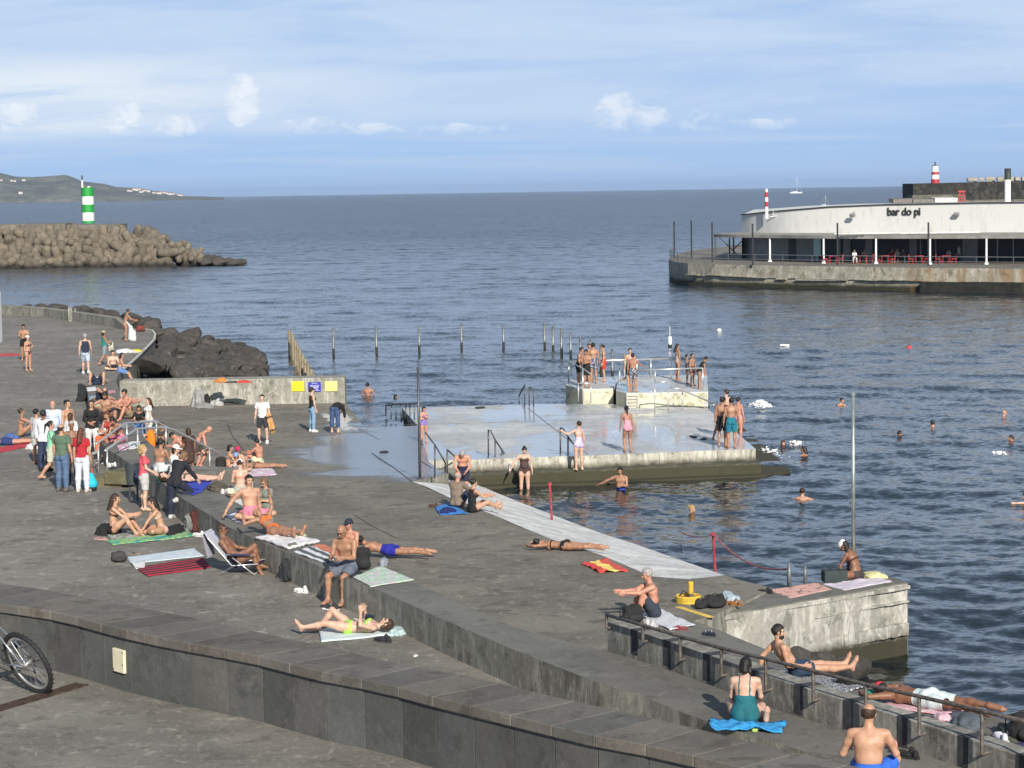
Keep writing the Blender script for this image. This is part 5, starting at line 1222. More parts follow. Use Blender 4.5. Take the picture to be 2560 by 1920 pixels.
def human(name, label, px, py, sf, head, pose, h=1.7, sex='m', skin='lt', hair='bk', hs='short', top=None, bot=None, tc=None, bc=None, hat=None, hc=None, shoe=None, build=1.0, group=None, dz=None, anchor=None, extra=None, yaw=0, glass=False, cat='person', **ov):
    D = dict(POSE[pose]); D.update(ov)
    s = h/1.75; f = sex == 'f'; bw = build
    z = V3((0, 0, 1)); sp = nrm3(D.get('sp', (0, 0, 1))); sp2 = nrm3(D.get('sp2', D.get('sp', (0, 0, 1))))
    fr = V3(D.get('fr', (0, 1, 0))); fr = nrm3(fr-sp*(fr @ sp)); rt = np.cross(fr, sp)
    fr2 = V3(D.get('fr', (0, 1, 0))); tw = D.get('tw', 0); rt2 = nrm3(np.cross(fr, sp2))
    if tw: rt2 = nrm3(rt2*math.cos(tw)+np.cross(sp2, rt2)*math.sin(tw))
    fr2 = np.cross(sp2, rt2)
    pel = V3((0, 0, 0)); waist = pel+sp*.20*s; chest = waist+nrm3(sp*.35+sp2)*.17*s; nb = chest+sp2*.14*s
    hd = nrm3(D.get('hd', sp2)); hb = nb+nrm3(sp2*.5+hd)*.075*s; hc_ = hb+hd*.105*s
    fc = V3(D.get('fc', fr2)); fc = nrm3(fc-hd*(fc @ hd))
    if yaw: fc = nrm3(fc*math.cos(yaw)+np.cross(hd, fc)*math.sin(yaw))
    hx = np.cross(fc, hd); HF = np.array([hx, fc, hd])
    hw = (.098 if f else .092)*s; sw = (.158 if f else .185)*s*(.5+.5*bw)
    J = {}
    for sd, q in (('L', -1), ('R', 1)):
        hip = pel+rt*q*hw*.95-sp*.015*s; kn = hip+nrm3(D['t'+sd])*.43*s; an = kn+nrm3(D['s'+sd])*.41*s
        shd = nrm3(D['s'+sd]); fo = D.get('fo'+sd)
        if fo is None:
            fo = V3((q*.15, 1, 0)); 
            if abs(shd[1]) > .75: fo = V3((q*.1, .25*np.sign(shd[1]), .95 if D.get('fr', (0, 1, 0))[2] >= 0 else -.9))
        fo = nrm3(fo)
        shl = nb+rt2*q*sw-sp2*.035*s; el = shl+nrm3(D['u'+sd])*.28*s; wr = el+nrm3(D['f'+sd])*.25*s
        hdn = nrm3(V3(D.get('h'+sd, D['f'+sd]))); J[sd] = (hip, kn, an, fo, shl, el, wr, hdn)
    r = s*bw; sr = s*(.6+.4*bw); mus = 1.0 if not f else .90
    P = []
    kx = 1.42 if not f else 1.36
    P.append(Pr(pel-sp*.02*s, pel+sp*.05*s, .108*r*(1.06 if f else 1), .104*r, 1.42, 'pel', rt))
    P.append(Pr(pel+sp*.06*s, waist, .100*r, (.098 if not f else .085)*r, 1.32, 'bel', rt))
    P.append(Pr(waist, chest, (.098 if not f else .086)*r, (.108 if not f else .097)*r, kx, 'che', nrm3(rt+rt2)))
    P.append(Pr(chest, nb-sp2*.055*s, .108*sr*mus, .082*sr*mus, kx+.1, 'che', rt2))
    P.append(Pr(nb-rt2*sw*.72-sp2*.035*s, nb+rt2*sw*.72-sp2*.035*s, .058*sr*mus, None, None, 'che'))
    P.append(Pr(nb-sp2*.03*s, hb+hd*.02*s, .060*sr*mus, .052*s, None, 'nek'))
    if bw > 1.08: P.append(El(pel+sp*.13*s+fr*.05*s, (.13*r, .11*r, .13*r), np.array([rt, fr, sp]), 'bel'))
    for q in (-1, 1):
        P.append(El(pel+rt*q*.07*s-fr*.055*s-sp*.035*s, (.085*r, .085*r, .095*r), np.array([rt, fr, sp]), 'pel'))
        if f: P.append(El(chest-sp2*.005*s+rt2*q*.072*s+fr2*.075*s, (.062*r, .060*r, .062*r), np.array([rt2, fr2, sp2]), 'che'))
        else: P.append(El(chest+sp2*.02*s+rt2*q*.075*s+fr2*.055*s, (.085*sr, .055*sr, .060*sr), np.array([rt2, fr2, sp2]), 'che')); P.append(El(chest+sp2*.03*s+rt2*q*.09*s-fr2*.05*s, (.075*sr, .05*sr, .09*sr), np.array([rt2, fr2, sp2]), 'che'))
    lg = 1.05 if f else 1.0
    hands = []
    for sd, q in (('L', -1), ('R', 1)):
        hip, kn, an, fo, shl, el, wr, hdn = J[sd]; tdir = nrm3(kn-hip); sdir = nrm3(an-kn)
        mid = hip+(kn-hip)*.35
        P.append(Pr(hip, mid, .088*r*lg, .083*r*lg, None, 'th'+sd)); P.append(Pr(mid, kn, .083*r*lg, .054*sr, None, 'th'+sd))
        cb = np.cross(nrm3(rt), sdir); cb = cb if cb @ fr < 0 else -cb
        if abs(sdir @ fr) > .9: cb = -V3(D.get('fr', (0, 0, 1))) 
        ca = kn+sdir*.13*s+nrm3(cb)*.016*s
        P.append(Pr(kn, ca, .053*sr, .055*sr*lg, None, 'sh'+sd)); P.append(Pr(ca, an, .055*sr*lg, .034*s, None, 'sh'+sd))
        heel = an+sdir*.04*s-fo*.045*s; ball = an+sdir*.052*s+fo*.12*s; toe = an+sdir*.058*s+fo*.175*s
        wd = nrm3(np.cross(fo, sdir))
        P.append(Pr(an, heel, .034*s, .030*s, None, 'ft'+sd)); P.append(Pr(heel, ball, .030*s, .026*s, 1.25, 'ft'+sd, wd)); P.append(Pr(an, ball, .034*s, .024*s, 1.3, 'ft'+sd, wd)); P.append(Pr(ball, toe, .025*s, .017*s, 1.7, 'ft'+sd, wd))
        P.append(Pr(shl-sp2*.005*s, shl+(el-shl)*.4, .055*sr*mus, .046*sr*mus, None, 'ua'+sd)); P.append(Pr(shl+(el-shl)*.4, el, .046*sr*mus, .036*sr*mus, None, 'ua'+sd))
        fb = el+(wr-el)*.3; P.append(Pr(el, fb, .037*sr*mus, .038*sr*mus, None, 'fa'+sd)); P.append(Pr(fb, wr, .038*sr*mus, .024*s, 1.15, 'fa'+sd, nrm3(np.cross(wr-el, V3((.1, .9, .3))))))
        pnrm = V3(D.get('n'+sd, -rt2*q)); wdv = nrm3(np.cross(hdn, pnrm)); pn2 = nrm3(np.cross(wdv, hdn)); pn2 = pn2 if pn2 @ pnrm > 0 else -pn2
        thumbside = wdv if wdv @ (fr2*.9+sp2*.1) > 0 else -wdv
        pe = wr+hdn*.085*s; H = [Pr(wr-hdn*.02*s, wr+hdn*.03*s, .024*s, .020*s, 1.25, '', wdv), Pr(wr+hdn*.03*s, pe-hdn*.01*s, .0165*s, .0150*s, 2.35, '', wdv)]
        for i, L in enumerate((.070, .080, .074, .058)):
            o_ = pe+wdv*(i-1.5)*.0205*s*(1 if thumbside @ wdv < 0 else -1)*-1; spd = nrm3(hdn+wdv*(i-1.5)*.07*(1 if thumbside @ wdv < 0 else -1)*-1+pn2*.12)
            m1 = o_+spd*L*.5*s; m2 = m1+nrm3(spd+pn2*.55)*L*.5*s
            H.append(Pr(o_-hdn*.012*s, m1, .0098*s, .0088*s)); H.append(Pr(m1, m2, .0088*s, .0072*s))
        tb = wr+hdn*.022*s+thumbside*.026*s; t1 = tb+nrm3(hdn*.75+thumbside*.7+pn2*.25)*.038*s; t2 = t1+nrm3(hdn+thumbside*.25+pn2*.3)*.032*s
        H.append(Pr(tb, t1, .0135*s, .0108*s)); H.append(Pr(t1, t2, .0108*s, .0085*s)); hands.append(H)
        P.append(Pr(wr, wr+hdn*.02*s, .023*s, .019*s, 1.2, 'fa'+sd, wdv))
    # head
    hs_ = s if h > 1.5 else s*(1+.25*(1.5-h))
    def hp(x, y, z_): return hc_+(hx*x+fc*y+hd*z_)*hs_
    Hd = [El(hp(0, -.012, .028), V3((.077, .094, .092))*hs_, HF), El(hp(0, .022, -.04), V3((.058, .066, .075))*hs_, HF), El(hp(0, .050, -.082), V3((.028, .026, .022))*hs_, HF),
          Pr(hp(0, .082, .018), hp(0, .104, -.018), .010*hs_, .014*hs_), El(hp(-.03, .074, .034), V3((.026, .012, .008))*hs_, HF), El(hp(.03, .074, .034), V3((.026, .012, .008))*hs_, HF),
          El(hp(0, .084, -.046), V3((.024, .010, .010))*hs_, HF)]
    for q in (-1, 1): Hd.append(El(hp(q*.078, -.008, -.005), V3((.011, .020, .032))*hs_, HF)); Hd.append(El(hp(q*.042, .055, -.018), V3((.022, .024, .026))*hs_, HF))
    P.append(El(hp(0, -.01, .0), V3((.070, .080, .085))*hs_, HF, 'hed'))
    neckp = Pr(nb, hb+hd*.03*s, .056*sr*mus, .052*s)
    # placing
    base = S(sf, px, py) if not isinstance(sf, Vector) else sf
    dist = max(20, base.y); px1 = dist/2278
    hb_ = min(.026, max(.0125, .62*px1)); hh = min(.013, max(.0075, .33*px1)); hf = min(.011, max(.0062, .26*px1))
    V, F = surf(P, hb_, .028*s); Vh, Fh = surf(Hd+[neckp], hh, .014*s); HV = [surf(H, hf, .007*s) for H in hands]
    zmin = V[:, 2].min()
    # labels for the body vertices
    best = np.full(len(V), 1e9); lab = np.zeros(len(V), int); tt = np.zeros(len(V)); labs = [p.lab for p in P]
    for i, p in enumerate(P):
        d, t = p.d(V); m = d < best; best[m] = d[m]; lab[m] = i; tt[m] = t[m]
    L = np.array(labs)[lab]
    # spine parameter
    ts = np.clip(((V-pel) @ sp)/(.20*s), -1, 1); above = ((V-waist) @ sp) > 0
    sv = np.where(above, .40+.60*np.clip(((V-waist) @ sp2)/(np.linalg.norm(nb-waist)), 0, 1.2), .40*ts)
    tor = np.isin(L, ['pel', 'bel', 'che']); legu = np.full(len(V), 9.); armu = np.full(len(V), 9.)
    for sd in 'LR':
        hip, kn, an, fo, shl, el, wr, hdn = J[sd]
        m = L == 'th'+sd; legu[m] = .5*((V[m]-hip) @ (kn-hip))/((kn-hip) @ (kn-hip)); m = L == 'sh'+sd; legu[m] = .5+.5*((V[m]-kn) @ (an-kn))/((an-kn) @ (an-kn)); m = L == 'ft'+sd; legu[m] = 1.2
        m = L == 'ua'+sd; armu[m] = .5*((V[m]-shl) @ (el-shl))/((el-shl) @ (el-shl)); m = L == 'fa'+sd; armu[m] = .5+.5*((V[m]-el) @ (wr-el))/((wr-el) @ (wr-el))
    leg = legu < 5; arm = armu < 5; fy = (V-(pel+waist)/2) @ fr; fx = (V-pel) @ rt; fx2 = (V-nb) @ rt2; fy2 = (V-chest) @ fr2
    root = bpy.data.objects.new(name, None); col.objects.link(root); root.empty_display_size = .3
    tag(root, label, cat, group)
    # facial features
    def fmask(c, rad, V_, F_): cc = V_[F_].mean(1); return (((cc-c)/1.) @ HF.T/np.array(rad)/hs_ )
    fm = np.zeros(len(Fh), int)
    for q in (-1, 1):
        e_ = fmask(hp(q*.031, .086, .014), (.0165, .03, .0085), Vh, Fh); fm[(e_**2).sum(1) < 1] = 1
    e_ = fmask(hp(0, .094, -.046), (.026, .03, .0075), Vh, Fh); fm[(e_**2).sum(1) < 1] = 2
    msk = mskin(SK[skin])
    parts = [(V, F, 0), (Vh, Fh, fm)]+[(a, b, 0) for a, b in HV]
    npmesh('body', parts, [msk, mEye, mLip], root)
    def garment(nm, mask, off, mat):
        v, f_ = pick(V, F, mask, off)
        if len(f_): npmesh(nm, [(v, f_, 0)], [mat], root)
    ker = .004+hb_*.25
    # lower clothes
    brief = (tor & (sv < (.16 if f else .20)) ) | (leg & (legu < .075+.05*(fy < -.02)))
    if bot == 'briefs': garment('swim_bottoms', (tor & (sv < .17)) | (leg & (legu < .10)), ker, mcloth(bc))
    elif bot == 'bikini':
        side = np.abs(fx)/(.15*s); lowcut = sv < .15-.0*side; m = (tor & lowcut) | (leg & (legu < .06)); m &= ~((sv < .02) & (side > .72) & (fy > -.01)); garment('bikini_bottom', m, ker, mcloth(bc, 'floral' if hat == 'x' else 'cloth'))
    elif bot in ('shorts', 'trunks', 'trousers', 'print', 'crop'):
        U = {'shorts': .42, 'trunks': .27, 'trousers': .985, 'print': .36, 'crop': .82}[bot]; m = (tor & (sv < (.32 if bot != 'trousers' else .38))) | (leg & (legu < U))
        o_ = np.where(leg, ker+.010*s+.016*s*np.clip(legu, 0, 1)*(1 if bot != 'trousers' else .5), ker+.005)
        garment({'trunks': 'swim_trunks', 'print': 'swim_shorts', 'trousers': 'trousers', 'crop': 'trousers'}.get(bot, 'shorts'), m, o_, mcloth(bc, 'print' if bot == 'print' else 'cloth'))
    elif bot == 'one':
        m = (tor & (sv < .15)) | (leg & (legu < .05)); m |= tor & (sv < .80) & (sv > .1) & ~((fy2 < 0) & (sv > .50)); m |= (np.abs(np.abs(fx2)-.075*s) < .016*s) & tor & (sv > .5); garment('swimsuit', m, ker, mcloth(bc))
    if bot == 'skirt':
        kL, kR = J['L'][1], J['R'][1]; hL, hR = J['L'][0], J['R'][0]; c0 = pel+sp*.02*s; c1 = pel*.45+(kL+kR)*.275
        v, f_ = surf([Pr(c0, c1, .125*r, .135*r, 1.5, '', rt), Pr(hL, hL+(kL-hL)*.7, .10*r, .105*r), Pr(hR, hR+(kR-hR)*.7, .10*r, .105*r)], hb_, .04); npmesh('skirt', [(v, f_, 0)], [mcloth(bc)], root)
    # upper clothes
    if top == 'tee': garment('t_shirt', (tor & (sv > .0) & (sv < 1.02)) | (arm & (armu < .30)), np.where(arm, ker+.012*s, ker+.010*s+.012*s*np.clip(.5-sv, 0, .5)), mcloth(tc))
    elif top == 'shirt': garment('shirt', (tor & (sv > -.15) & (sv < 1.05)) | (arm & (armu < .92)) | (leg & (legu < .05)), np.where(arm, ker+.010*s, ker+.014*s), mcloth(tc))
    elif top == 'vest': garment('vest_top', (tor & (sv > -.02) & (sv < .98) & (np.abs(fx2) < .15*s)) , ker+.006*s, mcloth(tc))
    elif top == 'bikini':
        m = tor & (((sv > .60) & (sv < .69)) | ((sv > .55) & (sv < .80) & (fy2 > .045*s) & (np.abs(fx2) < .12*s) & (np.abs(fx2) > .012*s))); garment('bikini_top', m, ker, mcloth(tc))
    elif top == 'crop': garment('crop_top', (tor & (sv > .45) & (sv < 1.0)) | (arm & (armu < .08)), ker+.004, mcloth(tc))
    elif top == 'dress':
        garment('dress', (tor & (sv > -.1) & (sv < 1.02)) | (arm & (armu < .30)) | (leg & (legu < .1)), ker+.014*s, mcloth(tc))
        kL, kR = J['L'][1], J['R'][1]; v, f_ = surf([Pr(pel+sp*.08*s, pel*.3+(kL+kR)*.35, .125*r, .145*r, 1.45, '', rt)], hb_, .02); npmesh('dress_skirt', [(v, f_, 0)], [mcloth(tc)], root)
    if shoe is not None: garment('shoes', (legu > 1.1) & leg | (leg & (legu > .95)), ker+.008, mcloth(shoe))
    # hair and hats
    hrn = lambda v: v+(V3(v)-hc_)*(.07*vnoise(V3(v)*9, int(px))+.05*vnoise(V3(v)*26, 3))[:, None]*min(1, s)
    hm = M(HR.get(hair, HR['bk']), .55, var=.35, scale=60, bump=.5, name='hair'); hp_ = []
    def loc(X): return ((X-hc_) @ HF.T)/hs_
    def cut_face(X): q = loc(X); return -np.maximum.reduce([.034-q[..., 1]+np.clip(-q[..., 2], 0, 1)*.35, q[..., 2]-.062])*hs_
    def cut_low(X, z0): q = loc(X); return (z0-q[..., 2]+np.clip(q[..., 1], 0, 1)*.6)*hs_
    cap_ = El(hp(0, -.018, .034), V3((.087, .104, .100))*hs_, HF)
    if hs == 'short': v, f_ = surf([cap_], hh, .01, [cut_face, lambda X: cut_low(X, -.052)]); npmesh('hair', [(hrn(v), f_, 0)], [hm], root)
    elif hs == 'bald_ring':
        v, f_ = surf([cap_], hh, .01, [cut_face, lambda X: cut_low(X, -.06), lambda X: (loc(X)[..., 2]-.055)*hs_]); npmesh('hair', [(hrn(v), f_, 0)], [hm], root)
    elif hs in ('long', 'pony', 'bun', 'bob'):
        q = [cap_]; down = nrm3(V3((0, 0, -1))-fc*.25) if sp[2] > .45 else -sp
        b0 = hp(0, -.075, -.01)
        if hs == 'long': q += [Pr(hp(-.03, -.06, -.02), hp(-.03, -.07, -.02)+down*.24*s-fr2*.02, .052*hs_, .035*hs_), Pr(hp(.035, -.06, -.02), hp(.035, -.07, -.02)+down*.22*s-fr2*.02, .052*hs_, .03*hs_), Pr(hp(.0, -.09, 0), hp(0, -.10, 0)+down*.28*s-fr2*.03, .055*hs_, .03*hs_)]
        elif hs == 'pony': q += [Pr(hp(0, -.11, .04), hp(0, -.14, .02), .03*hs_), Pr(hp(0, -.14, .02), hp(0, -.13, .0)+down*.24*s, .032*hs_, .014*hs_)]
        elif hs == 'bun': q += [El(hp(0, -.105, .06), V3((.045, .045, .045))*hs_, HF)]
        else: q += [Pr(hp(-.06, -.03, 0), hp(-.065, -.03, -.09), .032*hs_), Pr(hp(.06, -.03, 0), hp(.065, -.03, -.09), .032*hs_), Pr(hp(0, -.08, 0), hp(0, -.08, -.09), .05*hs_)]
        v, f_ = surf(q, hh, .02, [cut_face]+([lambda X: cut_low(X, -.06)] if hs == 'bun' else [])); npmesh('hair', [(hrn(v), f_, 0)], [hm], root)
    if D.get('beard'):
        v, f_ = surf([El(hp(0, .030, -.062), V3((.062, .066, .062))*hs_, HF)], hh, .01, [lambda X: (loc(X)[..., 2]+.035)*hs_, lambda X: (.01-loc(X)[..., 1])*hs_]); npmesh('beard', [(v, f_, 0)], [hm], root)
    if hat:
        hmx = mcloth(hc); top_ = El(hp(0, -.012, .045), V3((.092, .112, .098))*hs_, HF); zc = lambda X: (.030-loc(X)[..., 2])*hs_
        q = [(surf([top_], hh, .01, [zc]))]
        if hat == 'cap': q.append(surf([El(hp(0, .11, .040), V3((.068, .082, .010))*hs_, HF)], hh, .005))
        if hat in ('bucket', 'sun'): R_ = .135 if hat == 'bucket' else .17; q.append(surf([El(hp(0, -.01, .030), V3((R_, R_*1.05, .013))*hs_, HF)], hh, .005))
        if hat == 'turban': q.append(surf([El(hp(0, -.05, .075), V3((.075, .085, .06))*hs_, HF)], hh, .02))
        npmesh({'cap': 'cap', 'bucket': 'sun_hat', 'sun': 'sun_hat', 'turban': 'head_towel', 'swimcap': 'swim_cap'}.get(hat, 'cap'), [(a, b, 0) for a, b in q], [hmx], root)
    if glass:
        v, f_ = surf([El(hp(-.033, .094, .014), V3((.026, .008, .018))*hs_, HF), El(hp(.033, .094, .014), V3((.026, .008, .018))*hs_, HF), Pr(hp(-.08, .02, .018), hp(-.055, .085, .018), .004*hs_), Pr(hp(.08, .02, .018), hp(.055, .085, .018), .004*hs_), Pr(hp(-.01, .098, .016), hp(.01, .098, .016), .004*hs_)], max(.006, hh*.7), .004); npmesh('sunglasses', [(v, f_, 0)], [M((.012, .012, .014), .15, name='dark_lens')], root)
    th = R(head); 
    if anchor is None: anchor = 'feet' if pose in ('stand', 'walk', 'bend') else 'pelvis'
    if anchor == 'feet': ax_, ay_ = (J['L'][2]+J['R'][2])[:2]/2
    elif anchor == 'head': ax_, ay_ = hc_[:2]
    else: ax_, ay_ = 0, 0
    zoff = -zmin if dz is None else dz
    if pose == 'edge' and dz is None: zoff = .105*r
    if pose == 'swim': zoff = -float(hc_[2])+.10*s+(dz+.31)
    off_ = Vector((-ax_, -ay_, 0)); c_, s__ = math.cos(th), math.sin(th)
    root.location = base+Vector((off_.x*c_-off_.y*s__, off_.x*s__+off_.y*c_, zoff)); root.rotation_euler = (0, 0, th)
    root['_j'] = 0; del root['_j']
    Mx = Matrix.Translation(root.location) @ Matrix.Rotation(th, 4, 'Z')
    root_info = {k_: [Mx @ Vector(tuple(float(c) for c in q_)) for q_ in J[k_][:7]] for k_ in 'LR'}; root_info['head'] = Mx @ Vector(tuple(float(c) for c in hc_)); root_info['pel'] = Mx @ Vector((0, 0, 0)); root_info['M'] = Mx
    return root_info
H = human
Pn = 'person'
def p(label, *a, **k): return H(Pn, label, *a, **k)
BK, NV, WT, GY = (.012, .012, .014), (.018, .026, .06), (.74, .74, .74), (.30, .30, .31)
hold = dict(uL=(-.15,.25,-1), fL=(.35,.9,.15), uR=(.15,.25,-1), fR=(-.35,.9,.15))     # both forearms raised in front
hug = dict(uL=(-.12,.2,-1), fL=(.8,.5,.45), uR=(.12,.2,-1), fR=(-.8,.5,.45))
hips = dict(uL=(-.8,-.15,-.7), fL=(.75,.35,-.4))
# ---- far part of the terrace
p('shirtless man with black hair looking down behind the woman in the brown bikini', 62, 903, 'T', 180, 'stand', 1.75, skin='tan', bot='trunks', bc=BK, hd=(0,.35,1), fc=(0,1,-.6), **hold)
p('woman in brown bikini and white cap, hand on hip, on the far left terrace', 71, 928, 'T', 235, 'stand', 1.58, 'f', 'lt', 'br', 'bob', 'bikini', 'bikini', (.10,.04,.03), (.10,.04,.03), 'cap', WT, **hips)
p('man walking away in a sleeveless navy top and pale blue shorts', 215, 936, 'T', 10, 'walk', 1.80, 'm', 'fair', 'gy', 'short', 'vest', 'shorts', NV, (.42,.50,.58), shoe=WT)
p('woman in teal top, grey shorts and straw hat carrying a white bag', 259, 914, 'T', 300, 'walk', 1.62, 'f', 'tan', 'bk', 'bob', 'vest', 'shorts', (.01,.22,.20), (.22,.25,.27), 'sun', (.45,.36,.22), **hold)
p('tall woman in beige bikini holding up a white towel near the curved kerb', 314, 852, 'T', 290, 'stand', 1.70, 'f', 'tan', 'br', 'bun', 'bikini', 'bikini', (.42,.25,.16), (.42,.25,.16), hd=(0,.4,1), uR=(.2,.7,-.7), fR=(0,.9,-.3), uL=(-.2,.6,-.8), fL=(0,.9,-.3), sp=(0,.12,1), sp2=(0,.3,1))
p('dark haired person with bare back and black shorts sitting on the terrace edge', 283, 926, 'T', 200, 'sitx', 1.68, 'm', 'fair', 'bk', 'short', None, 'shorts', None, BK, fr=(0,1,0))
p('person in sunglasses sitting on the curved kerb with legs hanging over the mossy wall', 300, 931, 'T', 275, 'edge', 1.66, 'f', 'lt', 'bk', 'bob', 'bikini', 'shorts', (.3,.05,.06), (.12,.22,.45), glass=True, tL=(-.12,1,-.35), tR=(.12,1,-.35), sL=(0,.45,-.9), sR=(0,.45,-.9), hd=(0,.15,1), fc=(0,1,0))
p('sunbather lying with knees raised in navy shorts, topmost on the bench wall', 243, 962, 'B', 185, 'backk', 1.72, 'm', 'lt', 'br', 'short', 'tee', 'shorts', WT, NV, tL=(-.5,.55,.85), tR=(.35,.55,.85))
p('sunbather in navy shorts lying with one knee crossed over the other, below the topmost one', 256, 1008, 'B', 182, 'backk', 1.75, 'm', 'lt', 'br', 'short', None, 'shorts', None, NV, tR=(.05,.55,.9), sR=(-.45,.7,-.2), hat='cap', hc=(.6,.25,.3))
p('shirtless man leaning over sideways beside the mossy wall on the bench top', 318, 1048, 'B', 150, 'sit', 1.76, 'm', 'red', 'bk', 'short', None, 'trunks', None, (.4,.32,.2), hd=(0,.5,1), fc=(0,1,-.5))
p('person in patterned blue and white headscarf reclining on the bench wall by the mossy wall', 303, 1017, 'B', 330, 'back', 1.6, 'f', 'red', 'bk', 'short', 'bikini', 'bikini', (.5,.2,.2), (.5,.2,.2), 'swimcap', (.18,.22,.36))
p('dark haired bearded man hunched forward with folded arms on the bench wall', 266, 1062, 'B', 178, 'sit', 1.76, 'm', 'tan', 'bk', 'short', None, 'trunks', None, (.04,.03,.03), beard=1, hd=(0,.7,1), fc=(0,1,-1), tL=(-.6,.7,.4), tR=(.6,.7,.4), uL=(-.75,.45,-.4), fL=(.8,.5,-.2), uR=(.75,.45,-.4), fR=(-.8,.5,-.2))
p('young woman with long dark hair and black vest sitting in front of the steps', 332, 1098, 'D', 160, 'edge', 1.64, 'f', 'tan', 'br', 'long', 'vest', 'trousers', BK, (.35,.48,.58), dz=.55)
p('girl in black top and blue jeans with white shoes sitting on the steps', 350, 1100, 'D', 185, 'edge', 1.64, 'f', 'lt', 'bk', 'bob', 'tee', 'trousers', BK, (.10,.20,.42), shoe=WT, dz=.55)
p('girl with very long brown hair, white T-shirt and white shorts standing on the deck', 374, 1108, 'D', 120, 'stand', 1.64, 'f', 'fair', 'br', 'long', 'tee', 'shorts', WT, WT)
p('smiling woman in black top and wide white trousers facing the camera', 232, 1139, 'T', 190, 'stand', 1.64, 'f', 'lt', 'br', 'long', 'shirt', 'trousers', BK, WT, build=1.05, glass=True, uL=(-.3,.0,-1), fL=(.7,.6,-.3), uR=(.3,.0,-1), fR=(-.7,.6,-.4))
p('woman in orange trousers and red top sitting on the bench wall with sneakers dangling', 277, 1098, 'B', 150, 'edge', 1.64, 'f', 'lt', 'rd', 'long', 'vest', 'trousers', (.42,.06,.05), (.62,.14,.05), shoe=(.3,.3,.3))
p('barefoot woman with dark bob leaning forward in pink shorts beside the orange trousers', 300, 1104, 'B', 150, 'edge', 1.64, 'f', 'tan', 'bk', 'bob', 'bikini', 'shorts', (.2,.05,.05), (.60,.18,.30), sp2=(0,.7,.8), hd=(0,.8,.7), fc=(0,.6,-1))
# ---- crowd at the left
p('woman in beige bikini sitting upright with arms on her knees at the left edge', 54, 1093, 'T', 280, 'sit', 1.64, 'f', 'tan', 'br', 'bun', 'bikini', 'bikini', (.40,.24,.15), (.40,.24,.15), uL=(-.1,.9,-.4), fL=(0,1,-.1), uR=(.1,.9,-.4), fR=(0,1,-.1), hd=(0,0,1))
p('man in blue trunks lying face down on a red towel at the left edge', 12, 1113, 'T', 105, 'prone', 1.72, 'm', 'red', 'bk', 'short', None, 'trunks', None, (.02,.04,.14))
p('dark haired woman in grey shirt behind the man in the white shirt', 94, 1160, 'T', 330, 'stand', 1.60, 'f', 'lt', 'bk', 'bun', 'tee', 'shorts', (.5,.5,.5), (.45,.45,.43))
p('black haired man in loose white shirt and jeans seen from behind in the standing crowd', 113, 1178, 'T', 345, 'stand', 1.72, 'm', 'dk', 'bk', 'short', 'shirt', 'trousers', (.70,.72,.76), (.03,.045,.10), shoe=BK, build=1.05)
p('bald man with grey beard and light blue shirt facing the camera', 136, 1150, 'T', 185, 'stand', 1.74, 'm', 'red', 'gy', 'none', 'shirt', 'trousers', (.50,.58,.76), (.03,.03,.04), shoe=BK, build=1.14, beard=1)
p('bare chested young man with short black hair looking right in the standing crowd', 172, 1148, 'T', 240, 'stand', 1.74, 'm', 'lt', 'bk', 'short', None, 'shorts', None, NV)
p('brown haired person wrapped in white, seen from behind in the standing crowd', 180, 1163, 'T', 340, 'stand', 1.50, 'f', 'lt', 'br', 'bob', 'shirt', 'skirt', WT, WT, build=1.1)
p('woman in mint green top and ponytail striding to the right', 126, 1200, 'T', 285, 'walk', 1.64, 'f', 'lt', 'bk', 'pony', 'tee', 'shorts', (.25,.58,.38), (.50,.52,.42))
p('balding man in dark green T-shirt and blue jeans standing with his back turned', 157, 1229, 'T', 335, 'stand', 1.76, 'm', 'lt', 'bk', 'bald_ring', 'tee', 'trousers', (.10,.16,.11), (.09,.15,.26), shoe=(.12,.11,.10), build=1.08)
p('suntanned older man with bare chest and dark brown trousers facing the camera', 183, 1213, 'T', 190, 'stand', 1.72, 'm', 'dk', 'gy', 'short', None, 'trousers', None, (.055,.03,.022), shoe=BK)
p('woman with long brown hair, red blouse and white jeans carrying a turquoise bag', 207, 1231, 'T', 350, 'stand', 1.68, 'f', 'lt', 'rd', 'long', 'tee', 'trousers', (.42,.02,.03), (.66,.70,.76), shoe=(.5,.45,.4), build=1.04)
p('fair haired woman in coral T-shirt and grey shorts beside the litter bin', 361, 1277, 'T', 290, 'stand', 1.62, 'f', 'fair', 'bl', 'bob', 'tee', 'shorts', (.66,.10,.13), (.50,.50,.48), **dict(uR=(.15,.1,-1), fR=(-.1,.8,-.5), uL=(-.15,.1,-1), fL=(.1,.8,-.5)), build=1.05)
p('woman in navy jumper and navy trousers leaning over the bench wall with one knee up', 436, 1297, 'T', 335, 'stand', 1.68, 'f', 'lt', 'lb', 'bob', 'shirt', 'trousers', (.015,.017,.025), (.018,.025,.05), shoe=(.5,.5,.5), sp=(.1,.30,1), sp2=(.15,.55,1), hd=(.2,.8,.8), fc=(.3,1,-.6), tR=(.35,.75,-.55), sR=(-.5,-.7,-.45), uR=(.3,.5,-.8), fR=(.2,.6,-.7), anchor='feet')
p('person in white shirt and white cap with dark hair sitting on the bench wall', 437, 1198, 'B', 250, 'sitx', 1.62, 'f', 'fair', 'bk', 'bob', 'shirt', 'trousers', WT, (.05,.06,.09), 'cap', WT)
p('child in a dark green cap bending over the orange towel', 391, 1112, 'D', 100, 'sit', 1.30, 'm', 'lt', 'br', 'short', None, 'trunks', None, (.1,.1,.1), 'cap', (.02,.05,.04))
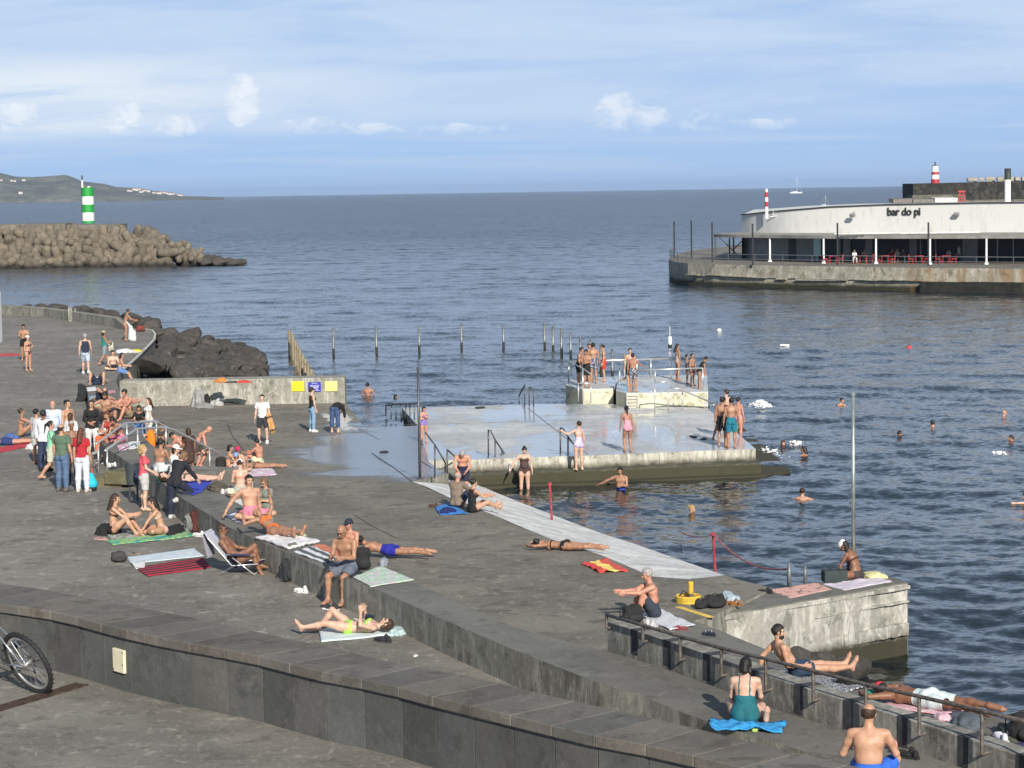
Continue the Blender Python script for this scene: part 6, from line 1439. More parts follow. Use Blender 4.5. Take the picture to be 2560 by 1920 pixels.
p('dark haired person crouching between the orange towel and the bare backed boy', 408, 1120, 'D', 160, 'sit', 1.60, 'f', 'tan', 'br', 'bob', 'tee', 'shorts', (.05,.05,.05), BK)
p('slim black haired boy with bare back sitting on a green towel on the bench wall', 401, 1182, 'B', 330, 'sitx', 1.62, 'm', 'tan', 'bk', 'short', None, 'trousers', None, (.6,.62,.62))
p('shirtless man with black strap bending sideways at the foot of the steps', 463, 1160, 'D', 70, 'edge', 1.74, 'm', 'red', 'bk', 'short', None, 'trunks', None, (.06,.04,.04), sp=(0,.3,1), sp2=(0,.7,.7), hd=(0,1,.2), fc=(0,.3,-1), dz=.45)
rb = p('lean bald old man in dark trunks stepping down the stairs holding the rail', 496, 1180, 'D', 270, 'stand', 1.66, 'm', 'red', 'gy', 'none', None, 'trunks', None, (.05,.04,.035), sp=(0,.35,1), sp2=(0,.75,.8), hd=(0,.9,.5), fc=(0,1,-.7), tL=(-.05,.65,-.75), sL=(0,-.5,-.9), tR=(.1,.25,-1), sR=(0,-.30,-1), uR=(.2,.2,-1), fR=(.1,.3,-1), build=.94)
p('person lying on the blue towel with pale legs stretched to the right', 470, 1207, 'B', 262, 'back', 1.62, 'f', 'fair', 'br', 'bob', 'bikini', 'bikini', (.1,.1,.1), (.1,.1,.1))
p('dark skinned person in a brown dress standing behind the navy jumper', 474, 1195, 'D', 20, 'stand', 1.56, 'f', 'dk', 'br', 'bob', 'dress', None, (.055,.028,.022), dz=None)
# ---- group on the deck behind the bench
p('black haired girl in a brown bikini seen in profile beside a black rucksack', 573, 1180, 'D', 275, 'sit', 1.56, 'f', 'lt', 'bk', 'bob', 'bikini', 'bikini', (.25,.1,.08), (.25,.1,.08))
p('girl in a magenta cap sitting in the group on the pink towel', 596, 1181, 'D', 190, 'sitx', 1.55, 'f', 'lt', 'br', 'bob', 'bikini', 'bikini', (.2,.05,.1), (.2,.05,.1), 'cap', (.62,.02,.12))
p('girl in a pale blue cap sitting in front of the magenta cap', 592, 1196, 'D', 180, 'sitx', 1.50, 'f', 'lt', 'br', 'bob', 'bikini', 'bikini', (.4,.4,.5), (.4,.4,.5), 'cap', (.22,.38,.72))
p('woman in coral bikini and white cap standing with bare back behind the bench wall', 603, 1308, 'D', 0, 'stand', 1.66, 'f', 'fair', 'br', 'bun', 'bikini', 'bikini', (.66,.28,.20), (.40,.42,.38), 'cap', WT, build=1.05, uL=(-.2,.1,-1), fL=(.3,.8,-.2), uR=(.2,.1,-1), fR=(-.3,.8,-.2), hd=(0,.35,1), fc=(0,1,-.5))
p('girl lying face down in a brown bikini on the pink towel, feet to the right', 641, 1172, 'D', 80, 'prone', 1.58, 'f', 'tan', 'br', 'bun', 'bikini', 'bikini', (.20,.10,.05), (.20,.10,.05))
p('bare backed sunbather sitting beyond the girl lying face down', 648, 1166, 'D', 60, 'sit', 1.62, 'm', 'red', 'bk', 'short', None, 'trunks', None, (.6,.6,.4))
p('person in a cream bucket hat sitting low behind the bench wall', 582, 1330, 'D', 190, 'sitx', 1.70, 'm', 'lt', 'br', 'short', 'tee', 'shorts', (.4,.4,.42), BK, 'bucket', (.66,.62,.45), dz=.32)
p('smiling man in pink swim shorts leaning back on one arm on the bench wall', 628, 1300, 'B', 205, 'sitx', 1.80, 'm', 'lt', 'bk', 'short', None, 'shorts', None, (.72,.22,.32), sp=(0,-.2,1), sp2=(0,-.12,1), uR=(.65,-.35,-.8), fR=(.55,-.15,-.9), uL=(-.15,-.2,-1), fL=(-.1,.0,-1), hd=(0,.05,1), build=1.06)
p('woman in a loose grey-green dress and sunglasses looking down at her phone', 669, 1359, 'D', 140, 'stand', 1.60, 'f', 'lt', 'lb', 'bob', 'dress', 'trousers', (.20,.23,.20), WT, glass=True, build=1.12, hd=(0,.4,1), fc=(0,1,-.7), **hold)
p('woman in an orange bikini lying back on a white towel on the bench wall', 686, 1342, 'B', 222, 'back', 1.64, 'f', 'tan', 'bl', 'bun', 'bikini', 'bikini', (.75,.16,.03), (.75,.16,.03), sp=(0,-.9,.42), hd=(0,-.8,.6), build=1.08, uL=(-.5,-.2,.9), fL=(.1,-.1,1), uR=(.8,-.5,-.3), fR=(-.3,-.6,.6), tL=(-.05,1,.05), tR=(.05,1,.05))
# ---- near terrace
p('long haired woman in black bikini with raised knees, left girl at the green towel', 287, 1338, 'T', 265, 'sit', 1.68, 'f', 'lt', 'br', 'long', 'bikini', 'bikini', BK, BK, uL=(-.05,.7,-.6), fL=(.1,1,.1), uR=(.05,.75,-.6), fR=(-.35,.9,.05), hd=(0,.1,1))
p('long haired woman in white bikini leaning on her hands, right girl at the green towel', 404, 1336, 'T', 110, 'sitx', 1.66, 'f', 'lt', 'bk', 'long', 'bikini', 'bikini', (.72,.66,.6), (.66,.38,.33), sp=(0,.2,1), sp2=(0,.45,1), uL=(-.1,.7,-.7), fL=(0,.55,-.85), uR=(.1,.45,-.9), fR=(0,.25,-1), hd=(0,.35,1))
CH = p('suntanned older man with sunglasses reclining in the folding beach chair', 592, 1432, 'T', 262, 'lean', 1.74, 'm', 'dk', 'br', 'short', None, 'briefs', None, BK, glass=True, dz=.27, sp=(0,-.62,.8), sp2=(0,-.45,.9), tL=(-.2,.75,.62), sL=(0,.30,-.95), tR=(.2,.95,.30), sR=(0,.38,-.95), uL=(-.2,.7,-.65), fL=(.05,1,-.1), uR=(.25,.6,-.75), fR=(.1,1,-.05), hd=(0,-.05,1), build=1.06)
p('bald tanned man in grey shorts sitting on the bench wall looking at his phone', 868, 1432, 'B', 155, 'edge', 1.82, 'm', 'tan', 'br', 'none', None, 'shorts', None, (.13,.15,.20), dz=.115, build=1.08, glass=True, sp=(0,.0,1), sp2=(0,.32,1), hd=(0,.55,1), fc=(0,1,-.8), tL=(-.15,1,-.28), tR=(.18,1,-.25), sL=(.05,.0,-1), sR=(.0,.05,-1), uL=(-.1,.25,-.95), fL=(.35,.9,.1), uR=(.1,.25,-.95), fR=(-.35,.9,.1))
p('man in royal blue trunks lying on his side on the deck behind the bald man', 972, 1396, 'D', 75, 'prone', 1.76, 'm', 'tan', 'bk', 'short', None, 'trunks', None, (.015,.02,.30), sp=(0,1,.22), hd=(0,.8,.6), uL=(-.2,.5,-.8), fL=(.2,1,-.1))
p('man in a navy cap sitting half hidden behind the bald man', 878, 1398, 'D', 150, 'sitx', 1.74, 'm', 'red', 'bk', 'short', None, 'shorts', None, BK, 'cap', (.02,.03,.05))
p('woman in a lime green bikini lying on her back holding up a phone', 874, 1586, 'T', 83, 'backk', 1.68, 'f', 'fair', 'br', 'bob', 'bikini', 'bikini', (.42,.70,.12), (.42,.70,.12), glass=True, tL=(-.08,.97,.20), sL=(0,1,-.2), tR=(.08,.75,.66), sR=(0,.62,-.78), uL=(-.55,.75,.28), fL=(.5,.05,.8), uR=(.55,.75,.28), fR=(-.5,.05,.8), foL=(-.2,.35,.9), hd=(0,-1,.35))
# ---- deck
p('young man in white T-shirt and dark shorts standing with a skateboard', 658, 1109, 'D', 170, 'stand', 1.76, 'm', 'fair', 'bk', 'short', 'tee', 'shorts', (.76,.76,.78), (.035,.04,.05), shoe=WT, tL=(-.12,.02,-1), tR=(.12,.05,-1))
p('slim woman in black top, light jeans and dark cap standing before the mossy wall', 781, 1080, 'D', 300, 'stand', 1.66, 'f', 'fair', 'bk', 'bun', 'vest', 'trousers', BK, (.20,.32,.48), 'cap', (.02,.02,.03), shoe=WT, build=.92)
p('person in navy jeans bent right over with their back to us', 838, 1083, 'D', 345, 'bend', 1.70, 'f', 'fair', 'bk', 'short', 'shirt', 'crop', BK, (.045,.08,.18), sp=(0,.75,.5), sp2=(0,1,-.3), hd=(0,.6,-1), fc=(0,-1,-.5))
p('bald man with a brown towel over his back sitting beside the woman in black', 1143, 1269, 'D', 330, 'sit', 1.74, 'm', 'red', 'gy', 'bald_ring', 'shirt', 'shorts', (.22,.17,.13), NV, build=1.1)
p('woman with dark hair in a black swimsuit sitting with legs out to the right', 1182, 1281, 'D', 300, 'sit', 1.68, 'f', 'lt', 'bk', 'bun', 'vest', 'one', BK, BK, tL=(-.1,.95,.3), sL=(0,.9,-.35), tR=(.1,.95,.35), sR=(0,.9,-.4), hd=(0,.1,1))
p('woman in a black bikini lying face down at the edge of the white slipway', 1412, 1376, 'D', 68, 'prone', 1.66, 'f', 'tan', 'bk', 'bun', 'bikini', 'bikini', BK, BK, tL=(-.1,-1,0), sL=(.15,-1,0))
p('grey haired man in dark shorts sitting sideways on a white towel with his knee up', 1632, 1545, 'D', 100, 'sit', 1.76, 'm', 'red', 'gy', 'short', None, 'shorts', None, (.03,.04,.06), sp=(0,-.02,1), sp2=(0,.22,1), tL=(-.2,.55,.8), sL=(0,.25,-1), tR=(.2,.55,.8), sR=(0,.3,-1), uL=(-.1,.9,-.35), fL=(0,1,.05), uR=(.1,.85,-.4), fR=(0,1,0), hd=(0,.3,1), build=1.02)
p('dark skinned woman with white head towel sitting on the pier end leaning on one hand', 2140, 1449, 'N', 68, 'sitx', 1.66, 'f', 'dk', 'bk', 'long', 'bikini', 'bikini', (.03,.02,.02), (.05,.035,.04), 'turban', (.70,.70,.68), sp=(.05,.1,1), sp2=(.05,.5,1), fr=(.4,1,0), hd=(0,.9,.6), fc=(0,.6,-1), uR=(.1,.5,-.9), fR=(.0,.15,-1), uL=(-.1,.45,-.9), fL=(0,.1,-1))
p('woman in a teal low-backed swimsuit kneeling with her back to us on a blue towel', 1863, 1808, 'B', 348, 'sitx', 1.58, 'f', 'fair', 'bk', 'bob', None, 'one', None, (.01,.13,.16), build=1.2, tL=(-.42,.9,.2), sL=(.5,-.8,-.25), tR=(.25,.95,.05), sR=(.25,-1,-.15), sp=(0,.05,1), sp2=(0,.3,1), hd=(0,.35,1), uL=(-.15,.3,-.95), fL=(.1,.8,-.6), uR=(.12,.4,-.9), fR=(-.1,.9,-.3))
p('balding broad man in blue shorts sitting with bare back at the bottom edge', 2172, 1996, 'B', 352, 'sit', 1.78, 'm', 'lt', 'br', 'bald_ring', None, 'shorts', None, (.03,.14,.62), build=1.10, tL=(-.1,1,.1), sL=(0,.9,-.5), tR=(.55,.85,.3), sR=(-.1,.7,-.7), sp=(0,.0,1), sp2=(0,.15,1), uL=(-.35,.25,-.95), fL=(.3,.9,.1), uR=(.42,.25,-.9), fR=(-.2,.9,.0))
p('dark haired bearded man in navy trunks reclining on the patterned towel', 1992, 1694, 'K', 285, 'lean', 1.70, 'm', 'lt', 'bk', 'short', None, 'trunks', None, (.02,.045,.09), beard=1, sp=(0,-.75,.70), sp2=(0,-.50,.95), tL=(-.05,1,.06), sL=(0,1,-.06), tR=(.12,1,.02), sR=(0,1,-.03), uR=(.2,.2,-1), fR=(0,.9,-.1), uL=(-.3,-.7,-.8), fL=(-.1,-.2,-1), hd=(0,.1,1), yaw=-.3)
p('tanned man in white shorts and red cap lying face down on a pink towel', 2318, 1768, 'K', 48, 'prone', 1.70, 'm', 'dk', 'bk', 'short', None, 'shorts', None, (.62,.72,.72), 'cap', (.55,.03,.05), build=1.04)
# ---- bathing platform and water stairs
p('small girl in a purple swimsuit hugging herself beside the shower pole', 1060, 1108, 'P', 215, 'stand', 1.30, 'f', 'red', 'bk', 'bob', None, 'one', None, (.22,.16,.42), hd=(0,.3,1), fc=(0,1,-.5), **hug)
p('man in navy shorts bending his head over joined hands on the water stair', 1158, 1246, -.1, 180, 'stand', 1.74, 'm', 'red', 'gy', 'short', None, 'shorts', None, NV, build=1.12, sp=(0,.2,1), sp2=(0,.65,.8), hd=(0,.9,.4), fc=(0,.5,-1), uL=(-.25,.35,-1), fL=(.5,.5,-.7), uR=(.25,.35,-1), fR=(-.5,.5,-.7))
p('woman in a dark brown swimsuit wading knee-deep and looking down', 1312, 1242, -.28, 185, 'stand', 1.66, 'f', 'fair', 'bk', 'bun', None, 'one', None, (.075,.045,.04), build=1.12, hd=(0,.6,1), fc=(0,.8,-1), uR=(.7,.15,-.8), fR=(.45,.1,-.9), uL=(-.25,.0,-1), fL=(-.1,.15,-1))
p('woman in a lilac swimsuit holding the rail on the platform steps, seen from behind', 1448, 1177, .40, 30, 'stand', 1.64, 'f', 'fair', 'br', 'bun', None, 'one', None, (.55,.50,.72), build=1.0, uL=(-.8,.3,-.4), fL=(-.7,.3,.4), sp=(.05,.05,1))
p('black haired man standing waist-deep with one arm stretched to the rail', 1553, 1301, -1.03, 160, 'stand', 1.74, 'm', 'tan', 'bk', 'short', None, 'trunks', None, (.03,.06,.35), hd=(0,.3,1), uR=(.9,.2,-.4), fR=(.9,.1,-.45), uL=(-.2,.3,-.9), fL=(.5,.8,.1))
p('girl with long wet dark hair in a floral pink swimsuit crossing the wet platform', 1570, 1130, 'P', 10, 'stand', 1.62, 'f', 'tan', 'bk', 'pony', None, 'one', None, (.68,.30,.38), tL=(-.04,.35,-1), sL=(0,-.35,-1), tR=(.04,.35,-1), sR=(0,-.35,-1), sp=(0,.2,1), sp2=(0,.35,1), uL=(-.2,.25,-1), fL=(-.05,.35,-1), build=.95)
g = 'bathers at the platform corner'
p('shirtless boy in teal trunks with his back to us, rightmost of the pair in front', 1829, 1121, 'P', 5, 'stand', 1.72, 'm', 'tan', 'bk', 'short', None, 'shorts', None, (.01,.17,.25), group=g)
p('shirtless boy in black trunks with his back to us, left of the teal trunks', 1806, 1117, 'P', 350, 'stand', 1.70, 'm', 'tan', 'bk', 'short', None, 'shorts', None, BK, group=g)
p('pale boy leaning forward with one leg out at the left of the corner group', 1798, 1108, 'P', 330, 'stand', 1.62, 'm', 'tan', 'bk', 'short', None, 'trunks', None, BK, group=g, sp2=(0,.3,1), tL=(-.5,.2,-.9), sL=(-.35,0,-1))
p('brown haired teenager at the back of the corner group with a pale back', 1817, 1093, 'P', 40, 'stand', 1.70, 'm', 'fair', 'br', 'short', None, 'trunks', None, (.3,.3,.32), group=g)
p('girl in a pink bikini at the right of the corner group', 1846, 1104, .45, 320, 'stand', 1.62, 'f', 'red', 'bk', 'bun', 'bikini', 'bikini', (.6,.3,.35), (.6,.3,.35), group=g)
# ---- diving blocks
g = 'children on the diving blocks'
p('black haired boy in black trunks leaning on the rail, leftmost on the diving block', 1447, 962, 'U', 250, 'stand', 1.62, 'm', 'tan', 'bk', 'short', None, 'shorts', None, BK, group=g, sp=(0,.1,1), sp2=(0,.3,1))
p('boy in black trunks holding something white, second on the left block', 1467, 969, 'U', 160, 'stand', 1.60, 'm', 'tan', 'bk', 'short', None, 'shorts', None, BK, group=g, hd=(0,.4,1), **hold)
p('boy half hidden behind the patterned trunks on the left block', 1474, 953, 'U', 200, 'stand', 1.62, 'm', 'tan', 'bk', 'short', None, 'shorts', None, NV, group=g)
p('tanned boy in dark patterned trunks with his back to us on the left block', 1484, 959, 'U', 5, 'stand', 1.74, 'm', 'tan', 'bk', 'short', None, 'print', None, (.03,.035,.09), group=g)
p('slim boy in bright red trunks standing on the left diving block', 1510, 953, 'U', 90, 'stand', 1.58, 'm', 'lt', 'bk', 'short', None, 'shorts', None, (.66,.04,.02), group=g, build=.9, hd=(0,.25,1), fc=(0,1,-.4))
p('boy with pale chest behind the rail, rear one of the middle pair', 1576, 968, 'U', 190, 'stand', 1.62, 'm', 'lt', 'bk', 'short', None, 'shorts', None, BK, group=g)
p('boy in dark print trunks leaning on the rail, front one of the middle pair', 1583, 981, 'U', 340, 'stand', 1.60, 'm', 'tan', 'bk', 'short', None, 'print', None, (.05,.04,.05), group=g, uR=(.4,.6,-.8), fR=(.3,.9,-.3))
p('tall woman in a pale swimsuit watching from the right diving block', 1694, 951, 'U', 290, 'stand', 1.58, 'f', 'tan', 'bk', 'long', None, 'one', None, (.40,.34,.28), group=g, build=.92)
p('small child in a dark swimsuit beside the tall woman on the right block', 1718, 960, 'U', 260, 'stand', 1.26, 'f', 'tan', 'bk', 'short', None, 'one', None, (.05,.04,.05), group=g)
p('thin child in brown trunks in the middle of the three at the right end', 1731, 965, 'U', 230, 'stand', 1.36, 'm', 'tan', 'bk', 'short', None, 'trunks', None, (.06,.03,.03), group=g, build=.9)
p('child in black leaning forward at the right end of the diving block', 1748, 972, 'U', 275, 'stand', 1.40, 'f', 'tan', 'bk', 'short', 'crop', 'one', BK, BK, group=g, sp=(0,.35,1), sp2=(0,.7,.8), hd=(0,.6,.9), build=.92)
# ---- in the water
g = 'swimmers'
p('bather with a bare back standing waist-deep behind the sign wall end', 921, 1048, -1.02, 350, 'stand', 1.74, 'm', 'tan', 'bk', 'short', None, 'trunks', None, BK, group=g, uL=(-.4,.1,-.9), uR=(.4,.1,-.9))
def swimmer(label, px, py, head, depth=.0, **k):
    a = dict(sp=(0,.75,.6)); a.update(k)
    return H(Pn, label, px, py, 0., head, 'swim', 1.72, dz=-.31-depth, anchor='head', group=g, **a)
swimmer('dark head of a swimmer low in the water, right of the waist-deep bather', 989, 996, 300, .04, skin='red')
swimmer('dark haired swimmer glancing sideways beyond the tall pole', 2105, 1006, 230, .02, skin='lt')
swimmer('woman swimming with curly hair and face turned to us beside the platform', 1958, 1113, 180, .03, sex='f', hs='bob', hair='br', skin='red')
swimmer('woman with long black hair splashing by the platform corner', 2008, 1138, 60, -.12, sex='f', hs='long', skin='tan', hd=(0,.1,1))
swimmer('swimmer with black hair and bare shoulders, centre of the open water', 2331, 1066, 20, -.02, skin='lt')
swimmer('swimmer with one arm stretched out to the right', 2249, 1090, 300, .0, skin='tan', uR=(.9,.5,.0), fR=(.4,1,.05))
swimmer('bald swimmer with reddish head near the right edge', 2511, 1039, 300, .0, skin='red', hair='gy', hs='none')
swimmer('black haired swimmer doing the crawl at the right edge', 2528, 1104, 90, -.02, skin='red', uL=(-.8,.6,.2), fL=(-.3,1,-.1), uR=(.9,-.3,.1), fR=(.6,-.8,-.1))
swimmer('swimmer with hair tied in a bun and bare shoulders, seen from behind', 2006, 1242, 350, -.06, sex='f', hs='bun', hair='br', skin='lt', hd=(0,0,1))
swimmer('fair haired swimmer low in the water in front of the platform', 1730, 1270, 250, .13, sex='f', hs='bun', hair='bl', skin='lt')
swimmer('swimmer just cut by the right edge of the picture', 2564, 1250, 80, .0, skin='fair', uL=(-.8,.6,.2), fL=(-.3,1,0))
# ---- people at the bar
g = 'guests on the bar terrace'
bar_p = [(2137,'woman in white sitting at the front red table, brightest guest of the bar',180,'f','br',WT),(2172,'guest in grey sitting behind the second red table',170,'m','bk',GY),(2240,'guest in dark red sitting between the second and third tables',200,'f','bk',(.2,.03,.03)),(2256,'guest in pale grey top in the middle of the shaded terrace',150,'m','gy',(.4,.4,.42)),(2268,'guest in dark top in the middle of the shaded terrace',210,'m','bk',(.1,.1,.1)),(2385,'guest sitting at the far right red table in a light top',180,'f','br',(.4,.4,.4))]
for px, lb, hd_, sx_, hr_, c_ in bar_p:
    a = Wp(px, 659, ZQ)+Vector((0, 2.6 if px != 2137 else .3, 0)); e0 = None
    H(Pn, lb, px, 655, a, hd_, 'edge', 1.70, sx_, 'lt', hr_, 'short' if sx_ == 'm' else 'bob', 'shirt', 'trousers', c_, (.5,.5,.5) if px == 2137 else (.06,.06,.08), dz=.55, group=g, hd=(0,.1,1), fc=(0,1,0))
    b = MB(); b.box(a+Vector((0, .05, .42)), (.44, .44, .05)); b.box(a+rotM(R(hd_)) @ Vector((0, -.22, .68)), (.44, .05, .42), rotM(R(hd_)))
    for x, y in ((-.18, -.18), (.18, -.18), (-.18, .18), (.18, .18)): b.tube([a+Vector((x, y, 0)), a+Vector((x, y, .42))], .022, 5)
    tag(b.build('plastic_chair', M((.40, .03, .03), .5, name='red_plastic')), 'red seat under the '+' '.join(lb.replace('sitting ', '').split()[:11]), 'chair', 'seats of the bar guests')
H(Pn, 'waiter in white shirt and dark trousers standing at the right of the bar terrace', 2400, 656, Wp(2400, 656, ZQ)+Vector((0, .8, 0)), 250, 'walk', 1.72, 'm', 'lt', 'bk', 'short', 'shirt', 'trousers', WT, (.3,.3,.35), group=g)
# ================================================================== towels, clothes, bags and other belongings
_np0 = npmesh
def npmesh(name, parts, mats, parent=None, smooth=True):      # here the points are already in world coordinates
    o = _np0(name, parts, mats, parent, smooth)
    if o is not None and parent is not None: o.matrix_parent_inverse = parent_inv(parent)
    return o
def mtowel(kind, a, b=(0, 0, 0), c=(0, 0, 0)):
    key = ('towel', kind, a, b, c)
    if key in _mc: return _mc[key]
    m, nb_, p = newmat('towel'); uv = nb_.add('ShaderNodeUVMap'); UV = uv.outputs[0]; sp = nb_.add('ShaderNodeSeparateXYZ'); nb_.l.new(UV, sp.inputs[0]); u, v = sp.outputs[0], sp.outputs[1]
    t = nb_.add('ShaderNodeTexCoord'); fine = nb_.noise(t.outputs['Object'], 40, 2)
    if kind == 'plain': cc = nb_.mix(nb_.mr(nb_.noise(UV, 3, 3).outputs[0], .3, .7), a, tuple(x*.86 for x in a))
    elif kind == 'stripes':
        w = nb_.m('SINE', nb_.m('MULTIPLY_ADD', nb_.noise(UV, 3, 2).outputs[0], 2.2, nb_.m('MULTIPLY', v, b[3] if len(b) > 3 else 26))); cc = nb_.mix(nb_.mr(w, -.12, .12), a, b[:3])
    elif kind == 'bands':       # three broad colours along the length
        cc = nb_.mix(nb_.mr(v, .30, .32), a, b); cc = nb_.mix(nb_.mr(v, .66, .68), cc, c)
    elif kind == 'blotch':
        n = nb_.noise(UV, 7, 4, .6, sc=(1, 1.6, 1), dist=1.2); cc = nb_.mix(nb_.mr(n.outputs[0], .42, .50), a, b); cc = nb_.mix(nb_.mr(nb_.noise(UV, 5, 3, sc=(1.5, 1, 1), dist=1).outputs[0], .52, .60), cc, c)
    elif kind == 'pattern':
        vo = nb_.add('ShaderNodeTexVoronoi', Scale=13.0, feature='DISTANCE_TO_EDGE'); nb_.l.new(UV, vo.inputs[0]); cc = nb_.mix(nb_.mr(vo.outputs[0], .06, .09), a, b)
    elif kind == 'lines':
        vo = nb_.add('ShaderNodeTexVoronoi', Scale=16.0, feature='DISTANCE_TO_EDGE'); nb_.l.new(UV, vo.inputs[0]); cc = nb_.mix(nb_.mr(vo.outputs[0], .015, .04), b, a)
    cc = nb_.mix(nb_.m('MULTIPLY', nb_.mr(fine.outputs[0], .45, .75), .16), cc, (.1, .1, .1)); nb_.l.new(cc, p.inputs['Base Color']); p.inputs['Roughness'].default_value = .92
    bp = nb_.add('ShaderNodeBump', Strength=.5, Distance=.02); nb_.l.new(nb_.noise(t.outputs['Object'], 10, 4, dist=1).outputs[0], bp.inputs['Height']); nb_.l.new(bp.outputs[0], p.inputs['Normal'])
    _mc[key] = m; return m
_ts = [0]
def towel(label, pts, sf, mat, wr=.02, th=.014, rag=.03, name='towel', cat='towel', bulge=0., ss=0):
    _ts[0] += 1; r = np.random.default_rng(100+_ts[0]); C = [S(sf, *q) for q in pts]
    L1 = (C[1]-C[0]).length; L2 = (C[3]-C[0]).length; nu = int(max(6, min(40, L1/.05))); nv = int(max(5, min(30, L2/.05)))
    u, v = np.meshgrid(np.linspace(0, 1, nu), np.linspace(0, 1, nv), indexing='ij'); Cn = [V3(c) for c in C]
    P = (1-u)[..., None]*(1-v)[..., None]*Cn[0]+u[..., None]*(1-v)[..., None]*Cn[1]+u[..., None]*v[..., None]*Cn[2]+(1-u)[..., None]*v[..., None]*Cn[3]
    Q = P.reshape(-1, 3); e = (np.minimum(np.minimum(u, 1-u), np.minimum(v, 1-v)) < .08).reshape(-1)
    k = r.normal(size=(6, 2))*4.; ph = r.random(6)*6.28; w = sum(np.sin(Q[:, :2] @ k[i]*(1+i*.8)+ph[i])/(1+i*.5) for i in range(6))/3
    k2 = r.normal(size=(4, 2))*3.; dx = sum(np.sin(Q[:, :2] @ k2[i]+ph[i]) for i in range(4))/4; dy = sum(np.cos(Q[:, :2] @ k2[i][::-1]+ph[i]) for i in range(4))/4
    Q = Q.copy(); Q[:, 0] += rag*dx; Q[:, 1] += rag*2*dy; lift_ = np.abs(w)*wr+bulge*np.clip(1-((u-.5)**2+(v-.5)**2).reshape(-1)*4, 0, 1)*(.6+.4*np.abs(w)); Q[:, 2] += .005+lift_
    top = Q+[0, 0, th]; V = np.concatenate([Q, top]); N = nu*nv; idx = np.arange(N).reshape(nu, nv)
    f = np.stack([idx[:-1, :-1], idx[1:, :-1], idx[1:, 1:], idx[:-1, 1:]], -1).reshape(-1, 4); F = [f[:, ::-1], f+N]
    for line in (idx[:, 0], idx[-1, :], idx[::-1, -1], idx[0, ::-1]): F.append(np.stack([line[:-1], line[1:], line[1:]+N, line[:-1]+N], 1))
    F = np.concatenate(F); o = npmesh(name, [(V, F, 0)], [mat]); me = o.data; uvl = me.uv_layers.new(name='UVMap'); li = F.ravel() % N
    L = max(L1, L2); asp = np.stack([u.reshape(-1)*L1/max(L2, .01) if kind_u(mat) else u.reshape(-1), v.reshape(-1)], 1)[li]; uvl.data.foreach_set('uv', asp.astype(np.float32).ravel())
    return tag(o, label, cat)
def kind_u(mat): return True
T = mtowel
def pile(label, px, py, sf, w, l, h, mat, name='clothes', cat='clothes', seed=0, group=None, dz=0.):
    """a crumpled heap of cloth"""
    a = S(sf, px, py)+Vector((0, 0, dz)); bm = bmesh.new(); bmesh.ops.create_icosphere(bm, subdivisions=4, radius=1); P = np.array([v.co[:] for v in bm.verts]); s_ = seed+int(px)
    n = vnoise(P*1.5, s_); n2 = np.abs(vnoise(P*3.2, s_+3)); P = P*(1+.30*n-.22*n2)[:, None]; P[:, 2] = np.where(P[:, 2] < 0, P[:, 2]*.12, P[:, 2])
    th = random.uniform(0, 3.14)
    for v, q in zip(bm.verts, P): v.co = (a.x+q[0]*w/2, a.y+q[1]*l/2, a.z+.01+q[2]*h)
    me = bpy.data.meshes.new(name); bm.to_mesh(me); bm.free(); return tag(link(me, name, mat, smooth=True), label, cat, group)
def bag(label, px, py, sf, w, h, d, c, rz=0, tilt=0, kind='rucksack', c2=None, name='rucksack', cat='bag', dz=0.):
    a = S(sf, px, py)+Vector((0, 0, dz)); e = empty(name, a, label, cat); m1 = mcloth(c); m2 = mcloth(c2 or tuple(x*.6+.01 for x in c)); Mx = Matrix.Rotation(rz, 3, 'Z') @ Matrix.Rotation(tilt, 3, 'X')
    def W_(x, y, z): return V3(a+Mx @ Vector((x, y, z)))
    F_ = np.array([tuple(Mx @ Vector(q)) for q in ((1, 0, 0), (0, 1, 0), (0, 0, 1))])
    rr_ = min(d*.45, h*.42); z0_, z1_ = rr_*.95, max(rr_, h-rr_*.9); q = [Pr(W_(-w*.5+rr_, 0, z0_), W_(w*.5-rr_, 0, z0_), rr_), Pr(W_(-w*.4+rr_*.7, 0, z1_), W_(w*.4-rr_*.7, 0, z1_), rr_*.75), Pr(W_(-w*.5+rr_, 0, z0_), W_(-w*.4+rr_*.7, 0, z1_), rr_*.9), Pr(W_(w*.5-rr_, 0, z0_), W_(w*.4-rr_*.7, 0, z1_), rr_*.9), Pr(W_(0, 0, z0_), W_(0, 0, z1_), rr_*.9)]
    v, f = surf(q, .014, .02); v = v+vnormals(v, f)*(.02*vnoise(v*5, int(px))-.022*np.abs(vnoise(v*7, int(px)+2)))[:, None]; npmesh('bag_body', [(v, f, 0)], [m1], e)
    v, f = surf([El(W_(0, -d*.48, h*.32), (w*.34, d*.2, h*.24), F_)], .014, .03); npmesh('pocket', [(v, f, 0)], [m2], e)
    b = MB()
    for s_ in (-1, 1):
        pts = [Vector(W_(s_*w*.28, d*.2, h*.86)), Vector(W_(s_*w*.34, d*.75, h*.7)), Vector(W_(s_*w*.36, d*.7, h*.3)), Vector(W_(s_*w*.36, d*.3, .03))]; b.tube(pts, .016, 6); b.build('strap', m2, e, smooth=True); b = MB()
    b = MB(); b.tube([Vector(W_(-.06, 0, h*.92)), Vector(W_(-.03, 0, h*1.02)), Vector(W_(.03, 0, h*1.02)), Vector(W_(.06, 0, h*.92))], .010, 6); b.build('handle', m2, e, smooth=True); return e
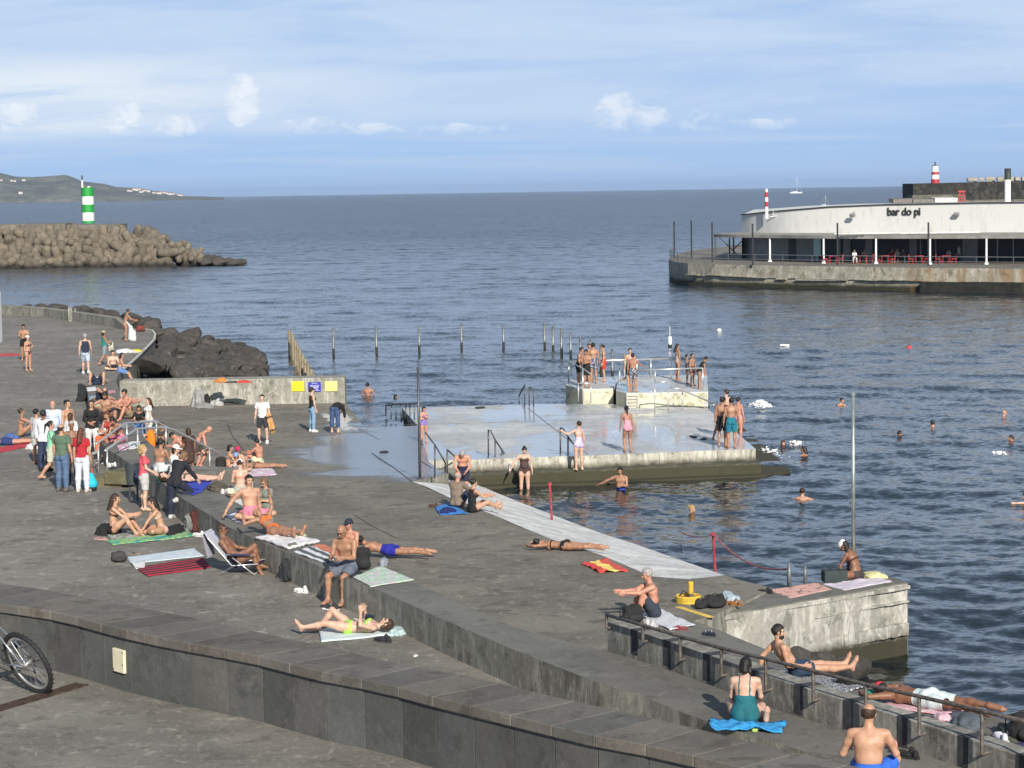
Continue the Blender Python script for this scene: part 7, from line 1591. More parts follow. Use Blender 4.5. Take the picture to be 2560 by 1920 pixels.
def shoes(label, px, py, sf, c, rz=0, sole=(.7, .7, .7), flip=False, gap=.13, name=None, dz=0., n_=2):
    a = S(sf, px, py)+Vector((0, 0, dz)); e = empty(name or ('flip_flops' if flip else 'shoes'), a, label, 'footwear')
    for i in range(n_):
        g = (i-(n_-1)/2); r_ = rz+g*.5; Mx = rotM(r_); o_ = a+rotM(rz) @ Vector((g*gap, g*.08, 0))
        b = MB(); ring = [(.0, -.13), (.045, -.11), (.04, 0), (.052, .09), (.03, .145), (-.02, .145), (-.045, .09), (-.038, 0), (-.04, -.11)]
        b.prism([o_+Mx @ Vector((x, y, .028)) for x, y in ring], o_.z+.004); b.build('sole', mcloth(sole), e, tri=True)
        if flip: b = MB(); b.tube([o_+Mx @ Vector((-.04, 0, .03)), o_+Mx @ Vector((-.01, .06, .055)), o_+Mx @ Vector((0, .09, .03))], .008, 5); b.tube([o_+Mx @ Vector((.04, 0, .03)), o_+Mx @ Vector((.01, .06, .055)), o_+Mx @ Vector((0, .09, .03))], .008, 5); b.build('straps', mcloth(c), e)
        else:
            F_ = np.array([tuple(Mx @ Vector(q)) for q in ((1, 0, 0), (0, 1, 0), (0, 0, 1))])
            v, f = surf([El(V3(o_+Mx @ Vector((0, .06, .045))), (.044, .085, .035), F_), Pr(V3(o_+Mx @ Vector((0, -.075, .05))), V3(o_+Mx @ Vector((0, -.07, .085))), .042, .034)], .01, .03, [lambda X, z=o_.z+.026: z-X[..., 2]]); npmesh('upper', [(v, f, 0)], [mcloth(c)], e)
    return e
WH2 = (.74, .75, .76)
# --- far terrace
pile('crumpled white and grey clothes on the far terrace near the curved kerb', 317, 882, 'T', 1.1, .8, .22, T('blotch', (.7, .7, .72), (.4, .4, .42), (.7, .6, .62)))
pile('bright yellow cloth lying beside the white clothes near the curved kerb', 338, 880, 'T', .9, .7, .12, T('plain', (.75, .62, .05)))
bag('dark red and black bag on the far corner of the terrace', 352, 829, 'T', .55, .34, .35, (.20, .04, .035), .5, name='holdall')
v_ = S('T', 331, 852); v, f = surf([Pr(V3(v_+Vector((0, -.1, .12))), V3(v_+Vector((-.05, -.1, .75))), .14, .07, 1.5, '', V3((1, 0, 0))), Pr(V3(v_+Vector((.12, -.1, .05))), V3(v_+Vector((.15, -.1, .5))), .10, .06), Pr(V3(v_+Vector((-.05, -.1, .75))), V3(v_+Vector((-.28, -.05, 1.02))), .07, .04)], .03, .06); tag(npmesh('towel', [(v, f, 0)], [T('plain', (.58, .62, .60))]), 'white towel hanging from the hands of the tall bikini woman', 'towel')
towel('red beach mat cut off by the left edge, far terrace', [(-30, 886), (46, 884), (50, 889), (-30, 892)], 'T', T('plain', (.55, .06, .07)))
a_ = S('T', 283, 876); bag('small white cloth bag in the hands of the woman in the straw hat', 279, 912, 'T', .26, .42, .12, (.62, .60, .50), .3, dz=.62, name='cloth_bag')
towel('red towel under the man lying at the left edge', [(-40, 1126), (74, 1108), (80, 1116), (-30, 1138)], 'T', T('plain', (.52, .04, .06)), name='towel')
pile('white cloth bundle at the feet of the man on the red towel', 80, 1122, 'T', .4, .5, .18, T('plain', WH2)); pile('blue clothes behind the sitting woman at the left edge', 30, 1098, 'T', .5, .6, .2, T('plain', (.08, .14, .36)))
# --- bench wall, upper part
towel('white towel under the feet of the topmost sunbather', [(216, 970), (240, 968), (244, 977), (218, 979)], 'B', T('plain', WH2)); towel('pale blue towel hanging over the edge of the bench wall', [(222, 992), (243, 990), (244, 999), (223, 1001)], 'B', T('plain', (.30, .45, .56)))
towel('cream towel with yellow border under the crossed-knee sunbather', [(236, 1012), (292, 1010), (296, 1018), (240, 1021)], 'B', T('plain', (.70, .68, .42))); towel('pink towel beside the crossed-knee sunbather', [(270, 978), (288, 976), (290, 982), (272, 985)], 'B', T('plain', (.62, .28, .34)))
pile('black clothes hanging beside the bench wall near the top', 210, 1000, 'T', .5, 1.6, .62, mcloth((.02, .022, .025))); bag('black rucksack leaning against the man on the bench top', 291, 1052, 'B', .4, .42, .22, (.02, .02, .022), .6, -.3)
pile('white clothes in front of the bearded man on the bench wall', 276, 1076, 'B', .45, .9, .12, T('plain', WH2)); pile('grey towel heap between the bearded man and the black rucksack', 303, 1068, 'B', .7, 1.4, .12, T('plain', (.20, .23, .23)))
pile('white and grey shorts lying near the bench edge by the white trousers', 250, 1082, 'B', .5, .9, .1, T('blotch', (.6, .6, .6), (.3, .3, .3), (.6, .6, .6))); bag('black shoulder bag on the terrace behind the woman in white trousers', 252, 1132, 'T', .4, .62, .3, (.018, .02, .022), .4)
towel('white towel with pink pattern draped over the bench edge by the steps', [(291, 1116), (318, 1110), (322, 1124), (296, 1131)], 'B', T('blotch', (.72, .68, .7), (.6, .25, .4), (.7, .7, .7)), wr=.04); towel('white bath towel on the bench wall beside the step rail', [(320, 1108), (349, 1106), (351, 1122), (322, 1125)], 'B', T('plain', (.72, .74, .72)), wr=.04)
pile('orange towel hanging in front of the girl in white shorts', 374, 1124, 'D', .42, .5, .62, T('plain', (.85, .22, .01)), name='towel', cat='towel')
shoes('black and white sneakers at the foot of the bench wall beside the steps', 252, 1158, 'T', (.04, .04, .04), 1.2, (.7, .7, .7)); shoes('white sneakers lying on the lower stone step', 279, 1166, 2.42, (.7, .7, .68), .4)
# turquoise carrier
def carrier(label, px, y0, y1, sf, c1, c2):
    a = S(sf, px, y1); s = FOC/a.y; h = (y1-y0)/s; e = empty('beach_bag', a+Vector((0, -.12, .05)), label, 'bag'); A = V3(a+Vector((.03, -.15, .10)))
    v, f = surf([Pr(A+[-.05, 0, .08], A+[.05, 0, .08], .13, None, 1.1, '', V3((0, 1, 0))), Pr(A+[-.06, 0, .1], A+[-.03, 0, h], .12, .07), Pr(A+[.06, 0, .1], A+[.03, 0, h], .12, .07)], .016, .06); npmesh('bag_body', [(v, f, 0)], [mcloth(c1)], e)
    b = MB()
    for s_ in (-1, 1): b.tube([Vector(A)+Vector((s_*.08, 0, h)), Vector(A)+Vector((s_*.05, 0, h+.12)), Vector(A)+Vector((-.02, .02, h+.30))], .018, 6)
    b.build('handle', mcloth(c2), e, smooth=True); v, f = surf([Pr(A+[-.05, 0, .0], A+[.05, 0, .0], .12, None, 1.1, '', V3((0, 1, 0)))], .02, .02); npmesh('base', [(v, f, 0)], [mcloth((.02, .02, .03))], e)
carrier('bright turquoise beach bag with orange handles', 226, 1196, 1226, 'T', (.02, .48, .72), (.75, .12, .03))
bag('navy handbag hanging from the shoulder of the woman in the coral T-shirt', 350, 1277, 'T', .30, .24, .12, (.02, .03, .07), 1.2, dz=.80, name='handbag')
# --- bench wall, middle part
towel('teal towel under the bare backed boy on the bench wall', [(383, 1186), (432, 1182), (446, 1200), (398, 1206)], 'B', T('plain', (.02, .26, .20)), wr=.03); towel('royal blue towel under the pale legs on the bench wall', [(452, 1200), (530, 1204), (505, 1231), (478, 1240)], 'B', T('plain', (.03, .06, .48)), wr=.03)
pile('black bag and cap on the teal towel', 414, 1194, 'B', .35, .6, .16, mcloth((.015, .015, .018))); pile('brown sandals and cloth bag lying on the bench far edge', 545, 1222, 'B', .5, 1.0, .14, mcloth((.09, .08, .06))); shoes('white sandals in front of the brown cloth bag on the bench', 563, 1232, 'B', (.7, .68, .6), .3)
towel('pink and white towel of the group of girls on the deck', [(535, 1180), (680, 1170), (692, 1188), (552, 1198)], 'D', T('blotch', (.75, .70, .74), (.62, .40, .52), (.74, .72, .74))); bag('black rucksack with a white tag beside the group of girls', 552, 1178, 'D', .36, .46, .24, (.018, .018, .02), .3); pile('green cloth by the black rucksack on the deck', 533, 1180, 'D', .5, .8, .08, mcloth((.03, .20, .12)))
# --- things along the mossy wall
pile('grey folded umbrella and bag against the mossy wall, leftmost of the heap', 496, 1016, 'D', .65, .8, .60, mcloth((.30, .31, .30)), name='bag', cat='bag'); pile('black and white holdall in front of the grey bag at the mossy wall', 507, 1020, 'D', .85, .8, .22, T('blotch', (.02, .02, .02), (.6, .6, .6), (.02, .02, .02)), name='bag', cat='bag'); pile('black coat slumped against the mossy wall', 519, 1013, 'D', .4, .6, .48, mcloth((.015, .015, .016))); pile('black and white bundle at the foot of the mossy wall', 541, 1013, 'D', .55, .6, .34, T('blotch', (.6, .6, .58), (.03, .03, .03), (.5, .5, .5))); pile('small dark sandals at the right end of the heap by the mossy wall', 572, 1012, 'D', .7, .4, .12, mcloth((.06, .05, .045)))
pile('orange clothes lying on top of the mossy wall', 554, 956, 1.88, .55, .6, .16, mcloth((.62, .25, .06))); pile('red cloth lying on top of the mossy wall, right of the orange clothes', 610, 957, 1.88, .8, .5, .10, mcloth((.55, .07, .05))); pile('dark cloth between the orange and red clothes on the mossy wall', 585, 957, 1.88, .9, .4, .06, mcloth((.06, .05, .05)))
# --- bench wall, lower part
towel('grey and white towel under the man in pink shorts', [(560, 1288), (612, 1280), (652, 1302), (590, 1310)], 'B', T('stripes', (.10, .12, .2), (.66, .67, .7, 9.)), wr=.03); towel('thick white towel under the woman in the orange bikini', [(638, 1348), (722, 1376), (800, 1358), (716, 1334)], 'B', T('plain', (.74, .72, .72)), wr=.05, th=.05)
pile('cream cloth behind the knees of the woman in the orange bikini', 742, 1342, 'B', .35, 1.0, .12, mcloth((.74, .70, .42))); pile('grey bucket hat lying at the edge of the white towel', 731, 1369, 'B', .22, .45, .09, mcloth((.16, .16, .13)), name='hat', cat='hat')
towel('grey and white striped towel hanging over the bench edge', [(734, 1382), (812, 1409), (848, 1398), (782, 1366)], 'B', T('stripes', (.10, .11, .11), (.70, .72, .74, 13.)), wr=.03); towel('salmon pink towel beside the striped one', [(783, 1367), (846, 1394), (860, 1381), (800, 1361)], 'B', T('plain', (.62, .20, .12)), wr=.03)
towel('large pastel tie-dyed cloth spread on the bench wall right of the bald man', [(877, 1444), (926, 1470), (1034, 1452), (952, 1417)], 'B', T('blotch', (.62, .66, .68), (.42, .60, .42), (.62, .50, .56)), wr=.02)
a_ = S('B', 660, 1303); e = empty('straw_basket', a_, 'straw sun visor with dark rim behind the head of the orange bikini woman', 'hat'); b = MB(); b.lathe(a_+Vector((0, .1, .05)), [(.13, 0), (.17, .10), (.165, .10), (.125, 0)], 24); b.build('weave', M((.42, .28, .14), .8, var=.3, scale=50, name='straw'), e); b = MB(); b.lathe(a_+Vector((0, .1, .15)), [(.165, -.012), (.175, 0), (.165, .012), (.155, 0), (.165, -.012)], 24); b.build('rim', M((.04, .02, .02), .6, name='rim_dark'), e)
bag('black bag behind the seated bald man', 908, 1424, 'B', .34, .42, .22, (.015, .015, .018), .2); towel('dark towel the bald man is sitting on', [(838, 1418), (880, 1446), (905, 1436), (870, 1410)], 'B', T('plain', (.02, .025, .035)), wr=.02)
pile('light grey cap lying on the deck near the pastel cloth', 958, 1412, 'D', .30, .55, .16, mcloth((.24, .27, .30)), name='cap', cat='hat')
# --- near terrace
towel('green and yellow tie-dyed towel in front of the two sitting girls', [(262, 1353), (284, 1364), (490, 1341), (466, 1329)], 'T', T('blotch', (.05, .38, .26), (.35, .50, .18), (.04, .32, .30)), wr=.015); towel('pale towel the two long haired girls are sitting on', [(268, 1338), (280, 1350), (440, 1340), (425, 1328)], 'T', T('blotch', (.5, .5, .45), (.2, .22, .2), (.4, .4, .36)), wr=.01)
pile('black clothes behind the left girl on the green towel', 270, 1332, 'T', .5, 1.1, .2, mcloth((.015, .015, .016))); pile('black cloth behind the right girl on the green towel', 437, 1328, 'T', .5, 1.3, .14, mcloth((.015, .015, .018)))
bag('grey rucksack leaning against the bench wall near the girls', 477, 1331, 'T', .28, .42, .20, (.20, .21, .20), .4, -.2); bag('dark red and black rucksack beside the grey one against the bench wall', 494, 1331, 'T', .28, .50, .20, (.09, .02, .02), .9, -.15); shoes('white trainers at the right end of the green towel', 499, 1341, 'T', (.72, .72, .70), 1.3); shoes('pinkish flip-flops at the left end of the green towel', 254, 1349, 'T', (.4, .2, .18), 1.5, (.5, .3, .28), True)
towel('pale blue-white towel spread left of the beach chair', [(320, 1395), (485, 1372), (511, 1391), (330, 1412)], 'T', T('plain', (.62, .70, .76)), wr=.008); towel('red and black patterned towel beside the pale blue one', [(340, 1421), (505, 1396), (524, 1420), (371, 1442)], 'T', T('stripes', (.42, .02, .05), (.03, .02, .02, 30.)), wr=.012); towel('crumpled white cloth at the corner of the red patterned towel', [(327, 1411), (362, 1406), (362, 1420), (340, 1425)], 'T', T('plain', (.78, .78, .78)), wr=.05)
bag('dark grey knitted bag at the left end of the pale blue towel', 298, 1404, 'T', .36, .22, .30, (.05, .045, .045), .3, name='cloth_bag'); shoes('dark flip-flops behind the pale blue towel', 339, 1387, 'T', (.1, .1, .1), 1.2, (.3, .25, .2), True)
bag('black rucksack leaning on the bench wall between chair and white shoes', 724, 1455, 'T', .28, .46, .18, (.022, .026, .03), .7, -.25); shoes('white trainers on the terrace below the striped towel', 755, 1481, 'T', (.74, .73, .70), 1.25); shoes('black trainer with white laces below the bald man', 829, 1524, 'T', (.03, .03, .035), 1.45, (.74, .74, .74)); 
towel('white towel with a blue hem under the woman in the lime bikini', [(796, 1578), (806, 1606), (1004, 1588), (986, 1562)], 'T', T('plain', (.64, .74, .76)), wr=.02, th=.025); pile('pale cloth bag beside the lime bikini woman', 893, 1566, 'T', .32, .9, .12, mcloth((.66, .66, .52)), name='cloth_bag', cat='bag'); shoes('black shoes next to the head of the lime bikini woman', 959, 1604, 'T', (.02, .02, .025), 1.4, (.04, .04, .04)); pile('scrunched pale blue cloth at the wall end of the white towel', 992, 1583, 'T', .3, .7, .12, mcloth((.45, .6, .62))); pile('scrap of white paper on the bare terrace near the bench wall', 1038, 1641, 'T', .08, .2, .02, mcloth((.74, .74, .7)), name='litter', cat='litter')
def box_thing(name, label, cat, p, d, M_, mat, bev=.005):
    b = MB(); b.box(p, d, M_); return tag(b.build(name, mat, bevel=bev), label, cat)
a_ = Yp(924, 1541, S('T', 900, 1584).y); box_thing('phone', 'dark blue phone held up by the lime bikini woman', 'phone', a_, (.155, .012, .085), rotM(.1, .5, .25), M((.02, .03, .07), .3, name='phone_blue'))
def phone_at(j, label, name='phone'):
    q = (j['L'][6]+j['R'][6])/2
    return box_thing(name, label, 'phone', q+Vector((0, 0, .03)), (.075, .15, .01), rotM(.4, .4), M((.015, .015, .02), .25, name='phone_black'), .003)
# --- deck things
towel('bright blue towel under the couple at the slipway', [(1088, 1270), (1100, 1288), (1170, 1286), (1120, 1260)], 'D', T('plain', (.04, .22, .62)), wr=.05); pile('dark blue cloth thrown on the bright blue towel', 1118, 1283, 'D', .42, .8, .14, mcloth((.015, .025, .14))); shoes('brown sandals beside the bright blue towel', 1086, 1268, 'D', (.10, .05, .04), 1.3, (.08, .05, .04))
towel('red and yellow beach cloth crumpled on the deck', [(1456, 1413), (1500, 1434), (1568, 1430), (1518, 1402)], 'D', T('bands', (.62, .07, .06), (.80, .62, .16), (.62, .09, .07)), wr=.07, rag=.05); 
towel('white towel with fine dark lines under the grey haired man', [(1600, 1540), (1676, 1577), (1737, 1564), (1655, 1527)], 'D', T('lines', (.70, .72, .76), (.25, .25, .28)), wr=.03); bag('black rucksack beside the grey haired man, behind the rail', 1582, 1556, 'D', .46, .34, .3, (.015, .015, .017), .4); pile('white and black cap on the lined white towel', 1626, 1566, 'D', .26, .45, .14, T('blotch', (.7, .7, .7), (.03, .03, .03), (.6, .6, .6)), name='cap', cat='hat'); shoes('pair of dark red flip-flops at the end of the lined white towel', 1704, 1574, 'D', (.30, .04, .05), 1.3, (.28, .05, .06), True, gap=.24)
# helmet
a_ = Wk(1771, 1598); e = empty('bicycle_helmet', a_, 'black vented bicycle helmet lying on the walkway', 'helmet'); F0 = np.eye(3)
v, f = surf([El(V3(a_)+[0, 0, .05], (.15, .19, .12), F0)], .009, .01, [lambda X: (a_.z+.01-X[..., 2])]+[(lambda X, k=k: (.012-np.sqrt((X[..., 0]-a_.x-k)**2+np.clip(a_.z+.10-X[..., 2], 0, 9)**2*4)) ) for k in (-.075, -.03, .03, .075)]); npmesh('shell', [(v, f, 0)], [M((.015, .015, .017), .3, name='helmet_black')], e)
b = MB(); b.tube([Vector(a_)+Vector((-.12, -.1, .03)), Vector(a_)+Vector((-.2, -.12, .01)), Vector(a_)+Vector((-.22, 0, .01))], .008, 5); b.build('strap', mcloth((.02, .02, .02)), e); b = MB()
for k in (-.052, 0, .052): b.tube([Vector(a_)+Vector((k, -.16, .09)), Vector(a_)+Vector((k, -.05, .172)), Vector(a_)+Vector((k, .08, .165))], .006, 5)
b.build('trim', M((.45, .45, .45), .4, name='trim_grey'), e)
# yellow mooring ring and painted line
a_ = Wd(1721, 1506); e = empty('mooring_post', a_, 'yellow post rising from a round yellow tub base on the deck', 'bollard'); yl = M((.62, .42, .05), .5, var=.2, scale=8, name='yellow_paint')
b = MB(); b.lathe(a_, [(.25, 0), (.26, .13), (.24, .15), (.22, .13), (.22, .1), (0, .1)], 32); b.build('base_ring', yl, e); b = MB(); b.lathe(a_+Vector((.05, 0, .1)), [(.05, 0), (.05, .08)], 14); b.build('collar', mRust, e); b = MB(); b.lathe(a_+Vector((.05, 0, .18)), [(.052, 0), (.052, .22), (.04, .235), (0, .235)], 14); b.build('post', yl, e)
b = MB(); b.tube([a_+Vector((-.15, -.05, .16)), a_+Vector((-.1, .1, .22)), a_+Vector((-.02, .12, .16))], .02, 6); b.build('cleat', mSteelD, e); b = MB(); b.lathe(a_+Vector((0, 0, .101)), [(.21, 0), (0, .004)], 24); b.build('rust_plate', M((.20, .10, .05), .8, var=.4, name='rust'), e)
tag(strip([(1695, 1517), (1780, 1544)], .15, 'painted_line', M((.68, .48, .10), .8, var=.25, scale=5, name='worn_yellow')), kind='structure')
bag('large black sports bag on the deck in front of the pier', 1788, 1519, 'D', .46, .27, .30, (.014, .014, .016), .1, name='sports_bag'); bag('smaller black bag left of the large one by the yellow post', 1752, 1521, 'D', .27, .20, .26, (.016, .016, .018), -.2, name='sports_bag'); pile('pale blue towel heap behind the black sports bag', 1829, 1505, 'D', .38, .8, .18, mcloth((.42, .52, .58)), name='towel', cat='towel'); shoes('brown sandals beside the pale blue towel heap', 1836, 1513, 'D', (.26, .11, .03), 1.4, (.3, .14, .05))
# --- pier
towel('peach pink towel spread on the pier', [(1921, 1478), (1975, 1497), (2078, 1475), (2036, 1459)], 'N', T('plain', (.72, .42, .36)), wr=.01); shoes('black shoes at the corner of the peach pink towel', 1915, 1484, 'N', (.015, .015, .015), 1.3, (.02, .02, .02)); towel('lilac white towel under the woman on the pier', [(2056, 1464), (2112, 1478), (2234, 1457), (2186, 1444)], 'N', T('plain', (.66, .60, .68)), wr=.04)
a_ = Wp(2086, 1453, 1.42); e = empty('cool_box', a_, 'dark grey soft box bag next to the woman on the pier', 'bag'); b = MB(); b.box(a_+Vector((0, 0, .12)), (.50, .3, .24), rotM(.15)); b.build('bag_body', mcloth((.035, .05, .05)), e, bevel=.03); b = MB(); b.tube([a_+Vector((-.15, 0, .24)), a_+Vector((0, 0, .3)), a_+Vector((.15, 0, .24))], .012, 6); b.build('handle', mcloth((.02, .03, .03)), e)
pile('pale yellow patterned clothes behind the woman on the pier', 2190, 1442, 'N', .5, .7, .12, T('blotch', (.74, .72, .36), (.3, .3, .2), (.7, .68, .4)))
# --- walkway by the rail wall
towel('black and white patterned towel under the reclining man', [(1930, 1679), (2094, 1738), (2194, 1716), (2040, 1682)], 'K', T('pattern', (.72, .72, .74), (.02, .02, .025)), wr=.02); pile('black clothes lying on the black and white patterned towel', 2118, 1712, 'K', .32, .8, .12, mcloth((.012, .012, .014)))
towel('pale pink towel under the man lying face down', [(2196, 1766), (2345, 1790), (2440, 1778), (2280, 1748)], 'K', T('blotch', (.70, .50, .54), (.62, .32, .38), (.70, .55, .58)), wr=.02); pile('pink end of cloth scrunched at the railing beside the lying man', 2356, 1800, 'K', .22, .5, .10, T('blotch', (.7, .5, .55), (.6, .3, .38), (.7, .6, .6)), name='towel', cat='towel')
pile('grey towel folded at the feet of the lying man', 2405, 1812, 'K', .48, .9, .13, mcloth((.10, .12, .14)), name='towel', cat='towel'); pile('green cap lying in front of the man with the red cap', 2176, 1752, 'K', .22, .35, .13, mcloth((.01, .26, .14)), name='cap', cat='hat')
bag('black rucksack at the right edge on the walkway', 2556, 1850, 'K', .36, .36, .3, (.012, .012, .014), .2); shoes('white and blue trainers near the right edge of the walkway', 2507, 1850, 'K', (.62, .62, .7), .6, (.7, .7, .72)); pile('camouflage bag behind the white and blue trainers', 2524, 1838, 'K', .32, .7, .13, T('blotch', (.10, .11, .08), (.02, .02, .02), (.2, .2, .16)), name='bag', cat='bag'); towel('dark purple towel with a white logo shape at the right edge', [(2498, 1868), (2560, 1893), (2620, 1880), (2560, 1858)], 'K', T('plain', (.05, .04, .14)), wr=.03)
# --- tier
towel('crumpled sky blue towel around the woman in the teal swimsuit', [(1782, 1806), (1788, 1836), (1952, 1836), (1966, 1806)], 'B', T('blotch', (.02, .28, .62), (.04, .34, .70), (.02, .22, .5)), wr=.13, rag=.12); pile('lime green corner of cloth on the sky blue towel', 1886, 1828, 'B', .09, .12, .05, mcloth((.45, .62, .18)))
shoes('black trainers in the shade to the right of the broad backed man', 2270, 1893, 'B', (.012, .012, .014), 1.2, (.02, .02, .02)); pile('red and white fruit carton beside the broad backed man', 2232, 1874, 'B', .10, .12, .12, T('blotch', (.5, .04, .04), (.7, .6, .55), (.5, .05, .04)), name='carton', cat='carton')
# --- folding beach chair
def beach_chair():
    th = R(262); o = CH['pel']; o = Vector((o.x, o.y, ZT))+rotM(th) @ Vector((0, .10, 0)); Mx = rotM(th); Wc = lambda x, y, z: o+Mx @ Vector((x, y, z))
    e = empty('beach_chair', o, 'folding beach chair with white frame and navy seat', 'chair'); fr_ = M((.68, .68, .70), .35, .6, name='aluminium')
    b = MB()
    for s_ in (-1, 1):
        x = s_*.29; b.tube([Wc(x, .42, .23), Wc(x, -.12, .19), Wc(x, -.60, .74), Wc(x*.9, -.66, .82)], .013, 7); b.tube([Wc(x*1.05, -.38, .02), Wc(x*1.05, .36, .40), Wc(x*1.05, -.24, .42)], .013, 7); b.tube([Wc(x*1.08, .34, .02), Wc(x*1.08, -.10, .36)], .013, 7)
    for y, z in ((-.38, .02), (.34, .02)): b.tube([Wc(-.31, y, z), Wc(.31, y, z)], .013, 7)
    b.tube([Wc(-.26, -.66, .82), Wc(.26, -.66, .82)], .013, 7); b.build('frame', fr_, e, smooth=True)
    def sheet(pts, mat, nm, w=.27, th_=.012):
        b = MB(); vs = []
        for y, z in pts: vs += [Wc(-w, y, z), Wc(w, y, z), Wc(w, y, z-th_), Wc(-w, y, z-th_)]
        n = len(pts); fs = [(0, 1, 2, 3), (4*n-1, 4*n-2, 4*n-3, 4*n-4)]
        for i in range(n-1): fs += [(4*i+k, 4*i+4+k, 4*i+4+(k+1) % 4, 4*i+(k+1) % 4) for k in range(4)]
        b.q(vs, fs); return b.build(nm, mat, e)
    sheet([(.42, .235), (.2, .19), (0, .17), (-.12, .19)], mcloth((.02, .025, .10)), 'seat'); sheet([(-.13, .20), (-.34, .42), (-.58, .73), (-.66, .82)], mcloth((.03, .035, .12)), 'backrest')
    sheet([(-.24, .36), (-.4, .535), (-.60, .78), (-.69, .86), (-.72, .80), (-.66, .55), (-.62, .35)], T('plain', (.52, .54, .62)), 'cover', .285)
    for s_ in (-1, 1): b = MB(); b.box(Wc(s_*.305, .06, .425), (.05, .42, .022), Mx); b.build('armrest', M((.03, .04, .14), .5, name='navy_plastic'), e, bevel=.006)
beach_chair()
# --- skateboard
a_ = Yp(677, 1058, S('D', 658, 1109).y-.12); e = empty('skateboard', a_, 'wooden skateboard held upright at the side of the young man in white', 'skateboard'); Mb = rotM(.5, 0, R(-14))
b = MB(); n_ = 14; vs = []
for i in range(n_+1):
    t = i/n_; z = (t-.5)*.80; w = .10*min(1, math.sqrt(max(0, 1-((abs(t-.5)*2-.72)/.28)**2)) if abs(t-.5)*2 > .72 else 1)+.003; y = .05*max(0, abs(t-.5)*2-.72)/.28
    for x, yy in ((-w, y), (w, y), (w, y+.012), (-w, y+.012)): vs.append(a_+Mb @ Vector((x, yy, z)))
b.q(vs, [(4*i+k, 4*i+4+k, 4*i+4+(k+1) % 4, 4*i+(k+1) % 4) for i in range(n_) for k in range(4)]+[(0, 1, 2, 3), (4*n_+3, 4*n_+2, 4*n_+1, 4*n_)]); b.build('board', M((.48, .26, .09), .5, var=.3, scale=10, name='maple'), e)
for zt_ in (-.24, .24):
    b = MB(); b.tube([a_+Mb @ Vector((-.09, -.05, zt_)), a_+Mb @ Vector((.09, -.05, zt_))], .012, 6); b.box(a_+Mb @ Vector((0, -.025, zt_)), (.06, .05, .05), Mb); b.build('truck', mSteelD, e)
    for s_ in (-1, 1): b = MB(); b.tube([a_+Mb @ Vector((s_*.075, -.055, zt_)), a_+Mb @ Vector((s_*.11, -.055, zt_))], .028, 12); b.build('wheel', M((.03, .03, .03), .6, name='wheel_black'), e)
bag('black rucksack worn by the young man in white on the deck', 658, 1109, 'D', .28, .42, .16, (.015, .015, .02), R(170), dz=1.02)
# move the worn rucksack behind his shoulders
rk_ = [o for o in col.objects if o.get('label', '').startswith('black rucksack worn')][0]; rk_.location += Vector((0, .20, 0))
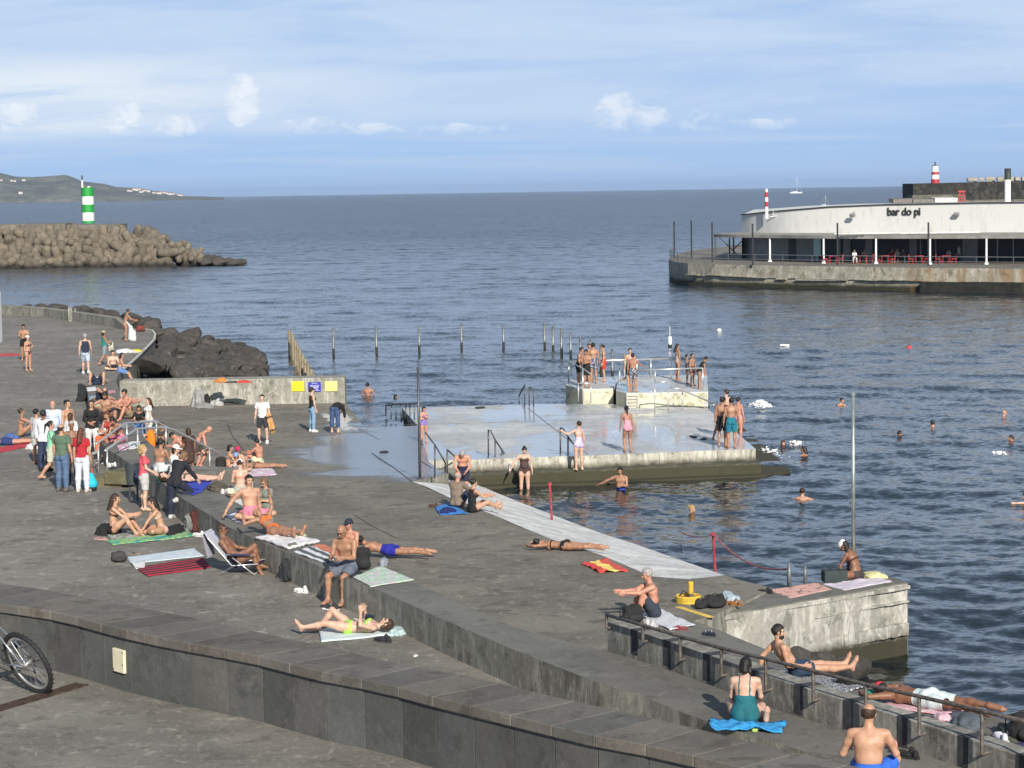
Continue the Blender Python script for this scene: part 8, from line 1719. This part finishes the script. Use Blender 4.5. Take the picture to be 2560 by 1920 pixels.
# --- bicycle cut by the left edge
def bicycle():
    B0 = Wp(100, 1733, 4.9); Fd = Vector((.74, -.67, 0)).normalized(); nh = Vector((.67, .74, 0)).normalized(); th = R(22)
    ez = (Vector((0, 0, 1))*math.cos(th)-nh*math.sin(th)).normalized(); ex = -Fd; ey = ez.cross(ex)
    Mx = Matrix((ex, ey, ez)).transposed(); RW = .335; L = lambda x, y, z: B0+Mx @ Vector((x, y, z))
    e = empty('bicycle', B0, 'mountain bike with silver frame leaning at the left edge, rear wheel showing', 'bicycle'); blk = M((.02, .02, .022), .7, bump=.4, scale=60, name='rubber'); sil = M((.50, .52, .55), .3, .8, name='silver'); alu = M((.55, .54, .50), .35, .7, name='alloy')
    for k, cx in enumerate((0, 1.06)):
        n = 96; ce = lambda a, r, y: L(cx+r*math.cos(a), y, RW+r*math.sin(a)); b = MB(); vs = []; fs = []; m = 10
        for i in range(n):
            a = 2*math.pi*i/n
            for j in range(m): q = 2*math.pi*j/m; vs.append(ce(a, RW-.023+.023*math.cos(q), .023*math.sin(q)))
        for i in range(n):
            for j in range(m): fs.append((i*m+j, ((i+1) % n)*m+j, ((i+1) % n)*m+(j+1) % m, i*m+(j+1) % m))
        b.q(vs, fs); wv = b.build('tyre', blk, e, smooth=True)
        b = MB()
        for i in range(72):
            a = 2*math.pi*i/72
            for yy in ((-.018, .0) if i % 2 else (.004, .02)):
                c = ce(a, RW+.001, yy); rdir = (ce(a, 1, 0)-ce(a, 0, 0)).normalized(); tdir = ey.cross(rdir); b.box(c, (.010, .012, .005), Matrix((tdir, ey, rdir)).transposed())
        b.build('tread_knobs', blk, wv)
        b = MB(); vs = []; fs = []; prof = [(RW-.05, -.013), (RW-.068, -.010), (RW-.072, 0), (RW-.068, .010), (RW-.05, .013)]
        for i in range(n):
            a = 2*math.pi*i/n
            for r, y in prof: vs.append(ce(a, r, y))
        m = len(prof)
        for i in range(n):
            for j in range(m): fs.append((i*m+j, ((i+1) % n)*m+j, ((i+1) % n)*m+(j+1) % m, i*m+(j+1) % m))
        b.q(vs, fs); b.build('rim', alu, e, smooth=True)
        b = MB(); b.tube([L(cx, -.05, RW), L(cx, .05, RW)], .022, 12); b.build('hub', alu, e, smooth=True); b = MB()
        for i in range(32): a = 2*math.pi*i/32; a2 = a+(.5 if i % 4 < 2 else -.5); b.tube([L(cx+.02*math.cos(a2), (.03 if i % 2 else -.03), RW+.02*math.sin(a2)), ce(a, RW-.07, 0)], .0016, 4)
        b.build('spokes', sil, e)
    tb = lambda pts, r, nm, mt: (lambda b: (b.tube(pts, r, 8), b.build(nm, mt, e, smooth=True)))(MB())
    bb_ = (.43, RW-.04); st = (.33, .80); ht = (.86, .82); hb = (.90, .72)
    for s_ in (-1, 1): tb([L(0, s_*.065, RW), L(bb_[0]-.05, s_*.03, bb_[1])], .011, 'chain_stay', sil); tb([L(0, s_*.065, RW), L(st[0]+.02, s_*.025, st[1]-.06)], .010, 'seat_stay', sil); tb([L(1.06, s_*.055, RW), L(.95, s_*.05, .70)], .015, 'fork', sil)
    tb([L(bb_[0], 0, bb_[1]), L(st[0], 0, st[1])], .017, 'seat_tube', sil); tb([L(bb_[0], 0, bb_[1]), L(*((hb[0], 0, hb[1])))], .02, 'down_tube', sil); tb([L(st[0], 0, st[1]-.03), L(ht[0], 0, ht[1])], .018, 'top_tube', sil); tb([L(.85, 0, .88), L(.93, 0, .66)], .022, 'head_tube', sil)
    tb([L(st[0], 0, st[1]), L(st[0]-.03, 0, .96)], .014, 'seat_post', alu); v, f = surf([El(V3(L(st[0]-.08, 0, .985)), (.13, .07, .03), np.array([tuple(ex), tuple(ey), tuple(ez)])), Pr(V3(L(st[0]-.05, 0, .985)), V3(L(st[0]+.12, 0, .98)), .03, .018)], .008, .03); npmesh('saddle', [(v, f, 0)], [mcloth((.02, .03, .09))], e)
    tb([L(.80, -.32, 1.0), L(.84, 0, .98), L(.80, .32, 1.0)], .013, 'handlebar', alu); 
    b = MB(); b.lathe(L(0, -.045, RW), [(.055, -.004), (.055, .004), (.045, .012), (.03, .02), (.02, .02), (.02, -.004), (.055, -.004)], 24, ax=Mx @ Matrix.Rotation(R(90), 3, 'X')); b.build('cassette', M((.12, .10, .08), .5, .7, name='sprocket'), e)
    b = MB(); b.lathe(L(bb_[0], -.06, bb_[1]), [(.09, 0), (.09, .004), (.075, .004), (.075, 0), (.09, 0)], 30, ax=Mx @ Matrix.Rotation(R(90), 3, 'X')); b.build('chainring', M((.08, .08, .08), .5, .6, name='sprocket'), e)
    tb([L(bb_[0], -.06, bb_[1]+.09), L(0, -.05, RW+.05)], .005, 'chain', mSteelD); tb([L(bb_[0], -.06, bb_[1]-.09), L(.05, -.05, RW-.13), L(-.02, -.05, RW-.05)], .005, 'chain', mSteelD)
    tb([L(.0, -.06, RW-.03), L(.03, -.06, RW-.09), L(.05, -.06, RW-.15)], .012, 'derailleur', mSteelD); b = MB(); b.tube([L(0, -.07, RW-.02), L(-.10, -.08, RW+.0), L(-.13, -.08, RW+.08), L(-.05, -.08, RW+.15), L(.12, -.03, RW+.13)], .004, 6); b.build('gear_cable', blk, e)
    for s_ in (-1, 1): tb([L(bb_[0], s_*.07, bb_[1]), L(bb_[0]+s_*.12, s_*.09, bb_[1]-s_*.12)], .011, 'crank', alu); b = MB(); b.box(L(bb_[0]+s_*.12, s_*.14, bb_[1]-s_*.12), (.09, .09, .025), Mx); b.build('pedal', blk, e)
bicycle()
# --- seaweed scraps on the platform and deck
for px, py, sf, w, lb in ((961, 1131, 'D', .34, 'dark scrap of seaweed lying on the wet deck'), (1733, 1092, 'P', .30, 'dark wet clump on the platform, left of two'), (1759, 1098, 'P', .28, 'dark wet clump on the platform, right of two'), (1201, 1020, 'P', .4, 'small dark clump near the far platform edge')): pile(lb, px, py, sf, w, w*2.2, .03, M((.03, .03, .022), .7, name='seaweed'), name='seaweed', cat='seaweed')
# ================================================================== the air
def haze():
    b = MB(); b.box((0, 19800, 55), (45000, 41000, 130)); m = bpy.data.materials.new('haze_air'); m.use_nodes = True; t = m.node_tree; t.nodes.clear()
    o = t.nodes.new('ShaderNodeOutputMaterial'); v = t.nodes.new('ShaderNodeVolumePrincipled'); t.links.new(v.outputs[0], o.inputs['Volume'])
    v.inputs['Color'].default_value = (.52, .70, 1, 1); v.inputs['Density'].default_value = 3.6e-5; v.inputs['Anisotropy'].default_value = 0
    h = b.build('haze', m); tag(h, kind='stuff')
haze()
